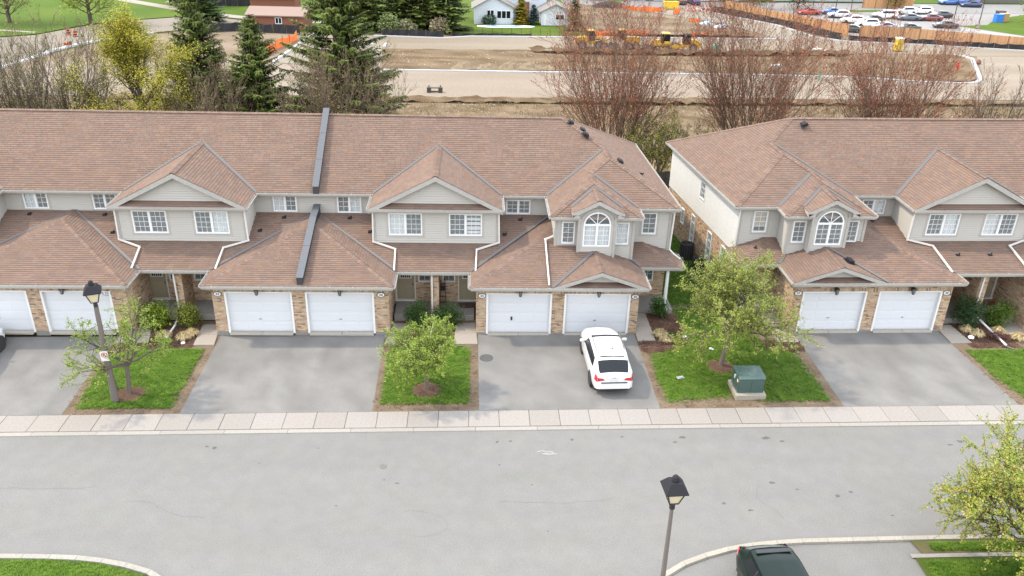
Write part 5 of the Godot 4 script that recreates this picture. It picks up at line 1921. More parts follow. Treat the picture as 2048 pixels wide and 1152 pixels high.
	for i in lawns.size():
		scatter("grass", lawns[i][0], lawns[i][1], tf, M.blade, lawns[i][3], "grass", {"ca": ga, "cb": gb, "holes": lawns[i][2], "seed": 40 + i, "edge": 0.14, "lift": 0.035 if i < 4 or i == 7 else 0.055, "freq": 1.3, "bare": 0.04, "smin": 0.8, "smax": 1.35, "tilt": 0.35})
	# trees on the lawns
	var bark := [Color(0.17, 0.14, 0.12), Color(0.12, 0.09, 0.075)]
	var small := {"trunk_h": 1.25, "trunk_r": 0.095, "limbs": 8, "tilt": [0.55, 1.25], "length": 1.55, "low": 0.15, "segs": [5, 4, 3], "bend": [0.16, 0.22, 0.25], "rise": [0.05, 0.04, 0.04], "kids": [6, 5], "from": [0.25, 0.2], "spread": [0.75, 0.8], "ratio": [0.55, 0.6], "bark": bark, "leaves": 11, "leaf_size": 0.07, "leaf": [Color(0.13, 0.2, 0.025), Color(0.27, 0.32, 0.055)], "fluff": 0.035, "rmin": 0.006, "group": ""}
	garden_tree("lawn_tree", "small leafing tree beside the leaning wooden lamp post, sparse pale green crown", Vector3(-14.93, 0.1, 5.08), small.merged({"seed": 31, "leaves": 20, "lean": Vector3(0.12, 0, -0.1), "length": 2.35, "limbs": 10, "tilt": [0.3, 1.3], "trunk_h": 1.5}, true))
	garden_tree("lawn_tree", "small round fresh green tree on the square lawn between garages 34 and 35", Vector3(-2.07, 0.1, 5.0), small.merged({"seed": 52, "limbs": 16, "leaves": 30, "tilt": [0.25, 1.4], "length": 1.95, "kids": [7, 5]}, true))
	garden_tree("lawn_tree", "broad yellow-green tree behind the green electrical cabinet, fullest crown of the lawn trees", Vector3(11.58, 0.1, 3.26), small.merged({"trunk_h": 1.85, "trunk_r": 0.1, "seed": 73, "lean": Vector3(0.22, 0, -0.2), "limbs": 22, "tilt": [0.05, 1.25], "length": 3.0, "kids": [10, 7], "leaves": 26, "leaf_size": 0.075, "leaf": [Color(0.14, 0.19, 0.025), Color(0.27, 0.31, 0.06)], "odd_share": 0.15, "odd": Color(0.26, 0.2, 0.08), "rise": [0.05, 0.02, -0.03]}, true))
	garden_tree("street_tree", "yellow-green tree across the road, its bronze-tipped crown cut by the photo's edge", Vector3(18.35, 0.05, 16.5), small.merged({"seed": 94, "trunk_h": 1.4, "trunk_r": 0.12, "limbs": 18, "tilt": [0.15, 1.5], "length": 3.4, "kids": [10, 7], "leaves": 34, "leaf_size": 0.078, "leaf": [Color(0.15, 0.2, 0.025), Color(0.28, 0.31, 0.05)], "odd_share": 0.14, "odd": Color(0.4, 0.25, 0.08)}, true))
	mulch_ring("bark ring round the tree by the leaning lamp post", Vector3(-14.93, 0.0, 5.08), 0.62)
	mulch_ring("bark ring round the tree on the square middle lawn", Vector3(-2.07, 0.0, 5.0), 0.64)
	mulch_ring("bark ring round the trunk behind the green cabinet", Vector3(11.58, 0.0, 3.26), 0.6)
	var stake := B.new()
	stake.col = Color(0.13, 0.07, 0.045)
	stake.bar(Vector3(-15.55, 0, 4.75), Vector3(-15.75, 1.5, 4.7), 0.05, 0.05)
	tag(put("tree_stake", stake, M.wood, self), "thin brown stake leaning by the left lawn tree", "stake")
	# shrubs by the doors
	var dk := [Color(0.02, 0.05, 0.01), Color(0.055, 0.1, 0.02)]
	var ye := [Color(0.07, 0.1, 0.015), Color(0.2, 0.2, 0.03)]
	shrub("shrub", "yellow-green shrub in front of the planter, left porch", Vector3(-15.75, 0.05, -0.9), Vector3(0.85, 1.15, 0.7), Color(0.07, 0.13, 0.015), Color(0.24, 0.28, 0.03), 1500, 0.08, "door shrubs")
	shrub("shrub", "round olive shrub left of garage 33, beside the tan grass", Vector3(-14.1, 0.05, -0.85), Vector3(0.75, 1.15, 0.65), ye[0], ye[1], 1500, 0.06, "door shrubs")
	shrub("shrub", "dark green shrub left of the downspout behind the middle tree", Vector3(-2.75, 0.05, -0.85), Vector3(0.8, 1.15, 0.65), dk[0], dk[1], 1400, 0.06, "door shrubs")
	shrub("shrub", "dark green shrub right of the downspout behind the middle tree", Vector3(-1.3, 0.05, -0.85), Vector3(0.85, 1.1, 0.65), dk[0], dk[1], 1400, 0.06, "door shrubs")
	shrub("shrub", "loose little shrub at the foot of the white porch column", Vector3(9.6, 0.05, -1.55), Vector3(0.5, 1.1, 0.45), dk[0], Color(0.07, 0.14, 0.03), 520, 0.09, "door shrubs")
	shrub("shrub", "dark glossy shrub right of garage 38, left of the long pipe", Vector3(25.3, 0.05, -0.4), Vector3(0.95, 1.5, 0.8), Color(0.012, 0.035, 0.012), Color(0.04, 0.075, 0.02), 1800, 0.06, "door shrubs")
	shrub("shrub", "bright olive shrub before the door with the red mat", Vector3(27.0, 0.05, -0.5), Vector3(0.9, 1.2, 0.75), Color(0.03, 0.075, 0.01), Color(0.12, 0.17, 0.025), 1600, 0.065, "door shrubs")
	shrub("shrub", "low purple-red shrub under the right end of the long pipe", Vector3(26.2, 0.05, 1.0), Vector3(0.6, 0.4, 0.4), Color(0.06, 0.02, 0.025), Color(0.13, 0.06, 0.05), 420, 0.05)
	shrub("shrub", "small dark red heap of leaves in the bed by the big lawn tree", Vector3(10.1, 0.05, 1.0), Vector3(0.4, 0.35, 0.35), Color(0.07, 0.03, 0.02), Color(0.16, 0.09, 0.06), 300, 0.05)
	shrub("shrub", "pinkish twiggy shrub at the far right edge by the step", Vector3(28.3, 0.05, 0.9), Vector3(0.8, 0.7, 0.6), Color(0.22, 0.1, 0.09), Color(0.42, 0.27, 0.25), 700, 0.05)
	var tan := [Color(0.38, 0.28, 0.13), Color(0.62, 0.5, 0.3)]
	var tp := [[-14.05, 0.35, "tan grass clump between the pipe and the walk of garage 33"], [-13.75, 0.0, "tan grass clump closest to the walk of garage 33"], [-15.0, 0.2, "faded grass clump left of the thin pipe"], [25.4, 0.55, "tan grass clump left of the long pipe, near its middle"], [25.1, 0.15, "faded grass clump below the dark shrub at garage 38"], [26.6, 0.35, "tan grass clump right of the long pipe"], [27.3, 0.95, "pale grass clump at the far right bed's corner"], [9.3, 0.35, "silvery grass clump in the bed right of the white car"], [9.5, 0.9, "small pale clump at the edge of the lawn right of the white car"]]
	for q in tp:
		tuft_plant("ornamental_grass", q[2], Vector3(q[0], 0.04, q[1]), 0.42, 0.42, tan[0], tan[1], 320, "dry ornamental grasses in the beds")
	tuft_plant("green_clump", "little green clump in the bed right of the white car", Vector3(9.85, 0.04, 0.35), 0.2, 0.25, Color(0.05, 0.13, 0.02), Color(0.09, 0.2, 0.03), 160)
	tuft_plant("green_clump", "bright green clump beside the thin pipe behind the left tree", Vector3(-14.75, 0.04, 0.75), 0.3, 0.35, Color(0.14, 0.25, 0.02), Color(0.25, 0.34, 0.04), 220)
	# rocks in the beds
	var rocks := [[25.0, 0.75, 0.16, "pale stone in the bed by garage 38"], [-13.95, 0.75, 0.12, "small pinkish stone near the tan grass"], [27.5, 0.75, 0.1, "small white stone by the far right step"], [10.5, 0.45, 0.13, "grey stone in the bed edge by the big tree"]]
	for r in rocks:
		var b := B.new()
		b.lathe(Vector3(0, -0.02, 0), [Vector2(0.0, 0.0), Vector2(r[2], 0.02), Vector2(r[2] * 0.9, r[2] * 0.5), Vector2(r[2] * 0.4, r[2] * 0.8), Vector2(0, r[2] * 0.85)], 7, Basis.from_euler(Vector3(0.2, r[0], 0.1)))
		b.col = Color(0.2, 0.185, 0.165)
		var o := put("stone", b, M.paint_v, self)
		o.position = Vector3(r[0], 0.05, r[1])
		tag(o, r[3], "stone")


# ------------------------------------------------------------------ street furniture and small things
func street_lamp(label: String, at: Vector3, h: float, lean: float, face: float, r: float, sign_at := 0.0) -> void:
	var t := thing("street_lamp", label, "street lamp", at, 0.0, "lantern lamp posts")
	var top := Vector3(-lean, h, 0)
	var b := B.new()
	b.col = Color(0.18, 0.15, 0.125)
	b.tube([Vector3(0, -0.2, 0), top * 0.5, top], [r * 1.35, r * 1.05, r * 0.8], 10)
	put("pole", b, M.pole_wood, t)
	var hd := Node3D.new()
	hd.name = "lantern"
	t.add_child(hd)
	hd.position = top
	hd.rotation.y = face
	var f := B.new()
	f.lathe(Vector3.ZERO, [Vector2(0.0, -0.02), Vector2(0.085, -0.02), Vector2(0.085, 0.14), Vector2(0.055, 0.18), Vector2(0.12, 0.2), Vector2(0.12, 0.23), Vector2(0.0, 0.23)], 12)
	var lo := 0.13
	var hi := 0.265
	var y0 := 0.23
	var y1 := 0.72
	for i in 4:
		var sx := 1.0 if i in [0, 3] else -1.0
		var sz := 1.0 if i < 2 else -1.0
		f.bar(Vector3(sx * lo, y0, sz * lo), Vector3(sx * hi, y1, sz * hi), 0.03, 0.03)
		var nx: Array = [[-1.0, 1.0], [-1.0, -1.0], [1.0, -1.0], [1.0, 1.0]][i]
		f.bar(Vector3(sx * hi, y1, sz * hi), Vector3(nx[0] * hi, y1, nx[1] * hi), 0.035, 0.035)
		f.bar(Vector3(sx * lo, y0 + 0.01, sz * lo), Vector3(nx[0] * lo, y0 + 0.01, nx[1] * lo), 0.03, 0.03)
	put("cage", f, M.black, hd)
	for i in 4:
		var g := B.new()
		var q := Basis(Vector3.UP, PI / 2 * i)
		g.fan([q * Vector3(-lo, y0 + 0.02, lo - 0.01), q * Vector3(lo, y0 + 0.02, lo - 0.01), q * Vector3(hi - 0.01, y1, hi - 0.01), q * Vector3(-hi + 0.01, y1, hi - 0.01)], q * Vector3.BACK)
		put("pane", g, M.lamp_glass, hd)
	var rf := B.new()
	var e := 0.34
	var m := 0.17
	var ye := 0.71
	var ym := 0.98
	for i in 4:
		var q := Basis(Vector3.UP, PI / 2 * i)
		rf.fan([q * Vector3(-e, ye, e), q * Vector3(e, ye, e), q * Vector3(m, ym, m), q * Vector3(-m, ym, m)], q * Vector3(0, 0.5, 1))
		rf.fan([q * Vector3(-e, ye, e), q * Vector3(e, ye, e), q * Vector3(e - 0.02, ye - 0.035, e - 0.02), q * Vector3(-e + 0.02, ye - 0.035, e - 0.02)], q * Vector3.BACK)
	rf.box(Vector3(0, ym - 0.004, 0), Vector3(m * 2, 0.012, m * 2))
	rf.box(Vector3(0, ye - 0.02, 0), Vector3(e * 2 - 0.05, 0.02, e * 2 - 0.05))
	put("lantern_roof", rf, M.dark_plastic, hd)
	var fi := B.new()
	fi.lathe(Vector3(0, ym, 0), [Vector2(0.1, 0.0), Vector2(0.11, 0.05), Vector2(0.085, 0.1), Vector2(0.1, 0.13), Vector2(0.05, 0.19), Vector2(0.0, 0.2)], 12)
	put("finial", fi, M.dark_plastic, hd)


func no_parking_sign(at: Vector3) -> void:
	var t := thing("parking_sign", "small white no-parking sign fixed to the leaning lamp post", "sign", at, 0.15)
	var b := B.new()
	b.soft_box(Vector3.ZERO, Vector3(0.32, 0.47, 0.012), 0.005)
	put("plate", b, M.white, t)
	var k := B.new()
	var blk := B.new()
	for i in 32:
		var a := TAU * i / 32
		var e := TAU * (i + 1) / 32
		k.fan([Vector3(cos(a) * 0.125, 0.06 + sin(a) * 0.125, 0.009), Vector3(cos(e) * 0.125, 0.06 + sin(e) * 0.125, 0.009), Vector3(cos(e) * 0.092, 0.06 + sin(e) * 0.092, 0.009), Vector3(cos(a) * 0.092, 0.06 + sin(a) * 0.092, 0.009)], Vector3.BACK)
	k.box(Vector3(0, 0.06, 0.0095), Vector3(0.22, 0.03, 0.003), Basis(Vector3.BACK, -PI / 4))
	put("red_ring", k, M.letter_red, t)
	blk.box(Vector3(-0.025, 0.06, 0.0085), Vector3(0.028, 0.13, 0.002))
	for i in 12:
		var a := -PI / 2 + PI * i / 12
		var e := -PI / 2 + PI * (i + 1) / 12
		blk.fan([Vector3(-0.01 + cos(a) * 0.045, 0.085 + sin(a) * 0.04, 0.0095), Vector3(-0.01 + cos(e) * 0.045, 0.085 + sin(e) * 0.04, 0.0095), Vector3(-0.01 + cos(e) * 0.02, 0.085 + sin(e) * 0.018, 0.0095), Vector3(-0.01 + cos(a) * 0.02, 0.085 + sin(a) * 0.018, 0.0095)], Vector3.BACK)
	put("black_letter", blk, M.letter_black, t)


func mat_on_floor(label: String, at: Vector3, size: Vector2, col: Color, half_round := false) -> void:
	var b := B.new()
	b.col = col
	if half_round:
		var pts := [Vector3(-size.x * 0.5, 0, 0), Vector3(size.x * 0.5, 0, 0)]
		for i in range(1, 12):
			var a := PI * i / 12
			pts.append(Vector3(cos(a) * size.x * 0.5, 0, sin(a) * size.y))
		b.prism(pts, Vector3.UP * 0.015)
		for i in 11:
			var a := PI * (i + 1) / 12
			b.col = col * 2.2
			b.box(Vector3(cos(a) * size.x * 0.36, 0.017, sin(a) * size.y * 0.72), Vector3(0.06, 0.004, 0.06), Basis(Vector3.UP, -a))
	else:
		b.soft_box(Vector3(0, 0.008, size.y * 0.5), Vector3(size.x, 0.016, size.y), 0.005)
		b.col = col * 1.7
		for k: float in [-1.0, 1.0]:
			b.box(Vector3(k * (size.x * 0.5 - 0.05), 0.0165, size.y * 0.5), Vector3(0.02, 0.004, size.y - 0.1))
	var o := put("door_mat", b, M.paint_v, self)
	o.position = at
	tag(o, label, "door mat")


func air_conditioner(label: String, at: Vector3, r: float, h: float) -> void:
	var t := thing("air_conditioner", label, "air conditioner", at)
	var b := B.new()
	b.soft_box(Vector3(0, 0.05, 0), Vector3(r * 2.2, 0.12, r * 2.2), 0.02)
	b.lathe(Vector3(0, 0.1, 0), [Vector2(r, 0.0), Vector2(r, h), Vector2(r * 0.96, h + 0.03), Vector2(r * 0.72, h + 0.03)], 20)
	put("casing", b, M.dark_plastic, t)
	var f := B.new()
	for i in 18:
		var a := TAU * i / 18
		f.bar(Vector3(cos(a) * r * 1.005, 0.14, sin(a) * r * 1.005), Vector3(cos(a) * r * 1.005, 0.08 + h, sin(a) * r * 1.005), 0.012, 0.012)
	for i in 3:
		var pts := []
		for k in 21:
			pts.append(Vector3(cos(TAU * k / 20), 0, sin(TAU * k / 20)) * r * (0.25 + 0.22 * i) + Vector3.UP * (0.13 + h))
		f.tube(pts, range(21).map(func(_k): return 0.01), 4, false)
	put("fan_guard", f, M.flashing, t)
	var fan := B.new()
	for i in 4:
		fan.box(Vector3(0, h + 0.06, 0) + Basis(Vector3.UP, PI / 2 * i) * Vector3(r * 0.35, 0, 0), Vector3(r * 0.6, 0.01, r * 0.3), Basis(Vector3.UP, PI / 2 * i) * Basis(Vector3.RIGHT, 0.4))
	put("fan", fan, M.dark_plastic, t)


func pipe(called: String, label: String, pts: Array, r: float, m: Material) -> void:
	var b := B.new()
	b.tube(pts, pts.map(func(_p): return r), 10)
	tag(put(called, b, m, self), label, "pipe")


func build_street_things() -> void:
	street_lamp("leaning wooden lamp post with a sign, by the left lawn tree", Vector3(-15.36, 0, 5.57), 4.62, -0.1, 0.35, 0.115)
	no_parking_sign(Vector3(-15.31, 2.36, 5.72))
	street_lamp("lamp post across the road, its lantern in front of the bare asphalt", Vector3(5.73, 0, 17.7), 4.36, 0.0, 0.06, 0.07)
	# green electrical cabinet on its concrete pad
	var c := thing("electrical_cabinet", "green steel electrical cabinet on a concrete pad, white stickers on its left side", "electrical cabinet", Vector3(12.18, 0.0, 5.36))
	var pad := B.new()
	pad.col = Color(0.42, 0.375, 0.3)
	pad.soft_box(Vector3(0, 0.13, 0), Vector3(1.36, 0.32, 1.3), 0.02)
	put("pad", pad, M.concrete, c)
	var body := B.new()
	body.prism([Vector3(-0.58, 0.29, -0.5), Vector3(-0.58, 0.29, 0.46), Vector3(-0.58, 0.98, 0.46), Vector3(-0.58, 1.06, 0.36), Vector3(-0.58, 1.06, -0.5)], Vector3(1.16, 0, 0))
	put("case", body, M.green_metal, c)
	for i in 2:
		var d := B.new()
		d.soft_box(Vector3(-0.285 + 0.57 * i, 0.62, 0.468), Vector3(0.545, 0.6, 0.02), 0.008)
		put("door", d, M.green_metal, c)
	var lid := B.new()
	lid.prism([Vector3(-0.6, 0.965, 0.49), Vector3(-0.6, 1.005, 0.49), Vector3(-0.6, 1.09, 0.38), Vector3(-0.6, 1.09, -0.52), Vector3(-0.6, 1.05, -0.52), Vector3(-0.6, 1.05, 0.36)], Vector3(1.2, 0, 0))
	put("lid", lid, M.green_metal, c)
	for q in [[0.82, 0.28, 0.14, 0.1, M.white], [0.8, -0.12, 0.18, 0.12, M.white], [0.93, -0.02, 0.07, 0.06, M.white], [0.88, 0.42, 0.08, 0.12, mat("sticker_orange", Color(0.55, 0.2, 0.03), 0.6)]]:
		var s := B.new()
		s.box(Vector3(-0.583, q[0], q[1]), Vector3(0.006, q[2], q[3]))
		put("sticker", s, q[4], c)
	# what stands on the porches
	mat_on_floor("black door mat under the pot at the left porch", Vector3(-15.6, 0.345, -2.7), Vector2(1.6, 0.9), Color(0.015, 0.015, 0.018))
	mat_on_floor("narrow black door mat at the door beside garage 34", Vector3(-3.7, 0.345, -2.65), Vector2(1.05, 0.45), Color(0.02, 0.02, 0.024))
	mat_on_floor("half-round brown patterned mat at the door beside garage 35", Vector3(-0.3, 0.345, -2.72), Vector2(1.1, 0.6), Color(0.06, 0.03, 0.03), true)
	mat_on_floor("red-brown mat at the door right of garage 38", Vector3(27.5, 0.345, -2.6), Vector2(0.95, 0.5), Color(0.2, 0.05, 0.03))
	var pot := thing("planter", "round brown pot full of soil on the left porch", "planter", Vector3(-16.1, 0.36, -1.75))
	var pb := B.new()
	pb.lathe(Vector3.ZERO, [Vector2(0.0, 0.0), Vector2(0.2, 0.0), Vector2(0.3, 0.2), Vector2(0.31, 0.34), Vector2(0.27, 0.35), Vector2(0.26, 0.3)], 18)
	put("bowl", pb, mat("pot_brown", Color(0.13, 0.075, 0.05), 0.6), pot)
	var ps := B.new()
	ps.lathe(Vector3(0, 0.27, 0), [Vector2(0.265, 0.0), Vector2(0.2, 0.03), Vector2(0.0, 0.05)], 14)
	put("earth", ps, mat("pot_soil", Color(0.25, 0.2, 0.15), 0.95), pot)
	var ladder := thing("plant_stand", "dark folding ladder stand leaning by the right-hand middle door", "stand", Vector3(-1.55, 0.345, -2.45))
	for k: float in [-1.0, 1.0]:
		var lb := B.new()
		lb.bar(Vector3(k * 0.17, 0, 0.2), Vector3(k * 0.1, 1.35, -0.28), 0.04, 0.03)
		put("rail", lb, mat("stand_brown%d" % int(k + 1), Color(0.05, 0.03, 0.02), 0.7), ladder)
	for i in 4:
		var lb := B.new()
		lb.box(Vector3(0, 0.25 + 0.3 * i, 0.12 - 0.107 * i), Vector3(0.32 - 0.03 * i, 0.025, 0.07))
		put("rung", lb, M["stand_brown0"], ladder)
	var pl := B.new()
	pl.box(Vector3(0, 0.95, -0.08), Vector3(0.22, 0.24, 0.02), Basis(Vector3.RIGHT, -0.33))
	put("board", pl, M.dark_plastic, ladder)
	# drain pipes laid over the beds
	pipe("drain_pipe", "thin grey drain pipe running from the left porch into the bed", [Vector3(-14.72, 0.42, -1.3), Vector3(-14.7, 0.3, -0.6), Vector3(-14.85, 0.16, 0.9)], 0.05, M.downspout)
	pipe("drain_pipe", "long white drain pipe lying over the far right bed", [Vector3(25.85, 0.55, -0.65), Vector3(26.25, 0.16, 1.7)], 0.055, M.downspout)
	pipe("drain_pipe", "drain pipe down through the middle tree's crown", [Vector3(-1.98, 0.4, -1.3), Vector3(-2.0, 0.25, -0.5), Vector3(-2.15, 0.14, 1.3)], 0.05, M.downspout)
	pipe("drain_pipe", "short grey pipe end beside the long white one", [Vector3(26.2, 0.1, 1.55), Vector3(26.45, 0.1, 2.0)], 0.04, M.flashing)
	# cooling units between the rows
	air_conditioner("larger air conditioner in the gap, against the right-hand house", Vector3(12.75, 0.0, -9.0), 0.42, 0.85)
	air_conditioner("lower air conditioner in front of the larger one in the gap", Vector3(13.1, 0.0, -7.4), 0.36, 0.6)
	var meter := thing("gas_meter", "grey gas meter and pipes on the right-hand house's end wall", "gas meter", Vector3(13.55, 0.9, -6.4))
	var mb := B.new()
	mb.soft_box(Vector3.ZERO, Vector3(0.25, 0.32, 0.3), 0.05)
	mb.tube([Vector3(0.05, 0.15, 0.1), Vector3(0.05, 0.4, 0.1), Vector3(0.2, 0.4, 0.1)], [0.025, 0.025, 0.025], 6)
	mb.tube([Vector3(0.05, 0.15, -0.1), Vector3(0.05, 0.35, -0.1), Vector3(0.05, 0.35, -0.4), Vector3(0.05, -0.9, -0.4)], [0.025, 0.025, 0.025, 0.025], 6)
	put("meter", mb, M.flashing, meter)
	# board fence closing the gap
	var fence := thing("board_fence", "dark weathered board fence across the gap behind the houses", "fence", Vector3(10.2, 0.0, -18.0))
	for i in 26:
		var fb := B.new()
		var w := 0.07 * rng.randf_range(0.8, 1.15)
		fb.col = Color(w, w * 0.85, w * 0.72)
		fb.box(Vector3(0.15 * i, 1.2 + rng.randf_range(-0.02, 0.03), rng.randf_range(-0.012, 0.012)), Vector3(0.138, 2.35, 0.025))
		put("board", fb, M.wood, fence)
	for k in 2:
		var fr := B.new()
		fr.col = Color(0.06, 0.05, 0.045)
		fr.box(Vector3(1.9, 0.5 + 1.3 * k, -0.05), Vector3(3.9, 0.09, 0.05))
		put("rail", fr, M.wood, fence)
	# litter and covers
	var tray := B.new()
	tray.col = Color(0.28, 0.29, 0.3)
	tray.soft_box(Vector3(0, 0.02, 0), Vector3(0.34, 0.03, 0.2), 0.01, Basis(Vector3.UP, 0.3))
	tray.box(Vector3(0.02, 0.05, 0.01), Vector3(0.2, 0.03, 0.1), Basis(Vector3.UP, 0.5))
	var lt := put("ground_box_lid", tray, M.paint_v, self)
	lt.position = Vector3(9.45, 0.09, 4.25)
	tag(lt, "little grey lid lying in the lawn left of the green cabinet", "lid")
	var bag := B.new()
	bag.col = Color(0.45, 0.48, 0.5)
	bag.soft_box(Vector3(0, 0.05, 0), Vector3(0.18, 0.1, 0.14), 0.04)
	bag.soft_box(Vector3(0.08, 0.03, 0.05), Vector3(0.12, 0.06, 0.1), 0.03)
	var bg := put("plastic_scrap", bag, M.paint_v, self)
	bg.position = Vector3(11.5, 0.08, 1.75)
	tag(bg, "white plastic scrap on the grass left of the big lawn tree's trunk", "litter")
	var mc := B.new()
	mc.col = Color(0.12, 0.115, 0.11)
	mc.lathe(Vector3(0.62, 0.036, 2.3), [Vector2(0.32, 0.0), Vector2(0.32, 0.012), Vector2(0.28, 0.012), Vector2(0.27, 0.008), Vector2(0.0, 0.009)], 22)
	tag(put("manhole_cover", mc, M.asphalt, self), "round cover in the driveway of garage 35", "manhole cover")
	var mh := B.new()
	mh.col = Color(0.2, 0.18, 0.165)
	mh.lathe(Vector3(-3.5, 0.004, 10.2), [Vector2(0.14, 0.0), Vector2(0.13, 0.01), Vector2(0.0, 0.011)], 14)
	tag(put("valve_cover", mh, M.asphalt, self), "small rusty valve cover in the road", "valve cover")


# ------------------------------------------------------------------ vehicles
class Shell:  # a car body as a surface: t runs from nose to tail, v from sill to roof centre
	var length := 4.8
	var half := 0.95
	var sill := 0.28
	var top := []    # (t, height)
	var belt := []   # (t, height)
	var plan := []   # (t, share of the half width)

	func along(tab: Array, t: float) -> float:
		for i in tab.size() - 1:
			if t <= tab[i + 1].x:
				var f: float = clampf((t - tab[i].x) / (tab[i + 1].x - tab[i].x), 0.0, 1.0)
				f = lerpf(f, f * f * (3.0 - 2.0 * f), 0.5)
				return lerpf(tab[i].y, tab[i + 1].y, f)
		return tab[-1].y

	func at(t: float, v: float) -> Vector3:
		var w := half * along(plan, t)
		var h := along(top, t)
		var b := minf(along(belt, t), h - 0.02)
		var g := clampf((h - b) / 0.4, 0.0, 1.0)
		var ends := maxf(clampf(1.0 - t / 0.06, 0.0, 1.0), clampf((t - 0.96) / 0.04, 0.0, 1.0))
		var lo := sill + ends * 0.12
		var p := [Vector2(w * 0.9, lo), Vector2(w * 0.975, lo + 0.1), Vector2(w, lerpf(lo, b, 0.45)), Vector2(w * 0.985, lerpf(lo, b, 0.75)), Vector2(w * 0.955, b),
			Vector2(w * lerpf(0.88, 0.865, g), lerpf(b + (h - b) * 0.4, b + (h - b) * 0.45, g)), Vector2(w * lerpf(0.78, 0.755, g), lerpf(b + (h - b) * 0.75, h - 0.075, g)), Vector2(w * lerpf(0.55, 0.62, g), h - 0.02), Vector2(w * 0.3, h), Vector2(0.0, h + 0.012)]
		var ks := [0.0, 0.1, 0.28, 0.4, 0.5, 0.62, 0.74, 0.82, 0.91, 1.0]
		for i in 9:
			if v <= ks[i + 1]:
				var f := clampf((v - ks[i]) / (ks[i + 1] - ks[i]), 0.0, 1.0)
				var a: Vector2 = p[maxi(i - 1, 0)]
				var e: Vector2 = p[mini(i + 2, 9)]
				var q: Vector2 = p[i].cubic_interpolate(p[i + 1], a, e, f) if i > 0 else p[i].lerp(p[i + 1], f)
				return Vector3(q.x, q.y, (t - 0.5) * length)
		return Vector3(0, h, (t - 0.5) * length)

	func normal(t: float, v: float) -> Vector3:
		var a := at(minf(t + 0.004, 1.0), v) - at(maxf(t - 0.004, 0.0), v)
		var b := at(t, minf(v + 0.008, 1.0)) - at(t, maxf(v - 0.008, 0.0))
		return b.cross(a).normalized() * -1.0 if b.cross(a).x < 0.0 and v < 0.7 else (b.cross(a).normalized() if b.cross(a).y > 0.0 or v < 0.7 else -b.cross(a).normalized())

	func grid(b: B, ts: Array, vs: Array, off := 0.0, skew := Vector2.ZERO, sides := [1.0, -1.0]) -> void:  # skew moves the ends in t at the top of the patch
		for side: float in sides:
			var m := Vector3(side, 1, 1)
			var pts := []
			var nn := []
			for i in ts.size():
				var rp := []
				var rn := []
				for j in vs.size():
					var k: float = float(j) / (vs.size() - 1)
					var t: float = ts[i] + k * lerpf(skew.x, skew.y, float(i) / (ts.size() - 1))
					var nv := normal(t, vs[j])
					rp.append((at(t, vs[j]) + nv * off) * m)
					rn.append(nv * m)
				pts.append(rp)
				nn.append(rn)
			for i in ts.size() - 1:
				for j in vs.size() - 1:
					var q := [[i, j], [i + 1, j], [i + 1, j + 1], [i, j + 1]]
					for tri in [[0, 1, 2], [0, 2, 3]]:
						var a: Array = q[tri[0]]
						var c: Array = q[tri[1]]
						var d: Array = q[tri[2]]
						var pa: Vector3 = pts[a[0]][a[1]]
						var pc: Vector3 = pts[c[0]][c[1]]
						var pd: Vector3 = pts[d[0]][d[1]]
						if (pc - pa).cross(pd - pa).dot(nn[a[0]][a[1]]) < 0.0:
							b.tri_n(pa, pd, pc, nn[a[0]][a[1]], nn[d[0]][d[1]], nn[c[0]][c[1]])
						else:
							b.tri_n(pa, pc, pd, nn[a[0]][a[1]], nn[c[0]][c[1]], nn[d[0]][d[1]])

	func cap(b: B, t: float, toward: float) -> void:
		var ring := []
		for j in 21:
			ring.append(at(t, j / 20.0))
		for j in range(19, -1, -1):
			ring.append(at(t, j / 20.0) * Vector3(-1, 1, 1))
		b.fan(ring, Vector3(0, 0, toward))


func steps(a: float, b: float, n: int) -> Array:
	var r := []
	for i in n + 1:
		r.append(lerpf(a, b, float(i) / n))
	return r


func wheel(parent: Node3D, at: Vector3, r: float, w: float, side: float, spokes: int) -> void:
	var o := Node3D.new()
	o.name = "wheel"
	parent.add_child(o, true)
	o.position = at
	var turn := Basis(Vector3.BACK, -PI / 2 * side)
	var t := B.new()
	t.lathe(Vector3.ZERO, [Vector2(r * 0.66, -w * 0.5), Vector2(r * 0.94, -w * 0.5), Vector2(r, -w * 0.3), Vector2(r, w * 0.3), Vector2(r * 0.94, w * 0.5), Vector2(r * 0.66, w * 0.48)], 24, turn)
	put("tyre", t, M.rubber, o)
	var m := B.new()
	m.lathe(Vector3.ZERO, [Vector2(r * 0.64, w * 0.2), Vector2(r * 0.68, w * 0.47), Vector2(r * 0.62, w * 0.46), Vector2(r * 0.6, w * 0.15), Vector2(0.0, w * 0.1)], 20, turn)
	m.lathe(Vector3.ZERO, [Vector2(r * 0.16, w * 0.12), Vector2(r * 0.14, w * 0.45), Vector2(0.0, w * 0.46)], 12, turn)
	for i in spokes:
		var q := turn * Basis(Vector3.UP, TAU * i / spokes)
		m.box(q * Vector3(r * 0.37, w * 0.38, 0), Vector3(r * 0.5, w * 0.12, r * 0.15), q)
	put("rim", m, M.steel, o)


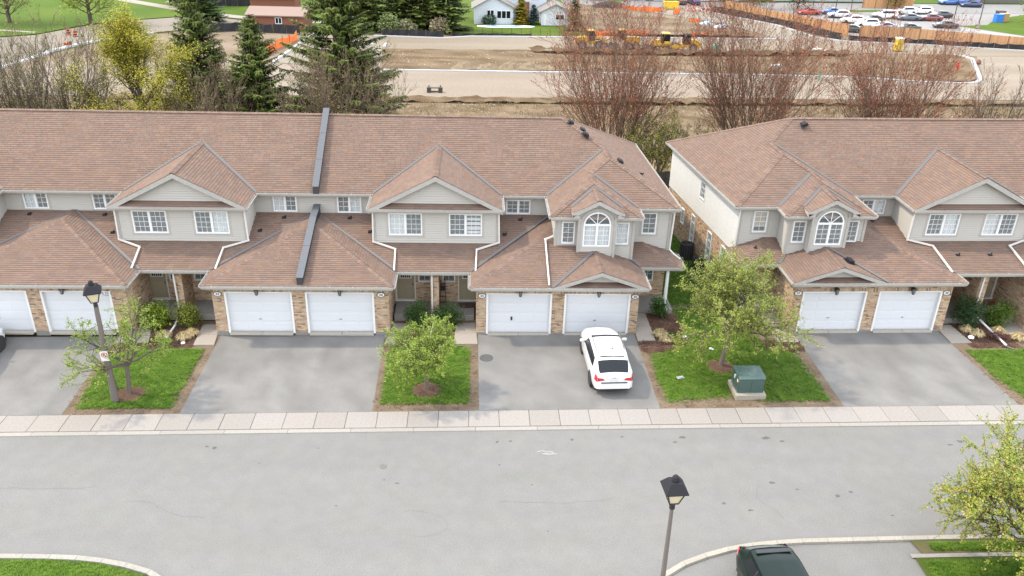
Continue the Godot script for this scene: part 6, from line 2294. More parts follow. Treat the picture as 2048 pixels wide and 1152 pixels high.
const SHAPES := {
	"suv": {"l": 4.75, "h": 0.94, "top": [0.0, 0.82, 0.03, 0.9, 0.22, 1.06, 0.27, 1.1, 0.42, 1.53, 0.5, 1.6, 0.72, 1.6, 0.85, 1.53, 0.975, 1.1, 1.0, 0.98], "belt": [0.0, 0.7, 0.25, 0.98, 1.0, 1.06], "plan": [0.0, 0.62, 0.03, 0.82, 0.1, 0.95, 0.3, 1.0, 0.75, 1.0, 0.92, 0.95, 0.98, 0.88, 1.0, 0.82], "wr": 0.355, "ax": [0.19, 0.79], "clear": 0.3},
	"sedan": {"l": 4.6, "h": 0.9, "top": [0.0, 0.66, 0.03, 0.76, 0.24, 0.95, 0.29, 0.99, 0.44, 1.36, 0.52, 1.43, 0.66, 1.41, 0.86, 1.08, 0.97, 1.03, 1.0, 0.95], "belt": [0.0, 0.6, 0.25, 0.86, 1.0, 0.95], "plan": [0.0, 0.62, 0.03, 0.82, 0.1, 0.95, 0.3, 1.0, 0.75, 1.0, 0.92, 0.95, 0.98, 0.86, 1.0, 0.78], "wr": 0.325, "ax": [0.19, 0.8], "clear": 0.24},
	"van": {"l": 5.0, "h": 0.97, "top": [0.0, 0.85, 0.03, 0.95, 0.17, 1.12, 0.21, 1.16, 0.37, 1.68, 0.44, 1.75, 0.85, 1.74, 0.93, 1.68, 0.985, 1.15, 1.0, 1.0], "belt": [0.0, 0.75, 0.25, 1.02, 1.0, 1.06], "plan": [0.0, 0.64, 0.03, 0.84, 0.1, 0.96, 0.3, 1.0, 0.85, 1.0, 0.96, 0.96, 1.0, 0.9], "wr": 0.35, "ax": [0.19, 0.78], "clear": 0.27},
}


func pairs(a: Array) -> Array:
	var r := []
	for i in range(0, a.size(), 2):
		r.append(Vector2(a[i], a[i + 1]))
	return r


func car(called: String, label: String, shape: String, at: Vector3, turn: float, paint: StandardMaterial3D, fine: bool, group := "") -> Node3D:
	var k: Dictionary = SHAPES[shape]
	var s := Shell.new()
	s.length = k.l
	s.half = k.h
	s.sill = k.clear
	s.top = pairs(k.top)
	s.belt = pairs(k.belt)
	s.plan = pairs(k.plan)
	var t := thing(called, label, "car", at, turn, group)
	var nt := 64 if fine else 26
	var nv := 26 if fine else 12
	var b := B.new()
	s.grid(b, steps(0, 1, nt), steps(0, 1, nv))
	s.cap(b, 0.0, -1.0)
	s.cap(b, 1.0, 1.0)
	put("body", b, paint, t)
	var under := B.new()
	under.box(Vector3(0, k.clear - 0.02, 0), Vector3(k.h * 1.75, 0.16, k.l * 0.9))
	put("underbody", under, M.rubber, t)
	# glass
	var roof_t: float = s.top[5].x
	var wind_t: float = s.top[3].x
	var tail_hi: float = s.top[7].x
	var tail_lo: float = s.top[8].x
	var g := B.new()
	s.grid(g, steps(wind_t + 0.02, roof_t - 0.045, 6 if fine else 3), steps(0.79, 1.0, 6 if fine else 3), 0.008)
	put("windscreen", g, M.car_glass, t)
	g = B.new()
	s.grid(g, steps(tail_hi + 0.015, tail_lo - 0.014, 6 if fine else 3), steps(0.755, 1.0, 6 if fine else 3), 0.008)
	put("rear_window", g, M.car_glass, t)
	for side: float in [1.0, -1.0]:
		g = B.new()
		s.grid(g, steps(wind_t + 0.075, tail_hi - 0.005, 10 if fine else 5), steps(0.535, 0.7, 4 if fine else 2), 0.007, Vector2(0.07, -0.05), [side])
		put("side_window", g, M.car_glass, t)
	if fine:
		var post := B.new()
		for q in [0.5, 0.665]:
			s.grid(post, steps(q, q + 0.012, 1), steps(0.53, 0.705, 4), 0.011)
		put("window_post", post, M.black, t)
	for side: float in [1.0, -1.0]:
		var lens := B.new()
		s.grid(lens, steps(0.955, 1.0, 5), steps(0.36, 0.53, 4), 0.012, Vector2.ZERO, [side])
		var tp := s.at(1.0, 0.52)
		var lo := s.at(1.0, 0.38)
		var xs := side * tp.x
		lens.fan([Vector3(xs * 1.0, tp.y + 0.02, tp.z + 0.012), Vector3(side * lo.x, lo.y, tp.z + 0.012), Vector3(xs * 0.55, lo.y + 0.05, tp.z + 0.012), Vector3(xs * 0.72, lerpf(lo.y, tp.y, 0.95), tp.z + 0.012)], Vector3.BACK)
		put("tail_light", lens, M.red_lens, t)
		var hl := B.new()
		s.grid(hl, steps(0.015, 0.09, 4), steps(0.36, 0.5, 3), 0.008, Vector2.ZERO, [side])
		put("headlight", hl, M.steel, t)
	for q in k.ax:
		for side: float in [-1.0, 1.0]:
			var ar := B.new()
			ar.lathe(Vector3(side * (k.h * s.along(s.plan, q) - 0.045), k.wr + 0.01, (q - 0.5) * k.l), [Vector2(k.wr * 1.13, -0.05), Vector2(k.wr * 1.13, 0.05), Vector2(0.0, 0.05)], 20, Basis(Vector3.BACK, -PI / 2 * side))
			put("wheel_arch", ar, M.rubber, t)
			wheel(t, Vector3(side * (k.h * s.along(s.plan, q) - 0.1), k.wr, (q - 0.5) * k.l), k.wr, 0.22, side, 7 if fine else 5)
	for side: float in [-1.0, 1.0]:
		var mi := B.new()
		var p := s.at(wind_t + 0.08, 0.55) * Vector3(side, 1, 1)
		mi.soft_box(p + Vector3(side * 0.13, 0.04, 0.0), Vector3(0.22, 0.15, 0.1), 0.035)
		put("mirror", mi, paint, t)
	return t


func build_vehicles() -> void:
	# the white car in the driveway of garage 36
	var w := car("parked_car", "white crossover car parked nose-in before the garage numbered 36", "suv", Vector3(6.1, 0.035, 3.25), 0.02, M.car_white, true)
	var l2 := 2.375
	var b := B.new()
	for k: float in [-1.0, 1.0]:
		b.tube([Vector3(k * 0.6, 1.575, -0.4), Vector3(k * 0.64, 1.605, 0.2), Vector3(k * 0.64, 1.605, 0.8), Vector3(k * 0.6, 1.58, 1.15)], [0.014, 0.016, 0.016, 0.014], 6)
	put("roof_rail", b, M.black, w)
	b = B.new()
	b.soft_box(Vector3(0.08, 1.64, 1.0), Vector3(0.05, 0.07, 0.12), 0.02)
	put("antenna", b, M.dark_plastic, w)
	b = B.new()
	b.soft_box(Vector3(0, 1.59, 1.47), Vector3(1.12, 0.035, 0.14), 0.015)
	put("spoiler", b, M.car_white, w)
	b = B.new()
	b.soft_box(Vector3(0, 1.568, 1.545), Vector3(1.08, 0.02, 0.05), 0.005)
	put("brake_light_strip", b, M.black, w)
	b = B.new()
	b.prism([Vector3(-0.84, 0.42, l2 - 0.12), Vector3(-0.7, 0.42, l2 + 0.03), Vector3(0.7, 0.42, l2 + 0.03), Vector3(0.84, 0.42, l2 - 0.12)], Vector3(0, 0.3, 0))
	put("rear_bumper", b, M.car_white, w)
	b = B.new()
	b.soft_box(Vector3(0, 0.725, l2 + 0.0), Vector3(1.15, 0.03, 0.11), 0.008)
	put("bumper_step", b, M.dark_plastic, w)
	b = B.new()
	b.soft_box(Vector3(0, 0.83, l2 + 0.012), Vector3(0.31, 0.16, 0.02), 0.006)
	put("number_plate", b, M.downspout, w)
	b = B.new()
	b.soft_box(Vector3(0, 0.93, l2 + 0.006), Vector3(0.7, 0.02, 0.02), 0.006)
	put("plate_trim", b, M.steel, w)
	b = B.new()
	for i in 16:
		var a := TAU * i / 16
		var e := TAU * (i + 1) / 16
		b.bar(Vector3(cos(a) * 0.07, 0.985 + sin(a) * 0.045, l2 + 0.008), Vector3(cos(e) * 0.07, 0.985 + sin(e) * 0.045, l2 + 0.008), 0.012, 0.012, Vector3.BACK)
		b.bar(Vector3(cos(a) * 0.022, 0.985 + sin(a) * 0.042, l2 + 0.008), Vector3(cos(e) * 0.022, 0.985 + sin(e) * 0.042, l2 + 0.008), 0.008, 0.01, Vector3.BACK)
	put("emblem", b, M.steel, w)
	b = B.new()
	b.bar(Vector3(-0.02, 1.13, 2.1), Vector3(0.4, 1.17, 2.08), 0.02, 0.015)
	put("wiper", b, M.black, w)
	# cars cut by the photo's edges
	car("parked_car", "white car cut by the photo's left edge, only its front wheel showing", "suv", Vector3(-23.05, 0.035, 2.75), 0.0, M.car_white, true)
	var dg := car("parked_car", "very dark green car in the bay across the road, seen from above", "suv", Vector3(9.6, 0.003, 18.15), PI + 0.06, mat("car_dark_green", Color(0.002, 0.009, 0.006), 0.3, {"spec": 0.3, "coat": 0.15}), true)
	(dg.get_node("rear_window") as MeshInstance3D).material_override = M.car_glass_clear
	b = B.new()
	b.soft_box(Vector3(0, 1.59, 1.5), Vector3(1.16, 0.035, 0.16), 0.015)
	put("spoiler", b, M.black, dg)


# ------------------------------------------------------------------ trees behind the rows
func vase_tree(called: String, label: String, at: Vector3, stems: int, h: float, fan_out: float, tw: Array, bud: Array, buds: int, kids := [13, 5], group := "", bud_size := 0.16, r0 := 0.09) -> void:
	var t := thing(called, label, "tree", Vector3(at.x, ground_y(at.z), at.z), 0.0, group)
	var wood := B.new()
	var tips := []
	var o := {"segs": [7, 4, 2], "bend": [0.07, 0.11, 0.16], "rise": [0.05, 0.09, 0.06], "kids": kids, "from": [0.22, 0.25], "spread": [0.5, 0.5], "ratio": [0.33, 0.5], "bark": tw, "rmin": 0.009}
	for i in stems:
		var a := TAU * i / stems + rng.randf_range(-0.3, 0.3)
		var tilt := fan_out * sqrt((float((i * 7) % stems) + rng.randf()) / stems)
		var d := Vector3(cos(a) * sin(tilt), cos(tilt), sin(a) * sin(tilt))
		limb(wood, tips, Vector3(cos(a), 0, sin(a)) * 0.35, d, h * rng.randf_range(0.8, 1.0) * lerpf(1.0, 0.74, tilt / fan_out), r0 * rng.randf_range(0.7, 1.1), 0, o)
	var tk := B.new()
	tk.col = tw[0]
	tk.lathe(Vector3(0, -0.5, 0), [Vector2(0.55, 0.0), Vector2(0.45, 0.5), Vector2(0.3, 0.9)], 10)
	put("trunk", tk, M.bark, t)
	put("boughs", wood, M.bark, t, true)
	var lv := B.new()
	for tip in tips:
		var pts: Array = tip[0]
		for k in buds:
			var p: Vector3 = pts[-1].lerp(pts[0], rng.randf() * 0.9) + Vector3(rng.randfn(), rng.randfn(), rng.randfn()) * 0.04
			lv.col = bud[0].lerp(bud[1], rng.randf())
			leaf_quad(lv, p, bud_size * rng.randf_range(0.6, 1.3))
	if lv.v.size():
		put("crown", lv, M.leaf, t, true)


func spruce(called: String, label: String, at: Vector3, h: float, r: float, dark: Color, pale: Color, group := "", fine := true) -> void:
	var t := thing(called, label, "tree", Vector3(at.x, ground_y(at.z), at.z), 0.0, group)
	var tk := B.new()
	tk.col = Color(0.1, 0.07, 0.05)
	tk.tube([Vector3(0, -0.3, 0), Vector3(0, h * 0.5, 0), Vector3(0, h * 0.97, 0)], [r * 0.07, r * 0.045, 0.02], 7)
	put("trunk", tk, M.bark, t)
	var nd := B.new()
	var wood := B.new()
	wood.col = Color(0.07, 0.05, 0.035)
	var y := h * 0.04
	while y < h * 0.985:
		var f := y / h
		var reach := r * pow(1.0 - f, 0.8) * 1.02 + 0.1
		var n := int(lerpf(11, 6, f)) if fine else 9
		for i in n:
			var a := rng.randf() * TAU
			var l := reach * rng.randf_range(0.6, 1.12)
			var d := Vector3(cos(a), 0, sin(a))
			var droop := lerpf(-0.28, 0.35, f) + rng.randf_range(-0.12, 0.12)
			var p0 := Vector3(0, y + rng.randf_range(-0.1, 0.1), 0)
			var p1 := p0 + d * l * 0.6 + Vector3.UP * l * 0.6 * droop
			var p2 := p0 + d * l + Vector3.UP * (l * droop + l * 0.1)
			wood.tube([p0, p1, p2], [0.035, 0.02, 0.008], 3, false)
			var m := int(l / (0.055 if fine else 0.13)) + 3
			for k in m:
				var u := lerpf(0.18, 1.02, (k + rng.randf()) / m)
				var p := p0.lerp(p1, u / 0.6) if u < 0.6 else p1.lerp(p2, (u - 0.6) / 0.4)
				var side := d.cross(Vector3.UP) * (1.0 if k % 2 else -1.0)
				var spray := (0.2 + 0.28 * (1.0 - u)) * (0.55 + l * 0.3) * (1.0 if fine else 1.7)
				var out := (d * rng.randf_range(0.5, 1.0) + side * rng.randf_range(0.4, 1.1) + Vector3.UP * rng.randf_range(-0.4, 0.15)).normalized() * minf(spray, 0.75 if fine else 1.2)
				var w := out.cross(Vector3.UP + d * 0.3).normalized() * minf(spray, 0.6 if fine else 1.0) * 0.24
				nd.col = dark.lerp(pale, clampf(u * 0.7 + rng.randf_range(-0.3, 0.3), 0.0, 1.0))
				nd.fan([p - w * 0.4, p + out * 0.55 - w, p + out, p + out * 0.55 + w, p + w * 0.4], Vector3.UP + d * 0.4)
				if fine:
					var o2 := (out + Vector3(rng.randfn(), rng.randfn() - 0.4, rng.randfn()) * 0.14) * 0.8
					nd.fan([p - w * 0.3, p + o2 * 0.6 - w * 0.7 + Vector3.DOWN * 0.05, p + o2 + Vector3.DOWN * 0.08, p + o2 * 0.6 + w * 0.7], Vector3.UP + d * 0.4)
		y += lerpf(0.22, 0.13, f) * (1.0 if fine else 1.6) * rng.randf_range(0.6, 1.4) * clampf(h / 11.0, 0.55, 1.3)
	put("boughs", wood, M.bark, t, true)
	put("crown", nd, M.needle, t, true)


func leafy_tree(called: String, label: String, at: Vector3, h: float, r: float, ca: Color, cb: Color, leaves: int, size: float, group := "", low := 0.25) -> void:
	var t := thing(called, label, "tree", Vector3(at.x, ground_y(at.z), at.z), 0.0, group)
	var wood := B.new()
	var tips := []
	wood.col = Color(0.12, 0.1, 0.08)
	wood.tube([Vector3(0, -0.3, 0), Vector3(0.1, h * 0.35, 0), Vector3(0, h * 0.75, 0.1)], [r * 0.06, r * 0.045, r * 0.02], 7, false)
	put("trunk", wood, M.bark, t)
	wood = B.new()
	var o := {"segs": [5, 4, 2], "bend": [0.12, 0.16, 0.2], "rise": [0.08, 0.05, 0.05], "kids": [8, 6], "from": [0.2, 0.2], "spread": [0.7, 0.75], "ratio": [0.55, 0.5], "bark": [Color(0.13, 0.11, 0.09), Color(0.1, 0.08, 0.06)], "rmin": 0.012}
	var n := 24
	for i in n:
		var f := (i + 0.5) / n
		var a := i * 2.4
		var tilt := lerpf(1.25, 0.3, f)
		var reach := r * sin(PI * clampf(0.25 + 0.7 * f, 0.0, 1.0)) * 1.05
		limb(wood, tips, Vector3(0, h * lerpf(low, 0.72, f), 0), Vector3(cos(a) * sin(tilt), cos(tilt), sin(a) * sin(tilt)), maxf(reach, h * 0.22), r * 0.018, 0, o)
	put("boughs", wood, M.bark, t, true)
	var lv := B.new()
	var per := maxi(1, leaves / tips.size())
	for tip in tips:
		var pts: Array = tip[0]
		var shade := rng.randf()
		for k in per:
			var p: Vector3 = pts[rng.randi() % pts.size()] + Vector3(rng.randfn(), rng.randfn(), rng.randfn()) * size * 1.9
			lv.col = ca.lerp(cb, clampf(shade * 0.5 + rng.randf() * 0.5, 0.0, 1.0))
			leaf_quad(lv, p, size * rng.randf_range(0.6, 1.3))
	put("crown", lv, M.leaf, t, true)


func build_back_trees() -> void:
	var red := [Color(0.2, 0.05, 0.03), Color(0.32, 0.12, 0.07)]
	var tw := [Color(0.22, 0.17, 0.13), Color(0.23, 0.13, 0.085)]
	vase_tree("red_maple", "red-budded bare tree right behind the end roof of the left row", Vector3(10.9, 0, -26), 26, 16.0, 0.53, tw, red, 4, [19, 6], "red-budded trees behind the rows", 0.12, 0.065)
	vase_tree("red_maple", "red-budded bare tree above the ridge of the right row, the middle of three", Vector3(21.2, 0, -26), 26, 16.4, 0.5, tw, red, 4, [19, 6], "red-budded trees behind the rows", 0.12, 0.065)
	vase_tree("red_maple", "red-budded bare tree in front of the car park fence, the right of three", Vector3(32.0, 0, -26), 24, 13.4, 0.6, tw, red, 4, [19, 6], "red-budded trees behind the rows", 0.12, 0.065)
	var grey := [Color(0.16, 0.135, 0.115), Color(0.15, 0.115, 0.085)]
	var olive := [Color(0.11, 0.11, 0.03), Color(0.22, 0.2, 0.06)]
	vase_tree("bare_tree", "tall bare grey tree at the photo's left edge", Vector3(-31.3, 0, -22.5), 20, 13.4, 0.5, grey, olive, 2, [15, 6], "bare trees behind the rows", 0.12, 0.075)
	vase_tree("bare_tree", "bare grey tree between the left edge and the yellow tree", Vector3(-27.8, 0, -22), 18, 12.4, 0.5, grey, olive, 2, [15, 6], "bare trees behind the rows", 0.12, 0.075)
	vase_tree("bare_tree", "bare brown tree at the photo's right edge behind the right row", Vector3(38.8, 0, -22.5), 16, 9.2, 0.55, grey, [Color(0.15, 0.09, 0.05), Color(0.2, 0.14, 0.07)], 2, [12, 5], "bare trees behind the rows", 0.1, 0.08)
	var brown := [Color(0.23, 0.175, 0.14), Color(0.24, 0.17, 0.125)]
	vase_tree("bare_bush", "brown twiggy bush in front of the largest spruce, beside the roof parapet", Vector3(-8.9, 0, -21.5), 46, 10.6, 0.52, brown, olive, 2, [14, 6], "bare bushes behind the left row", 0.1, 0.04)
	vase_tree("bare_bush", "brown twiggy bush between the yellow tree and the narrow spruce", Vector3(-18.2, 0, -21.5), 44, 9.2, 0.6, brown, olive, 2, [14, 6], "bare bushes behind the left row", 0.1, 0.04)
	vase_tree("bare_bush", "low brown bush right of the small pointed spruce", Vector3(-12.6, 0, -22), 28, 6.2, 0.65, brown, olive, 2, [12, 5], "bare bushes behind the left row", 0.1, 0.04)
	vase_tree("bare_bush", "grey-olive bush under the bare trees at the left edge", Vector3(-29.5, 0, -21), 24, 7.0, 0.75, grey, olive, 4, [9, 4], "bare bushes behind the left row", 0.12, 0.05)
	vase_tree("olive_bush", "yellow-green bush in the gap beside the first red-budded tree", Vector3(13.6, 0, -24), 24, 5.4, 0.62, brown, [Color(0.13, 0.14, 0.02), Color(0.26, 0.24, 0.05)], 6, [9, 5], "olive bushes by the gap", 0.13, 0.04)
	vase_tree("olive_bush", "low olive bush behind the corner of the right row's roof", Vector3(17.0, 0, -24), 18, 5.0, 0.7, brown, [Color(0.13, 0.12, 0.03), Color(0.24, 0.2, 0.06)], 3, [9, 4], "olive bushes by the gap", 0.12, 0.04)
	vase_tree("olive_bush", "bush between the middle and right red-budded trees", Vector3(26.6, 0, -24), 18, 7.0, 0.6, brown, [Color(0.15, 0.13, 0.05), Color(0.24, 0.2, 0.08)], 2, [9, 4], "olive bushes by the gap", 0.1, 0.04)
	vase_tree("olive_bush", "yellow-green bush at the foot of the yellow tree", Vector3(-23.0, 0, -20.6), 26, 6.6, 0.85, brown, [Color(0.2, 0.19, 0.02), Color(0.4, 0.34, 0.03)], 8, [10, 5], "", 0.13, 0.04)
	leafy_tree("yellow_tree", "broad tree in fresh yellow leaf behind the left row", Vector3(-22.9, 0, -22.5), 12.3, 5.4, Color(0.17, 0.165, 0.02), Color(0.42, 0.36, 0.03), 64000, 0.11, "", 0.06)
	var d := Color(0.035, 0.058, 0.014)
	spruce("spruce", "largest dark spruce, left of the white farmhouse, its top cut by the photo", Vector3(-9.5, 0, -24.5), 16.5, 6.0, d, Color(0.145, 0.175, 0.04), "spruces behind the left row")
	spruce("spruce", "small pointed spruce in front of the low brick building", Vector3(-15.25, 0, -24), 11.9, 4.5, d, Color(0.145, 0.175, 0.04), "spruces behind the left row")
	spruce("spruce", "narrow tall spruce right of the yellow tree", Vector3(-19.3, 0, -25), 14.5, 4.0, d, Color(0.145, 0.175, 0.04), "spruces behind the left row")


# ------------------------------------------------------------------ the building site and beyond
func gp(x: float, z: float, y := 0.0) -> Vector3:
	return Vector3(x, ground_y(z) + y, z)


func cloth_fence(called: String, label: String, path: Array, h: float, m: Material, group: String, sag := 0.25, category := "fence") -> void:  # cloth or net strung between stakes
	var t := thing(called, label, category, Vector3.ZERO, 0.0, group)
	var i := 0
	for s in path.size() - 1:
		var a: Vector2 = path[s]
		var b: Vector2 = path[s + 1]
		var n := maxi(1, int(a.distance_to(b) / 2.2))
		for k in n:
			var p := a.lerp(b, float(k) / n)
			var q := a.lerp(b, float(k + 1) / n)
			var c := B.new()
			var st := 5
			for j in st:
				var u := p.lerp(q, float(j) / st)
				var v := p.lerp(q, float(j + 1) / st)
				var side := Vector2(-(q - p).y, (q - p).x).normalized()
				var hu := h * (1.0 - sag * sin(PI * j / st) * (0.6 + 0.4 * sin(i * 2.1)))
				var hv := h * (1.0 - sag * sin(PI * (j + 1) / st) * (0.6 + 0.4 * sin(i * 2.1)))
				var bu := side * 0.16 * sin(j * 1.7 + i)
				var bv := side * 0.16 * sin((j + 1) * 1.7 + i)
				c.quad(gp(u.x, u.y, -0.05), gp(v.x, v.y, -0.05), gp(v.x + bv.x, v.y + bv.y, hv), gp(u.x + bu.x, u.y + bu.y, hu))
			put("cloth", c, m, t)
			var stk := B.new()
			stk.col = Color(0.2, 0.14, 0.09)
			stk.bar(gp(p.x, p.y, -0.1), gp(p.x, p.y, h * 1.12), 0.07, 0.07)
			put("stake", stk, M.wood, t)
			i += 1


func plank_fence(label: String, path: Array, h: float) -> void:
	var t := thing("plank_fence", label, "fence", Vector3.ZERO, 0.0, "new plank fences round the car park")
	for s in path.size() - 1:
		var a: Vector2 = path[s]
		var b: Vector2 = path[s + 1]
		var n := maxi(1, int(a.distance_to(b) / 2.3))
		for k in n:
			var p := a.lerp(b, float(k) / n)
			var q := a.lerp(b, float(k + 1) / n)
			var d := (q - p).normalized()
			var turn := Basis(Vector3.UP, -d.angle())
			var pb := B.new()
			pb.col = Color(0.22, 0.135, 0.075)
			pb.box(gp(p.x, p.y, h * 0.5), Vector3(0.13, h + 0.1, 0.13), turn)
			put("post", pb, M.wood, t)
			var pn := B.new()
			var m := int(p.distance_to(q) / 0.15)
			for j in m:
				var c := p.lerp(q, (j + 0.5) / m)
				pn.col = Color(0.62, 0.33, 0.15) * rng.randf_range(0.78, 1.12)
				pn.box(gp(c.x, c.y, h * 0.5 + 0.03), Vector3(p.distance_to(q) / m - 0.008, h - 0.06, 0.025), turn)
			put("panel", pn, M.wood, t, true)


func drum(label: String, at: Vector3, lying := false) -> void:
	var t := thing("traffic_drum", label, "traffic drum", at, 0.0, "orange traffic drums")
	if lying:
		t.rotation.z = PI / 2
	for i in 5:
		var b := B.new()
		var y := 0.08 + 0.2 * i
		b.lathe(Vector3.ZERO, [Vector2(0.31 - 0.02 * i, y), Vector2(0.3 - 0.02 * i, y + 0.19), Vector2(0.27 - 0.02 * i, y + 0.2)], 14)
		put("band", b, mat("drum_orange", Color(0.6, 0.1, 0.03), 0.5) if i % 2 == 0 else (M.dark_plastic), t)
	var f := B.new()
	f.lathe(Vector3.ZERO, [Vector2(0.42, 0.0), Vector2(0.42, 0.07), Vector2(0.3, 0.09)], 14)
	f.lathe(Vector3(0, 1.08, 0), [Vector2(0.2, 0), Vector2(0.12, 0.04), Vector2(0.0, 0.05)], 10)
	put("foot", f, M.rubber, t)


func track(parent: Node3D, x: float, l: float, h: float, w: float) -> void:  # crawler track: belt with shoes, and wheels inside it
	var o := Node3D.new()
	o.name = "track"
	parent.add_child(o, true)
	o.position.x = x
	var path := []
	var r := h * 0.5
	for i in 9:
		var a := -PI / 2 + PI * i / 8
		path.append(Vector2(l * 0.5 - r + cos(a) * r, r + sin(a) * r))
	for i in 9:
		var a := PI / 2 + PI * i / 8
		path.append(Vector2(-l * 0.5 + r + cos(a) * r, r + sin(a) * r))
	var b := B.new()
	b.col = Color(0.1, 0.08, 0.06)
	for i in path.size():
		var p: Vector2 = path[i]
		var q: Vector2 = path[(i + 1) % path.size()]
		var n := maxi(1, int(p.distance_to(q) / 0.2))
		for k in n:
			var c := p.lerp(q, (k + 0.5) / n)
			var d := (q - p).normalized()
			b.box(Vector3(0, c.y, c.x), Vector3(w, 0.05, p.distance_to(q) / n * 0.9), Basis(Vector3.RIGHT, -d.angle()))
	put("belt", b, M.paint_v, o)
	var wh := B.new()
	wh.col = Color(0.09, 0.075, 0.05)
	for i in 5:
		wh.lathe(Vector3(-w * 0.3, r * (0.85 if i in [0, 4] else 0.5) + 0.03, lerpf(-l * 0.5 + r, l * 0.5 - r, i / 4.0)), [Vector2(r * (0.75 if i in [0, 4] else 0.38), 0.0), Vector2(r * (0.75 if i in [0, 4] else 0.38), w * 0.6), Vector2(0, w * 0.6)], 14, Basis(Vector3.BACK, -PI / 2))
	put("road_wheels", wh, M.paint_v, o)


func cabin(parent: Node3D, at: Vector3, s: Vector3, paint: Material) -> void:
	var c := Node3D.new()
	c.name = "cabin"
	parent.add_child(c, true)
	c.position = at
	var f := B.new()
	for sx: float in [-1.0, 1.0]:
		for sz: float in [-1.0, 1.0]:
			f.bar(Vector3(sx * s.x * 0.48, 0, sz * s.z * 0.48), Vector3(sx * s.x * 0.46, s.y, sz * s.z * 0.44), 0.1, 0.1)
		f.bar(Vector3(sx * s.x * 0.48, s.y * 0.4, 0), Vector3(sx * s.x * 0.47, s.y, 0), 0.06, 0.06)
	f.box(Vector3(0, 0.03, 0), Vector3(s.x, 0.1, s.z))
	put("frame", f, M.dark_plastic, c)
	var g := B.new()
	g.box(Vector3(0, s.y * 0.52, 0), Vector3(s.x * 0.9, s.y * 0.9, s.z * 0.88))
	put("window", g, M.car_glass, c)
	var r := B.new()
	r.soft_box(Vector3(0, s.y + 0.05, 0), Vector3(s.x * 1.08, 0.16, s.z * 1.06), 0.05)
	put("roof", r, paint, c)


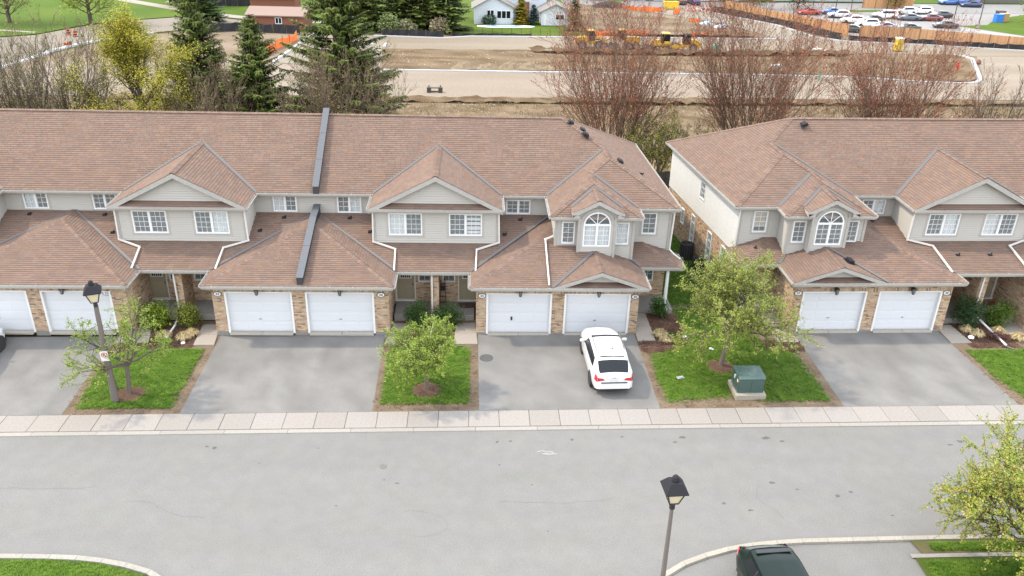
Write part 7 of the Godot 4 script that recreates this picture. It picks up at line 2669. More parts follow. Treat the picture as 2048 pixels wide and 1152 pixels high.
func build_site() -> void:
	var ye := mat("machine_yellow", Color(0.55, 0.29, 0.012), 0.45, {"tex": "soft", "size": 2.0})
	var white_kerb := Color(0.55, 0.545, 0.53)
	# kerbs of the new roads
	kerb_run("site_kerb", V2([-13.4, -87.4, 4, -86.8, 26, -86.2, 40.6, -86.0, 55, -84.9, 61, -83.4, 64.9, -82.1, 70.0, -81.5, 72.6, -82.0, 74.3, -84.2, 77, -90, 81.3, -99.4, 80.6, -101.4, 77.7, -102.7]), 0.62, 0.15, white_kerb, "", 2.4)
	kerb_run("site_kerb", V2([-17, -114.3, -4.9, -112.6, -3.9, -114.4, 18, -114.7, 36, -114.7, 50, -114.4, 56, -115.2]), 0.62, 0.15, white_kerb, "", 6.0)
	kerb_run("site_kerb", V2([48, -150, 51.3, -141.5, 55.5, -135.5, 59.3, -128.8, 61.2, -120, 62.4, -115.2, 66.6, -112.7, 75.1, -111.8, 94.4, -105.9, 108, -101]), 0.62, 0.15, white_kerb, "", 6.0)
	kerb_run("site_kerb", V2([-29.6, -91.9, -28.3, -106.8, -27.2, -122]), 0.62, 0.15, white_kerb, "", 6.0)
	kerb_run("site_kerb", V2([-68, -82, -66.8, -87.1, -65.6, -90.5, -64.7, -101.7, -61.0, -108.2, -55, -115.5]), 1.1, 0.12, white_kerb, "", 6.0)
	kerb_run("site_kerb", V2([46, -138, 49.5, -136.5, 50, -131, 47, -128]), 0.5, 0.15, white_kerb, "", 6.0)
	# machines in a row on the far gravel road
	var r := thing("road_roller", "yellow road roller with a dark cab, rightmost of the machines", "road roller", gp(35.2, -104.0), PI / 2 - 0.1)
	var b := B.new()
	b.lathe(Vector3(-0.85, 0.68, -1.75), [Vector2(0.0, 0.0), Vector2(0.66, 0.0), Vector2(0.68, 0.02), Vector2(0.68, 1.68), Vector2(0.66, 1.7), Vector2(0.0, 1.7)], 22, Basis(Vector3.BACK, -PI / 2))
	put("drum", b, M.flashing, r)
	b = B.new()
	for k: float in [-1.0, 1.0]:
		b.soft_box(Vector3(k * 0.95, 0.72, -1.55), Vector3(0.12, 0.36, 1.9), 0.04)
		b.soft_box(Vector3(k * 0.95, 0.72, -1.75), Vector3(0.16, 0.7, 0.7), 0.1)
	b.soft_box(Vector3(0, 0.8, -0.65), Vector3(2.0, 0.5, 0.3), 0.05)
	b.soft_box(Vector3(0, 0.8, -2.55), Vector3(2.0, 0.3, 0.16), 0.05)
	put("drum_frame", b, ye, r)
	b = B.new()
	b.soft_box(Vector3(0, 0.85, 0.1), Vector3(1.3, 0.5, 1.4), 0.06)
	b.prism([Vector3(-0.7, 0.65, 0.7), Vector3(-0.7, 0.65, 2.35), Vector3(-0.7, 1.35, 2.35), Vector3(-0.7, 1.75, 1.6), Vector3(-0.7, 1.8, 0.7)], Vector3(1.4, 0, 0))
	put("hood", b, ye, r)
	cabin(r, Vector3(0, 1.0, 0.05), Vector3(1.35, 1.55, 1.25), M.dark_plastic)
	b = B.new()
	b.tube([Vector3(0.3, 1.7, 1.5), Vector3(0.3, 2.4, 1.5)], [0.05, 0.045], 8)
	put("exhaust", b, M.black, r)
	for k: float in [-1.0, 1.0]:
		wheel(r, Vector3(k * 0.85, 0.62, 1.15), 0.62, 0.45, k, 6)
	var d := thing("bulldozer", "yellow bulldozer on tracks left of the roller, half behind red twigs", "bulldozer", gp(31.0, -104.2), PI / 2 - 0.05)
	for k: float in [-1.0, 1.0]:
		track(d, k * 0.85, 3.3, 0.85, 0.5)
	b = B.new()
	b.soft_box(Vector3(0, 0.85, 0.1), Vector3(1.2, 0.7, 2.6), 0.06)
	b.prism([Vector3(-0.5, 1.1, -1.7), Vector3(-0.5, 1.1, 0.0), Vector3(-0.5, 1.75, 0.0), Vector3(-0.5, 1.55, -1.6)], Vector3(1.0, 0, 0))
	b.soft_box(Vector3(0, 1.25, 1.0), Vector3(1.6, 0.5, 1.1), 0.08)
	put("hull", b, ye, d)
	cabin(d, Vector3(0, 1.3, 0.75), Vector3(1.5, 1.35, 1.35), ye)
	b = B.new()
	for i in 7:
		var a := lerpf(-0.5, 0.5, i / 6.0)
		b.box(Vector3(0, 0.55 + a, -2.35 - 0.25 * (1.0 - a * a * 4.0) * -1.0), Vector3(2.9, 0.19, 0.06), Basis(Vector3.RIGHT, a * 0.7))
	for k: float in [-1.0, 1.0]:
		b.bar(Vector3(k * 0.55, 0.6, -2.2), Vector3(k * 0.55, 0.6, -0.8), 0.12, 0.16)
	put("blade", b, M.flashing, d)
	var e := thing("wheel_loader", "yellow loader seen through the first red-budded tree", "wheel loader", gp(19.6, -105.4), -PI / 2)
	b = B.new()
	b.prism([Vector3(-0.75, 0.8, 0.5), Vector3(-0.75, 0.8, 2.6), Vector3(-0.75, 1.7, 2.6), Vector3(-0.75, 1.9, 0.5)], Vector3(1.5, 0, 0))
	b.soft_box(Vector3(0, 0.95, -0.7), Vector3(1.2, 0.5, 1.9), 0.08)
	put("hull", b, ye, e)
	cabin(e, Vector3(0, 1.3, 0.1), Vector3(1.4, 1.5, 1.3), ye)
	b = B.new()
	for k: float in [-1.0, 1.0]:
		b.tube([Vector3(k * 0.5, 1.6, -0.7), Vector3(k * 0.5, 1.75, -1.7), Vector3(k * 0.5, 0.7, -2.7)], [0.14, 0.16, 0.12], 6)
	put("lift_arm", b, ye, e)
	b = B.new()
	b.prism([Vector3(-1.25, 0.15, -2.6), Vector3(-1.25, 1.0, -2.65), Vector3(-1.25, 0.95, -2.8), Vector3(-1.25, 0.3, -2.9), Vector3(-1.25, 0.1, -3.7), Vector3(-1.25, 0.02, -3.7)], Vector3(2.5, 0, 0))
	put("bucket", b, M.flashing, e)
	for k: float in [-1.0, 1.0]:
		for z: float in [-1.3, 1.5]:
			wheel(e, Vector3(k * 0.95, 0.68, z), 0.68, 0.5, k, 6)
	var g := thing("grader", "yellow grader behind the first red-budded tree's crown", "grader", gp(24.4, -105.0), PI / 2)
	b = B.new()
	b.prism([Vector3(-0.6, 0.9, 0.9), Vector3(-0.6, 0.9, 3.2), Vector3(-0.6, 1.9, 3.2), Vector3(-0.6, 2.0, 0.9)], Vector3(1.2, 0, 0))
	b.tube([Vector3(0, 1.5, 1.0), Vector3(0, 1.75, -1.4), Vector3(0, 1.1, -2.9)], [0.2, 0.18, 0.16], 6)
	put("hull", b, ye, g)
	cabin(g, Vector3(0, 1.5, 0.3), Vector3(1.4, 1.5, 1.3), ye)
	b = B.new()
	b.box(Vector3(0, 0.55, -0.9), Vector3(3.2, 0.6, 0.07), Basis(Vector3.UP, 0.4))
	put("blade", b, M.flashing, g)
	for k: float in [-1.0, 1.0]:
		for z: float in [-2.8, 1.4, 2.6]:
			wheel(g, Vector3(k * 0.9, 0.6, z), 0.6, 0.4, k, 6)
	# earth heaps along the kerb
	var heaps := [[-1.2, -88.9, 2.2, 1.2], [2.4, -88.8, 2.3, 0.95], [5.4, -88.9, 2.0, 1.25], [8.6, -89.0, 2.1, 1.2], [12.0, -88.8, 2.2, 0.9], [15.6, -89.4, 2.4, 0.8]]
	for i in heaps.size():
		var q: Array = heaps[i]
		var f := FastNoiseLite.new()
		f.frequency = 0.5
		f.seed = 70 + i
		b = B.new()
		var n := 18
		var rings := 7
		for a in n:
			for k in rings:
				var quad := []
				for s in [[a, k], [a + 1, k], [a + 1, k + 1], [a, k + 1]]:
					var th: float = TAU * (s[0] % n) / n
					var rr: float = q[2] * s[1] / rings
					var x: float = cos(th) * rr * 1.15
					var z: float = sin(th) * rr
					quad.append(Vector3(x, q[3] * (1.0 - smoothstep(0.0, 1.0, float(s[1]) / rings)) * (0.85 + 0.4 * f.get_noise_2d(x, z)) - 0.03, z))
				b.col = Color(0.24, 0.18, 0.115).lerp(Color(0.31, 0.25, 0.17), rng.randf())
				if k > 0:
					b.fan(quad, Vector3.UP)
				else:
					b.fan([quad[0], quad[2], quad[3]], Vector3.UP)
		var o := put("earth_heap", b, M.dirt, self)
		o.position = gp(q[0], q[1])
		tag(o, ["low earth heap behind the near kerb, first from the left", "flat heap second from the left behind the near kerb", "pointed earth heap in the middle of the row behind the kerb", "earth heap right of the pointed one behind the kerb", "flat heap fifth from the left, at the red-budded tree's edge", "last earth heap, behind the red-budded tree's twigs"][i], "earth heap", "earth heaps behind the kerb")
	# black silt cloth and orange netting
	cloth_fence("silt_fence", "black silt cloth in front of the low brick building", V2([-47, -115.9, -41.3, -117.8, -36.9, -116.6, -29.8, -115.5]), 1.5, M.silt, "black silt fences", 0.12)
	cloth_fence("silt_fence", "black silt cloth left of the farmhouse lawn", V2([-15.6, -114.9, -11, -114.6, -4.9, -113.3]), 1.1, M.silt, "black silt fences", 0.25)
	cloth_fence("silt_fence", "low black silt cloth along the farmhouse lawn's lower edge", V2([-3.6, -115.2, 4, -115.2, 10.5, -115.3]), 0.5, M.silt, "black silt fences", 0.3)
	cloth_fence("silt_fence", "long black silt cloth beside the upper plank fence", V2([50.5, -145, 53.2, -141.4, 57, -134, 61.7, -124.8, 64.2, -116.5, 65.5, -114.2]), 1.3, M.silt, "black silt fences", 0.1)
	cloth_fence("silt_fence", "black silt cloth under the lower plank fence", V2([66.6, -113.6, 78.6, -110.9, 94, -106.4, 108, -101.8]), 1.0, M.silt, "black silt fences", 0.2)
	cloth_fence("silt_fence", "black cloth behind the brick buildings, far left", V2([-62, -147, -48, -146, -42, -147]), 1.6, M.silt, "black silt fences", 0.1)
	cloth_fence("orange_net", "orange safety net beside the diagonal kerb", V2([-31.6, -97.2, -31.2, -102.2, -29.9, -106.8, -29.4, -110.6]), 1.5, M.orange_net, "orange safety nets", 0.45, "safety net")
	cloth_fence("orange_net", "scrap of orange net between the two left spruces", V2([-35.3, -83.0, -36.2, -87.2]), 1.3, M.orange_net, "orange safety nets", 0.5, "safety net")
	cloth_fence("orange_net", "orange net behind the bulldozer and the red twigs", V2([22, -116.3, 27, -117.4, 31.5, -117.2]), 1.0, M.orange_net, "orange safety nets", 0.4, "safety net")
	cloth_fence("orange_net", "fallen orange net on the dirt bank right of the roller", V2([39.4, -117.2, 42.3, -117.8, 45.6, -120.4]), 0.8, M.orange_net, "orange safety nets", 0.6, "safety net")
	cloth_fence("orange_net", "orange net beside the pale covered bundles", V2([42.0, -130.6, 44.2, -131.6]), 1.0, M.orange_net, "orange safety nets", 0.4, "safety net")
	cloth_fence("orange_net", "bright orange net near the far row of posts", V2([41.2, -141.0, 43.2, -143.6]), 1.4, M.orange_net, "orange safety nets", 0.5, "safety net")
	cloth_fence("orange_net", "long torn orange net along the far street", V2([31.8, -148.0, 36, -146, 39.5, -144.5]), 1.0, M.orange_net, "orange safety nets", 0.5, "safety net")
	drum("orange drum on the left gravel road, the further of two", gp(-67.8, -112.4))
	drum("orange drum on the left gravel road, the nearer of two", gp(-66.1, -111.0))
	drum("red-orange drum lying beside the white kerb, far left", gp(-63.6, -103.2, 0.35), true)
	for i in 8:
		var q: Array = [[45.3, -145.7], [46.0, -144.4], [46.9, -145.8], [47.9, -145.8], [49.2, -145.9], [50.1, -146.0], [51.2, -146.1], [52.5, -144.8]][i]
		b = B.new()
		for k in 3:
			b.col = Color(0.5, 0.06, 0.03) if k != 1 else Color(0.5, 0.42, 0.38)
			b.lathe(Vector3(0, 0.45 * k, 0), [Vector2(0.17, 0.0), Vector2(0.17, 0.45), Vector2(0.0, 0.46)], 10)
		var o := put("marker_post", b, M.paint_v, self)
		o.position = gp(q[0], q[1])
		tag(o, "red marker post across the far site entrance, %s from the left" % ["first", "second", "third", "fourth", "fifth", "sixth", "seventh", "last"][i], "post", "red marker posts across the site entrance")
	# odd pieces lying about
	b = B.new()
	b.col = Color(0.05, 0.04, 0.03)
	for k: float in [-1.0, 1.0]:
		b.soft_box(Vector3(k * 0.75, 0.35, 0), Vector3(0.55, 0.7, 0.6), 0.05)
		b.bar(Vector3(k * 0.75, 0.7, 0), Vector3(k * 0.75, 0.95, 0), 0.12, 0.12)
	b.bar(Vector3(-0.7, 0.12, 0), Vector3(0.7, 0.12, 0), 0.16, 0.14)
	b.bar(Vector3(-0.7, 0.58, 0), Vector3(0.7, 0.58, 0), 0.12, 0.12)
	var hb := put("steel_frame", b, M.paint_v, self)
	hb.position = gp(-4.9, -74.3)
	tag(hb, "dark steel frame standing alone on the near gravel road", "steel frame")
	b = B.new()
	b.col = Color(0.1, 0.32, 0.25)
	b.soft_box(Vector3(0, 0.45, 0), Vector3(1.0, 0.9, 0.7), 0.06)
	b.soft_box(Vector3(0, 0.92, 0), Vector3(1.08, 0.1, 0.78), 0.03)
	var tb := put("teal_box", b, M.paint_v, self)
	tb.position = gp(40.4, -104.3)
	tag(tb, "teal utility box right of the road roller", "utility box")
	b = B.new()
	b.col = Color(0.1, 0.36, 0.28)
	b.bar(Vector3(0, 0, 0), Vector3(0.05, 1.3, 0), 0.16, 0.12)
	b.bar(Vector3(0.1, 0, 0.1), Vector3(0.12, 1.1, 0.1), 0.1, 0.1)
	var ts := put("teal_stake", b, M.paint_v, self)
	ts.position = gp(49.6, -82.8)
	tag(ts, "teal marker stake between the middle and right red-budded trees", "stake")
	for i in 2:
		b = B.new()
		b.col = Color(0.5, 0.58, 0.66)
		b.soft_box(Vector3(0, 0.35, 0), Vector3(2.4, 0.75, 1.3), 0.25, Basis(Vector3.UP, 0.3))
		b.soft_box(Vector3(0.3, 0.7, 0), Vector3(1.4, 0.4, 1.0), 0.18, Basis(Vector3.UP, 0.5))
		var o := put("covered_bundle", b, M.paint_v, self)
		o.position = [gp(44.6, -127.8), gp(46.6, -124.6)][i]
		tag(o, ["pale blue covered bundle on the dirt bank, the further one", "pale blue covered bundle on the dirt bank, the nearer one"][i], "bundle", "pale covered bundles")
	for i in 3:
		b = B.new()
		b.col = Color(0.52, 0.5, 0.46)
		b.soft_box(Vector3(0, 0.3, 0), Vector3(1.5, 0.6, 0.7), 0.06, Basis(Vector3.UP, 0.2 * i))
		var o := put("concrete_block", b, M.paint_v, self)
		o.position = [gp(57.2, -103.6), gp(58.6, -102.2), gp(46.0, -90.6)][i]
		tag(o, ["pale concrete block on the gravel, left one of the pair", "pale concrete block on the gravel, right one of the pair", "single white block on the dirt between the red trees"][i], "concrete block")
	for i in 4:
		b = B.new()
		b.col = Color(0.55, 0.55, 0.53)
		b.soft_box(Vector3(0, 0.16, 0), [Vector3(4.2, 0.3, 0.35), Vector3(0.35, 0.3, 2.6), Vector3(3.2, 0.3, 0.35), Vector3(2.0, 0.3, 0.35)][i], 0.04)
		var o := put("loose_kerb", b, M.paint_v, self)
		o.position = [gp(-18.2, -106.4), gp(-14.2, -105.2), gp(-18.6, -104.2), gp(-19.5, -108.6)][i]
		tag(o, ["loose white kerb stone by the large spruce, the longest", "loose white kerb stone lying crosswise by the large spruce", "loose white kerb stone nearest the dirt, by the large spruce", "short loose white kerb stone by the large spruce"][i], "kerb stone")
	var hy := thing("fire_hydrant", "red fire hydrant inside the bend of the near kerb", "fire hydrant", gp(73.75, -89.9))
	b = B.new()
	b.lathe(Vector3.ZERO, [Vector2(0.2, 0.0), Vector2(0.2, 0.12), Vector2(0.15, 0.16), Vector2(0.15, 1.05), Vector2(0.21, 1.08), Vector2(0.2, 1.2), Vector2(0.1, 1.35), Vector2(0.04, 1.45), Vector2(0.0, 1.46)], 12)
	put("barrel", b, mat("hydrant_red", Color(0.5, 0.02, 0.015), 0.4), hy)
	b = B.new()
	b.lathe(Vector3(-0.32, 0.8, 0), [Vector2(0.09, 0.0), Vector2(0.09, 0.64), Vector2(0.0, 0.65)], 10, Basis(Vector3.BACK, -PI / 2))
	b.lathe(Vector3(0, 0.8, 0.1), [Vector2(0.12, 0.0), Vector2(0.12, 0.2), Vector2(0.0, 0.2)], 10, Basis(Vector3.RIGHT, PI / 2))
	put("outlet", b, M.hydrant_red, hy)
	for q in [[74.6, -84.6, 0.8], [66.6, -84.2, 0.7]]:
		b = B.new()
		b.col = Color(0.13, 0.05, 0.03)
		b.lathe(Vector3.ZERO, [Vector2(0.35, 0.0), Vector2(0.4, 0.2), Vector2(0.3, q[2] * 0.7), Vector2(0.0, q[2])], 9)
		var o := put("rusty_stub", b, M.paint_v, self)
		o.position = gp(q[0] + 5.4, q[1] - 10.5) if q[0] > 70 else gp(q[0], q[1])
		tag(o, "rust-brown pipe stub at the top of the bend in the kerb" if q[0] > 70 else "rust-brown pipe stub at the foot of the bend in the kerb", "pipe stub")
	var toilet := thing("portable_toilet", "yellow portable toilet with a white top before the plank fence", "portable toilet", gp(71.5, -105.1))
	b = B.new()
	b.soft_box(Vector3(0, 1.0, 0), Vector3(1.1, 2.0, 1.1), 0.05)
	put("cabin", b, mat("toilet_yellow", Color(0.62, 0.42, 0.02), 0.5), toilet)
	b = B.new()
	b.soft_box(Vector3(0, 2.1, 0), Vector3(1.18, 0.24, 1.18), 0.1)
	put("roof", b, M.white, toilet)
	b = B.new()
	b.soft_box(Vector3(0, 0.98, 0.56), Vector3(0.75, 1.8, 0.03), 0.01)
	put("door", b, mat("toilet_door", Color(0.5, 0.33, 0.02), 0.5), toilet)
	b = B.new()
	b.soft_box(Vector3(0, 0.06, 0), Vector3(1.2, 0.12, 1.2), 0.02)
	put("skid", b, M.dark_plastic, toilet)
	# dry weeds on the rough strip
	var tf := tuft(7, 0.5, 0.28, 0.012)
	scatter("dry_weeds", rect(-50, -70.5, 90, -58), 5200, tf, M.blade, "dry weeds and stalks on the bank above the near gravel road", "weeds", {"ca": Color(0.2, 0.14, 0.07), "cb": Color(0.36, 0.28, 0.16), "lift": 0.1, "bare": 0.35, "freq": 0.12, "seed": 77, "tilt": 0.3})
	scatter("dry_weeds", V2([14, -102.1, 60, -102, 58, -98.4, 14, -99]), 1500, tf, M.blade, "dry weeds along the edge of the far gravel road", "weeds", {"ca": Color(0.16, 0.12, 0.06), "cb": Color(0.34, 0.26, 0.15), "lift": 0.1, "bare": 0.3, "freq": 0.2, "seed": 78})
	scatter("dry_weeds", rect(-45, -50, 60, -20), 9000, tf, M.blade, "dry grass on the bank behind the rows", "weeds", {"ca": Color(0.2, 0.15, 0.075), "cb": Color(0.36, 0.28, 0.16), "lift": -0.02, "bare": 0.55, "freq": 0.15, "seed": 79, "smin": 0.8, "smax": 1.8})
	var rubble := B.new()
	rubble.lathe(Vector3.ZERO, [Vector2(0.0, -0.05), Vector2(0.12, 0.0), Vector2(0.09, 0.09), Vector2(0.0, 0.12)], 5)
	for i in 3:
		scatter("rubble", [rect(-50, -70.4, 90, -62), V2([-12, -101.5, 76, -101.5, 70, -84, 0, -88.5, -12, -89]), V2([21, -150, 21, -117, 50, -117, 44, -130])][i], [5200, 5200, 2500][i], rubble.mesh(), M.paint_v, ["stones strewn along the bank above the near gravel road", "stones strewn on the dirt between the gravel roads", "stones strewn on the dirt bank behind the roller"][i], "rubble", {"ca": Color(0.16, 0.11, 0.07), "cb": Color(0.3, 0.24, 0.17), "lift": 0.03, "seed": 80 + i, "bare": 0.3, "freq": 0.2, "smin": 0.4, "smax": 1.2})


func build_car_park() -> void:
	plank_fence("upper stretch of the new plank fence, running up to the far street", V2([53.4, -147, 55.8, -141.8, 58.2, -134.5, 62.7, -127.4, 66, -120.6, 68.4, -118.4]), 2.2)
	plank_fence("lower stretch of the new plank fence, running out of the photo on the right", V2([70.0, -117.2, 77.2, -115.6, 84.4, -111.9, 94.6, -106.7, 112, -98.6]), 2.1)
	var paints := {"red": Color(0.42, 0.02, 0.02), "blue": Color(0.03, 0.12, 0.36), "silver": Color(0.55, 0.56, 0.58), "white": Color(0.78, 0.78, 0.78), "dark": Color(0.035, 0.037, 0.04), "slate": Color(0.08, 0.1, 0.13), "green": Color(0.03, 0.05, 0.05), "maroon": Color(0.16, 0.03, 0.03), "violet": Color(0.32, 0.3, 0.36), "navy": Color(0.015, 0.03, 0.1)}
	for k in paints:
		mat("car_" + k, paints[k], 0.3, {"coat": 1.0})
	var list := [
		[70.1, -143.2, 1.5, "sedan", "red", "red car at the far end of the plank fence"], [75.4, -144.0, 1.35, "sedan", "blue", "bright blue car right of the red one"], [75.2, -139.6, 1.4, "suv", "silver", "silver car in front of the bright blue one"],
		[75.3, -133.0, 1.45, "suv", "white", "white car nearest the thin lamp pole above the fence"], [76.6, -129.0, 1.45, "suv", "white", "white car in front of a dark one, second up from the fence"], [80.2, -134.8, 1.3, "sedan", "dark", "black car just behind the two white ones"],
		[78.5, -126.2, 1.45, "sedan", "violet", "greyish violet car behind the right red-budded tree's top"], [70.7, -123.0, 1.2, "sedan", "green", "dark green car close behind the plank fence"], [84.6, -139.4, 1.5, "van", "white", "white van-like car in the middle of the lot"],
		[88.6, -137.3, 1.4, "sedan", "slate", "dark slate car right of the white van-like one"], [95.6, -146.0, 1.5, "suv", "white", "white car in the back row, the right of two"], [91.6, -145.2, 1.5, "suv", "silver", "pale car in the back row, the left of two"],
		[97.4, -141.3, 1.5, "sedan", "dark", "black car below the back row's white one"], [93.0, -137.0, 1.4, "sedan", "maroon", "maroon car among the red twigs"], [91.8, -128.6, 1.4, "sedan", "dark", "black car alone at the right side of the lot"],
		[82.6, -125.0, 1.5, "sedan", "green", "dark car half hidden by the right red-budded tree, near the fence"], [113.4, -160.6, 1.55, "van", "blue", "blue car at the photo's top right"], [109.0, -160.2, 1.55, "suv", "blue", "blue car left of another blue one, top right"], [112.2, -156.8, 1.4, "sedan", "navy", "navy car in front of the two blue ones, top right"],
	]
	for q in list:
		car("car", q[5], q[3], gp(q[0], q[1]), q[2], M["car_" + q[4]], false, "cars in the far car park")
	car("car", "black car on a driveway at the photo's top, the left of two", "suv", gp(45.9, -156.6), 0.2, M.car_dark, false, "dark cars on the far driveways")
	car("car", "black car on a driveway at the photo's top, the right of two", "suv", gp(49.0, -156.2), 0.1, M.car_navy, false, "dark cars on the far driveways")
	var poles := [[70.4, -130.6, "lamp pole by the plank fence, left of the white cars"], [78.3, -141.6, "lamp pole right of the silver car"], [81.3, -132.2, "lamp pole in the middle of the car park"], [98.6, -128.9, "lamp pole on a concrete foot by the right lawn"], [96.6, -134.6, "lamp pole at the right side of the car park"], [72.1, -146.4, "lamp pole at the far end of the car park"]]
	for q in poles:
		var t := thing("car_park_lamp", q[2], "lamp pole", gp(q[0], q[1]), 0.0, "car park lamp poles")
		var b := B.new()
		b.tube([Vector3.ZERO, Vector3(0, 6.6, 0)], [0.09, 0.06], 6)
		put("pole", b, M.black, t)
		b = B.new()
		b.soft_box(Vector3(0.35, 6.6, 0), Vector3(0.9, 0.12, 0.35), 0.04)
		put("lamp_head", b, M.black, t)
		b = B.new()
		b.col = Color(0.4, 0.38, 0.35)
		b.lathe(Vector3.ZERO, [Vector2(0.3, 0.0), Vector2(0.3, 0.75), Vector2(0.0, 0.76)], 10)
		put("foot", b, M.concrete, t)
	leafy_tree("far_bush", "dark rounded evergreen behind the upper plank fence", Vector3(70.5, 0, -151), 5.5, 3.4, Color(0.015, 0.04, 0.015), Color(0.05, 0.085, 0.03), 2600, 0.4, "", 0.05)
	leafy_tree("far_bush", "olive bush at the top of the upper plank fence", Vector3(60.6, 0, -150.4), 5.5, 3.0, Color(0.07, 0.1, 0.015), Color(0.17, 0.17, 0.04), 1800, 0.35, "", 0.05)
	leafy_tree("far_bush", "dark bush left of the top of the upper plank fence", Vector3(55.6, 0, -151.5), 4.0, 2.2, Color(0.03, 0.06, 0.015), Color(0.1, 0.12, 0.03), 1500, 0.35, "", 0.05)
	leafy_tree("far_bush", "yellow-green young tree on the right lawn's edge", Vector3(113, 0, -133), 5.0, 3.2, Color(0.12, 0.17, 0.02), Color(0.24, 0.26, 0.04), 2000, 0.35, "", 0.05)
	leafy_tree("far_bush", "yellowish shrub by the far street, above the car park", Vector3(93, 0, -153), 4.0, 2.6, Color(0.17, 0.17, 0.02), Color(0.33, 0.28, 0.04), 1500, 0.35, "", 0.05)
	plank_fence("far stretch of plank fence beyond the car park", V2([86, -153.6, 97, -153]), 2.4)
	for i in 3:
		var q: Array = [[106.6, -136.0, Color(0.02, 0.15, 0.5), "blue utility box on the right lawn's corner"], [108.4, -137.2, Color(0.4, 0.25, 0.1), "tan utility box beside the blue one, right lawn"], [109.6, -140.6, Color(0.04, 0.04, 0.05), "dark utility box behind the tan one, right lawn"]][i]
		var b := B.new()
		b.col = q[2]
		b.soft_box(Vector3(0, 0.75, 0), Vector3(1.6, 1.5, 1.2), 0.06)
		b.soft_box(Vector3(0, 1.54, 0), Vector3(1.7, 0.1, 1.3), 0.03)
		var o := put("utility_box", b, M.paint_v, self)
		o.position = gp(q[0], q[1])
		tag(o, q[3], "utility box")


func gabled_house(label: String, at: Vector3, w: float, d: float, eave: float, rise: float, wall: Material, roof: Material, opts := {}) -> Node3D:  # gable to the front (+z), unless opts.side
	var t := thing(opts.get("name", "house"), label, opts.get("category", "house"), at, opts.get("turn", 0.0), opts.get("group", ""))
	var side: bool = opts.get("side", false)
	var b := B.new()
	if side:
		b.prism([Vector3(-w * 0.5, 0, d * 0.5), Vector3(-w * 0.5, eave, d * 0.5), Vector3(-w * 0.5, eave + rise, 0), Vector3(-w * 0.5, eave, -d * 0.5), Vector3(-w * 0.5, 0, -d * 0.5)], Vector3(w, 0, 0))
	else:
		b.prism([Vector3(-w * 0.5, 0, -d * 0.5), Vector3(w * 0.5, 0, -d * 0.5), Vector3(w * 0.5, eave, -d * 0.5), Vector3(0, eave + rise, -d * 0.5), Vector3(-w * 0.5, eave, -d * 0.5)], Vector3(0, 0, d))
	put("wall", b, wall, t)
	var r := B.new()
	var o := 0.5
	for k: float in [-1.0, 1.0]:
		var lo := eave - rise * o / ((d if side else w) * 0.5)
		if side:
			r.prism([Vector3(-w * 0.5 - o, eave + rise + 0.05, 0), Vector3(w * 0.5 + o, eave + rise + 0.05, 0), Vector3(w * 0.5 + o, lo + 0.05, k * (d * 0.5 + o)), Vector3(-w * 0.5 - o, lo + 0.05, k * (d * 0.5 + o))], Vector3(0, 0.18, 0.0))
		else:
			r.prism([Vector3(0, eave + rise + 0.05, -d * 0.5 - o), Vector3(0, eave + rise + 0.05, d * 0.5 + o), Vector3(k * (w * 0.5 + o), lo + 0.05, d * 0.5 + o), Vector3(k * (w * 0.5 + o), lo + 0.05, -d * 0.5 - o)], Vector3(0, 0.18, 0.0))
	put("roof", r, roof, t)
	for q in opts.get("windows", []):
		var wn := Node3D.new()
		wn.name = "window"
		t.add_child(wn, true)
		wn.position = Vector3(q[0], q[1], d * 0.5 + 0.03)
		var f := B.new()
		for k: float in [-1.0, 1.0]:
			f.box(Vector3(k * q[2] * 0.5, 0, 0), Vector3(0.12, q[3] + 0.12, 0.1))
			f.box(Vector3(0, k * q[3] * 0.5, 0.002), Vector3(q[2] + 0.12, 0.12, 0.1))
		for k in range(1, q[4]):
			f.box(Vector3(-q[2] * 0.5 + q[2] * k / q[4], 0, 0.001), Vector3(0.12, q[3], 0.1))
		put("frame", f, M.white, wn)
		for k in q[4]:
			var g := B.new()
			g.box(Vector3(-q[2] * 0.5 + q[2] * (k + 0.5) / q[4], 0, -0.01), Vector3(q[2] / q[4] - 0.1, q[3], 0.03))
			put("pane", g, M.car_glass, wn)
	for q in opts.get("doors", []):
		var dr := B.new()
		dr.soft_box(Vector3(q[0], q[2] * 0.5, d * 0.5 + 0.03), Vector3(q[1], q[2], 0.08), 0.02)
		put("door", dr, q[3], t)
	return t


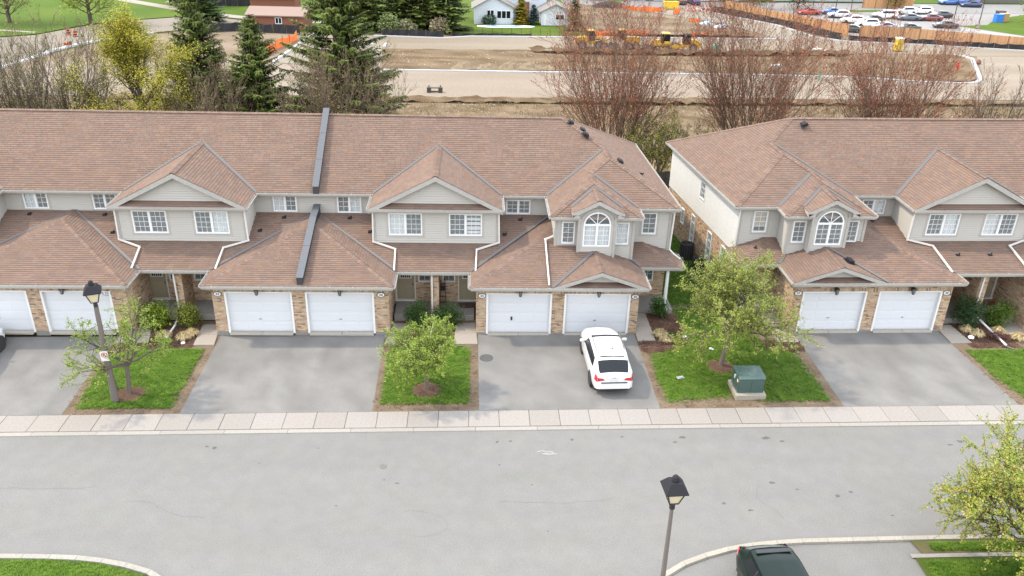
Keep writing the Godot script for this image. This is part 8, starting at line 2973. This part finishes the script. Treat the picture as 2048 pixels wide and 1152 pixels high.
func build_far_houses() -> void:
	var pale := mat("pale_siding", Color(0.58, 0.62, 0.66), 0.6, {"tex": "soft", "size": 5.0})
	var grey_roof := mat("grey_roof", Color(0.24, 0.22, 0.2), 0.9, {"tex": "grain", "size": 2.0})
	var red_wall := mat("red_brick_wall", Color(0.27, 0.105, 0.06), 0.9, {"tex": "grain", "size": 1.6})
	var brown_roof := mat("brown_roof", Color(0.3, 0.21, 0.17), 0.9, {"tex": "grain", "size": 2.0})
	var dark_wall := mat("dark_wall", Color(0.13, 0.12, 0.115), 0.8, {"tex": "soft", "size": 4.0})
	gabled_house("white farmhouse gable with a bay window, behind the long lawn", gp(4.1, -131.0), 7.4, 7.0, 2.9, 2.0, pale, grey_roof, {"windows": [[-0.6, 1.75, 1.3, 1.6, 2], [1.9, 1.75, 2.6, 1.4, 3]], "name": "farmhouse"})
	gabled_house("taller white two-storey part of the farmhouse, behind the gable", gp(10.6, -136.0), 7.6, 6.5, 5.6, 2.0, pale, grey_roof, {"side": true, "windows": [[-2.4, 4.4, 1.4, 1.2, 2], [1.6, 4.4, 1.4, 1.2, 2]], "name": "farmhouse"})
	gabled_house("low white garage right of the farmhouse with a wide window", gp(15.7, -129.8), 5.4, 6.0, 2.4, 1.3, pale, grey_roof, {"windows": [[0.8, 1.5, 1.6, 0.9, 2]], "doors": [[-2.0, 0.5, 2.1, M.white]], "name": "farm_garage"})
	var ch := B.new()
	ch.box(Vector3(10.2, -6.0 + 1.7, -132.3), Vector3(1.7, 3.4, 0.6))
	tag(put("brick_chimney", ch, red_wall, self), "brick chimney breast between the farmhouse and its garage", "chimney")
	gabled_house("long low red-brick building with one white window, left of the large spruce", gp(-34.4, -122.4), 9.8, 6.0, 2.4, 0.9, red_wall, brown_roof, {"side": true, "turn": -0.08, "windows": [[0.5, 1.55, 1.1, 1.0, 2]], "name": "brick_building"})
	gabled_house("second red-brick building behind the long low one", gp(-38.6, -139.0), 8.6, 6.0, 3.2, 1.2, red_wall, brown_roof, {"side": true, "name": "brick_building"})
	gabled_house("third red-brick building at the photo's top, behind the large spruce", gp(-26.6, -146.0), 8.0, 6.0, 3.6, 1.2, red_wall, brown_roof, {"side": true, "name": "brick_building"})
	for i in 5:
		gabled_house(["far house with its base at the photo's top edge, first from the farmhouse", "far house at the top edge, second from the farmhouse", "far house at the top edge, third from the farmhouse", "far house at the top edge, fourth from the farmhouse", "far house at the top edge, last before the plank fence"][i], gp(27 + 8.5 * i, -166.0), 7.6, 9.0, 5.6, 2.4, [dark_wall, pale, dark_wall, M.stucco, dark_wall][i], grey_roof, {"doors": [[-1.6, 2.6, 2.3, [M.white, M.dark_plastic, M.white, M.downspout, M.white][i]], [1.8, 1.0, 2.1, M.entry_door]], "windows": [[0.0, 4.2, 2.0, 1.3, 2]], "group": "far houses along the top edge"})
	gabled_house("dark grey building at the photo's top right corner", gp(124, -169.0), 20.0, 10.0, 6.0, 1.6, dark_wall, grey_roof, {"side": true, "windows": [[-6, 2.0, 2.4, 1.4, 2], [0, 2.0, 2.4, 1.4, 2], [6, 2.0, 2.4, 1.4, 2]]})
	gabled_house("far house row above the car park, light grey wall", gp(82, -168.0), 26.0, 10.0, 5.6, 2.0, mat("grey_wall", Color(0.35, 0.36, 0.37), 0.8), grey_roof, {"side": true, "windows": [[-9, 2.0, 2.0, 1.4, 2], [-3, 2.0, 2.0, 1.4, 2], [3, 2.0, 2.0, 1.4, 2], [9, 2.0, 2.0, 1.4, 2]]})
	# garden of the farmhouse
	var pool := B.new()
	var ring := []
	for i in 24:
		ring.append(Vector3(6.3 + cos(TAU * i / 24) * 5.4, -5.93, -124.9 + sin(TAU * i / 24) * 1.5))
	pool.fan(ring, Vector3.UP)
	pool.col = Color(0.5, 0.52, 0.54)
	tag(put("pool_surround", pool, M.paint_v, self), "pale paving round the farmhouse pool", "paving")
	var wt := B.new()
	ring = []
	for i in 24:
		ring.append(Vector3(5.8 + cos(TAU * i / 24) * 3.6, -5.9, -124.9 + sin(TAU * i / 24) * 0.9))
	wt.fan(ring, Vector3.UP)
	tag(put("pool_water", wt, M.water, self), "blue water of the farmhouse pool", "pool")
	var wf := thing("wire_fence", "thin dark wire fence along the farmhouse lawn", "fence", Vector3.ZERO)
	for i in 14:
		var b := B.new()
		b.bar(gp(-1.5 + 1.7 * i, -116.2), gp(-1.5 + 1.7 * i, -116.2, 1.2), 0.06, 0.06)
		put("post", b, M.dark_plastic, wf)
	for k in 5:
		var b := B.new()
		b.bar(gp(-1.5, -116.2, 0.25 + 0.23 * k), gp(20.6, -116.2, 0.25 + 0.23 * k), 0.015, 0.015)
		put("wire", b, M.dark_plastic, wf)
	var dkg := Color(0.03, 0.05, 0.012)
	var big := [[-21.5, -119, 12.5, 4.2, "far evergreen behind the large spruce, first of the row"], [-17.4, -120, 13.5, 4.4, "far evergreen, second of the row left of the farmhouse"], [-13.4, -121.5, 13.5, 4.4, "far evergreen, third of the row left of the farmhouse"], [-9.2, -121, 14, 4.6, "far evergreen, fourth of the row left of the farmhouse"], [-4.2, -120, 14.5, 4.8, "bushy evergreen touching the farmhouse's left corner"]]
	for q in big:
		spruce("far_evergreen", q[4], Vector3(q[0], 0, q[1]), q[2], q[3], dkg, Color(0.11, 0.13, 0.025), "evergreens left of the farmhouse", false)
	spruce("cedar", "golden cone-shaped cedar before the farmhouse", Vector3(9.2, 0, -127.4), 6.4, 1.7, Color(0.12, 0.11, 0.01), Color(0.27, 0.22, 0.015), "", false)
	spruce("cedar", "small dark blue-green spruce right of the golden cedar", Vector3(11.6, 0, -127.6), 3.6, 1.3, Color(0.015, 0.035, 0.03), Color(0.05, 0.08, 0.07), "", false)
	spruce("cedar", "tall narrow cedar at the right end of the farmhouse lawn", Vector3(18.7, 0, -121.4), 8.6, 1.5, dkg, Color(0.09, 0.12, 0.025), "", false)
	shrub("garden_shrub", "silver-green shrub under the farmhouse windows", gp(3.2, -126.8), Vector3(1.5, 1.5, 1.0), Color(0.06, 0.1, 0.07), Color(0.14, 0.19, 0.14), 700, 0.28, "shrubs round the farmhouse")
	shrub("garden_shrub", "pale bare shrub beside the farmhouse garage", gp(19.0, -127.5), Vector3(1.8, 2.8, 1.4), Color(0.3, 0.24, 0.17), Color(0.45, 0.37, 0.28), 800, 0.28, "shrubs round the farmhouse")
	shrub("garden_shrub", "pale green bush at the foot of the far evergreens, left one", gp(-14.6, -116.8), Vector3(2.2, 2.8, 1.4), Color(0.16, 0.2, 0.07), Color(0.28, 0.31, 0.14), 1100, 0.28, "shrubs round the farmhouse")
	shrub("garden_shrub", "greyish bush at the foot of the far evergreens, middle one", gp(-11.2, -117.2), Vector3(2.0, 2.0, 1.4), Color(0.2, 0.2, 0.1), Color(0.32, 0.3, 0.18), 900, 0.28, "shrubs round the farmhouse")
	shrub("garden_shrub", "tan bush beside the small shed", gp(-5.8, -117.2), Vector3(1.8, 2.3, 1.3), Color(0.28, 0.22, 0.14), Color(0.42, 0.35, 0.25), 900, 0.28, "shrubs round the farmhouse")
	gabled_house("small shed with a tan roof between the bushes", gp(-7.7, -122.0), 2.2, 2.4, 2.3, 0.7, M.stucco, mat("tan_roof", Color(0.42, 0.27, 0.16), 0.9), {"name": "garden_shed", "category": "shed"})
	# left background
	spruce("far_pine", "broad dark tree with a bare trunk on the grass, left of the brick building", Vector3(-48.3, 0, -123.8), 11.0, 4.2, dkg, Color(0.07, 0.11, 0.03), "", false)
	leafy_tree("far_tree", "fresh green tree on the grass at the photo's top left", Vector3(-68.5, 0, -123.5), 12.5, 6.5, Color(0.13, 0.19, 0.015), Color(0.3, 0.32, 0.03), 9000, 0.36, "spring trees at the top left", 0.1)
	leafy_tree("far_tree", "yellow-green tree above the brick buildings, top left", Vector3(-58, 0, -146), 9.5, 6.5, Color(0.17, 0.2, 0.015), Color(0.33, 0.31, 0.03), 6500, 0.36, "spring trees at the top left", 0.06)
	leafy_tree("far_tree", "olive tree beyond the path at the photo's top left corner", Vector3(-83, 0, -124), 10.0, 6.0, Color(0.16, 0.15, 0.04), Color(0.28, 0.23, 0.07), 4500, 0.34, "spring trees at the top left", 0.1)
	var sk := thing("skip", "yellow skip beside the far street", "skip", gp(42.4, -149.2))
	var b := B.new()
	b.prism([Vector3(-1.3, 0.1, 0.8), Vector3(1.3, 0.1, 0.8), Vector3(1.6, 1.5, 0.8), Vector3(-1.6, 1.5, 0.8)], Vector3(0, 0, -1.6))
	put("bin", b, mat("skip_yellow", Color(0.6, 0.4, 0.02), 0.5), sk)
	b = B.new()
	b.bar(Vector3(-1.65, 1.5, 0.82), Vector3(1.65, 1.5, 0.82), 0.1, 0.1)
	put("lip", b, M.skip_yellow, sk)
	b = B.new()
	b.lathe(Vector3.ZERO, [Vector2(3.0, 0.0), Vector2(2.2, 0.9), Vector2(0.8, 1.4), Vector2(0.0, 1.45)], 12)
	var mo := put("covered_mound", b, M.silt, self)
	mo.position = gp(29.2, -149.0)
	mo.scale = Vector3(1.4, 1.0, 0.6)
	tag(mo, "long mound under black sheeting by the far street", "mound")
	b = B.new()
	b.col = Color(0.16, 0.3, 0.06)
	b.soft_box(Vector3(0, 1.0, 0), Vector3(3.0, 1.4, 1.6), 0.15)
	b.soft_box(Vector3(-0.6, 1.9, 0), Vector3(1.2, 0.8, 1.3), 0.1)
	var gt := put("green_tank", b, M.paint_v, self)
	gt.position = gp(30.5, -152.0)
	tag(gt, "bright green tank trailer behind the black mound", "trailer")
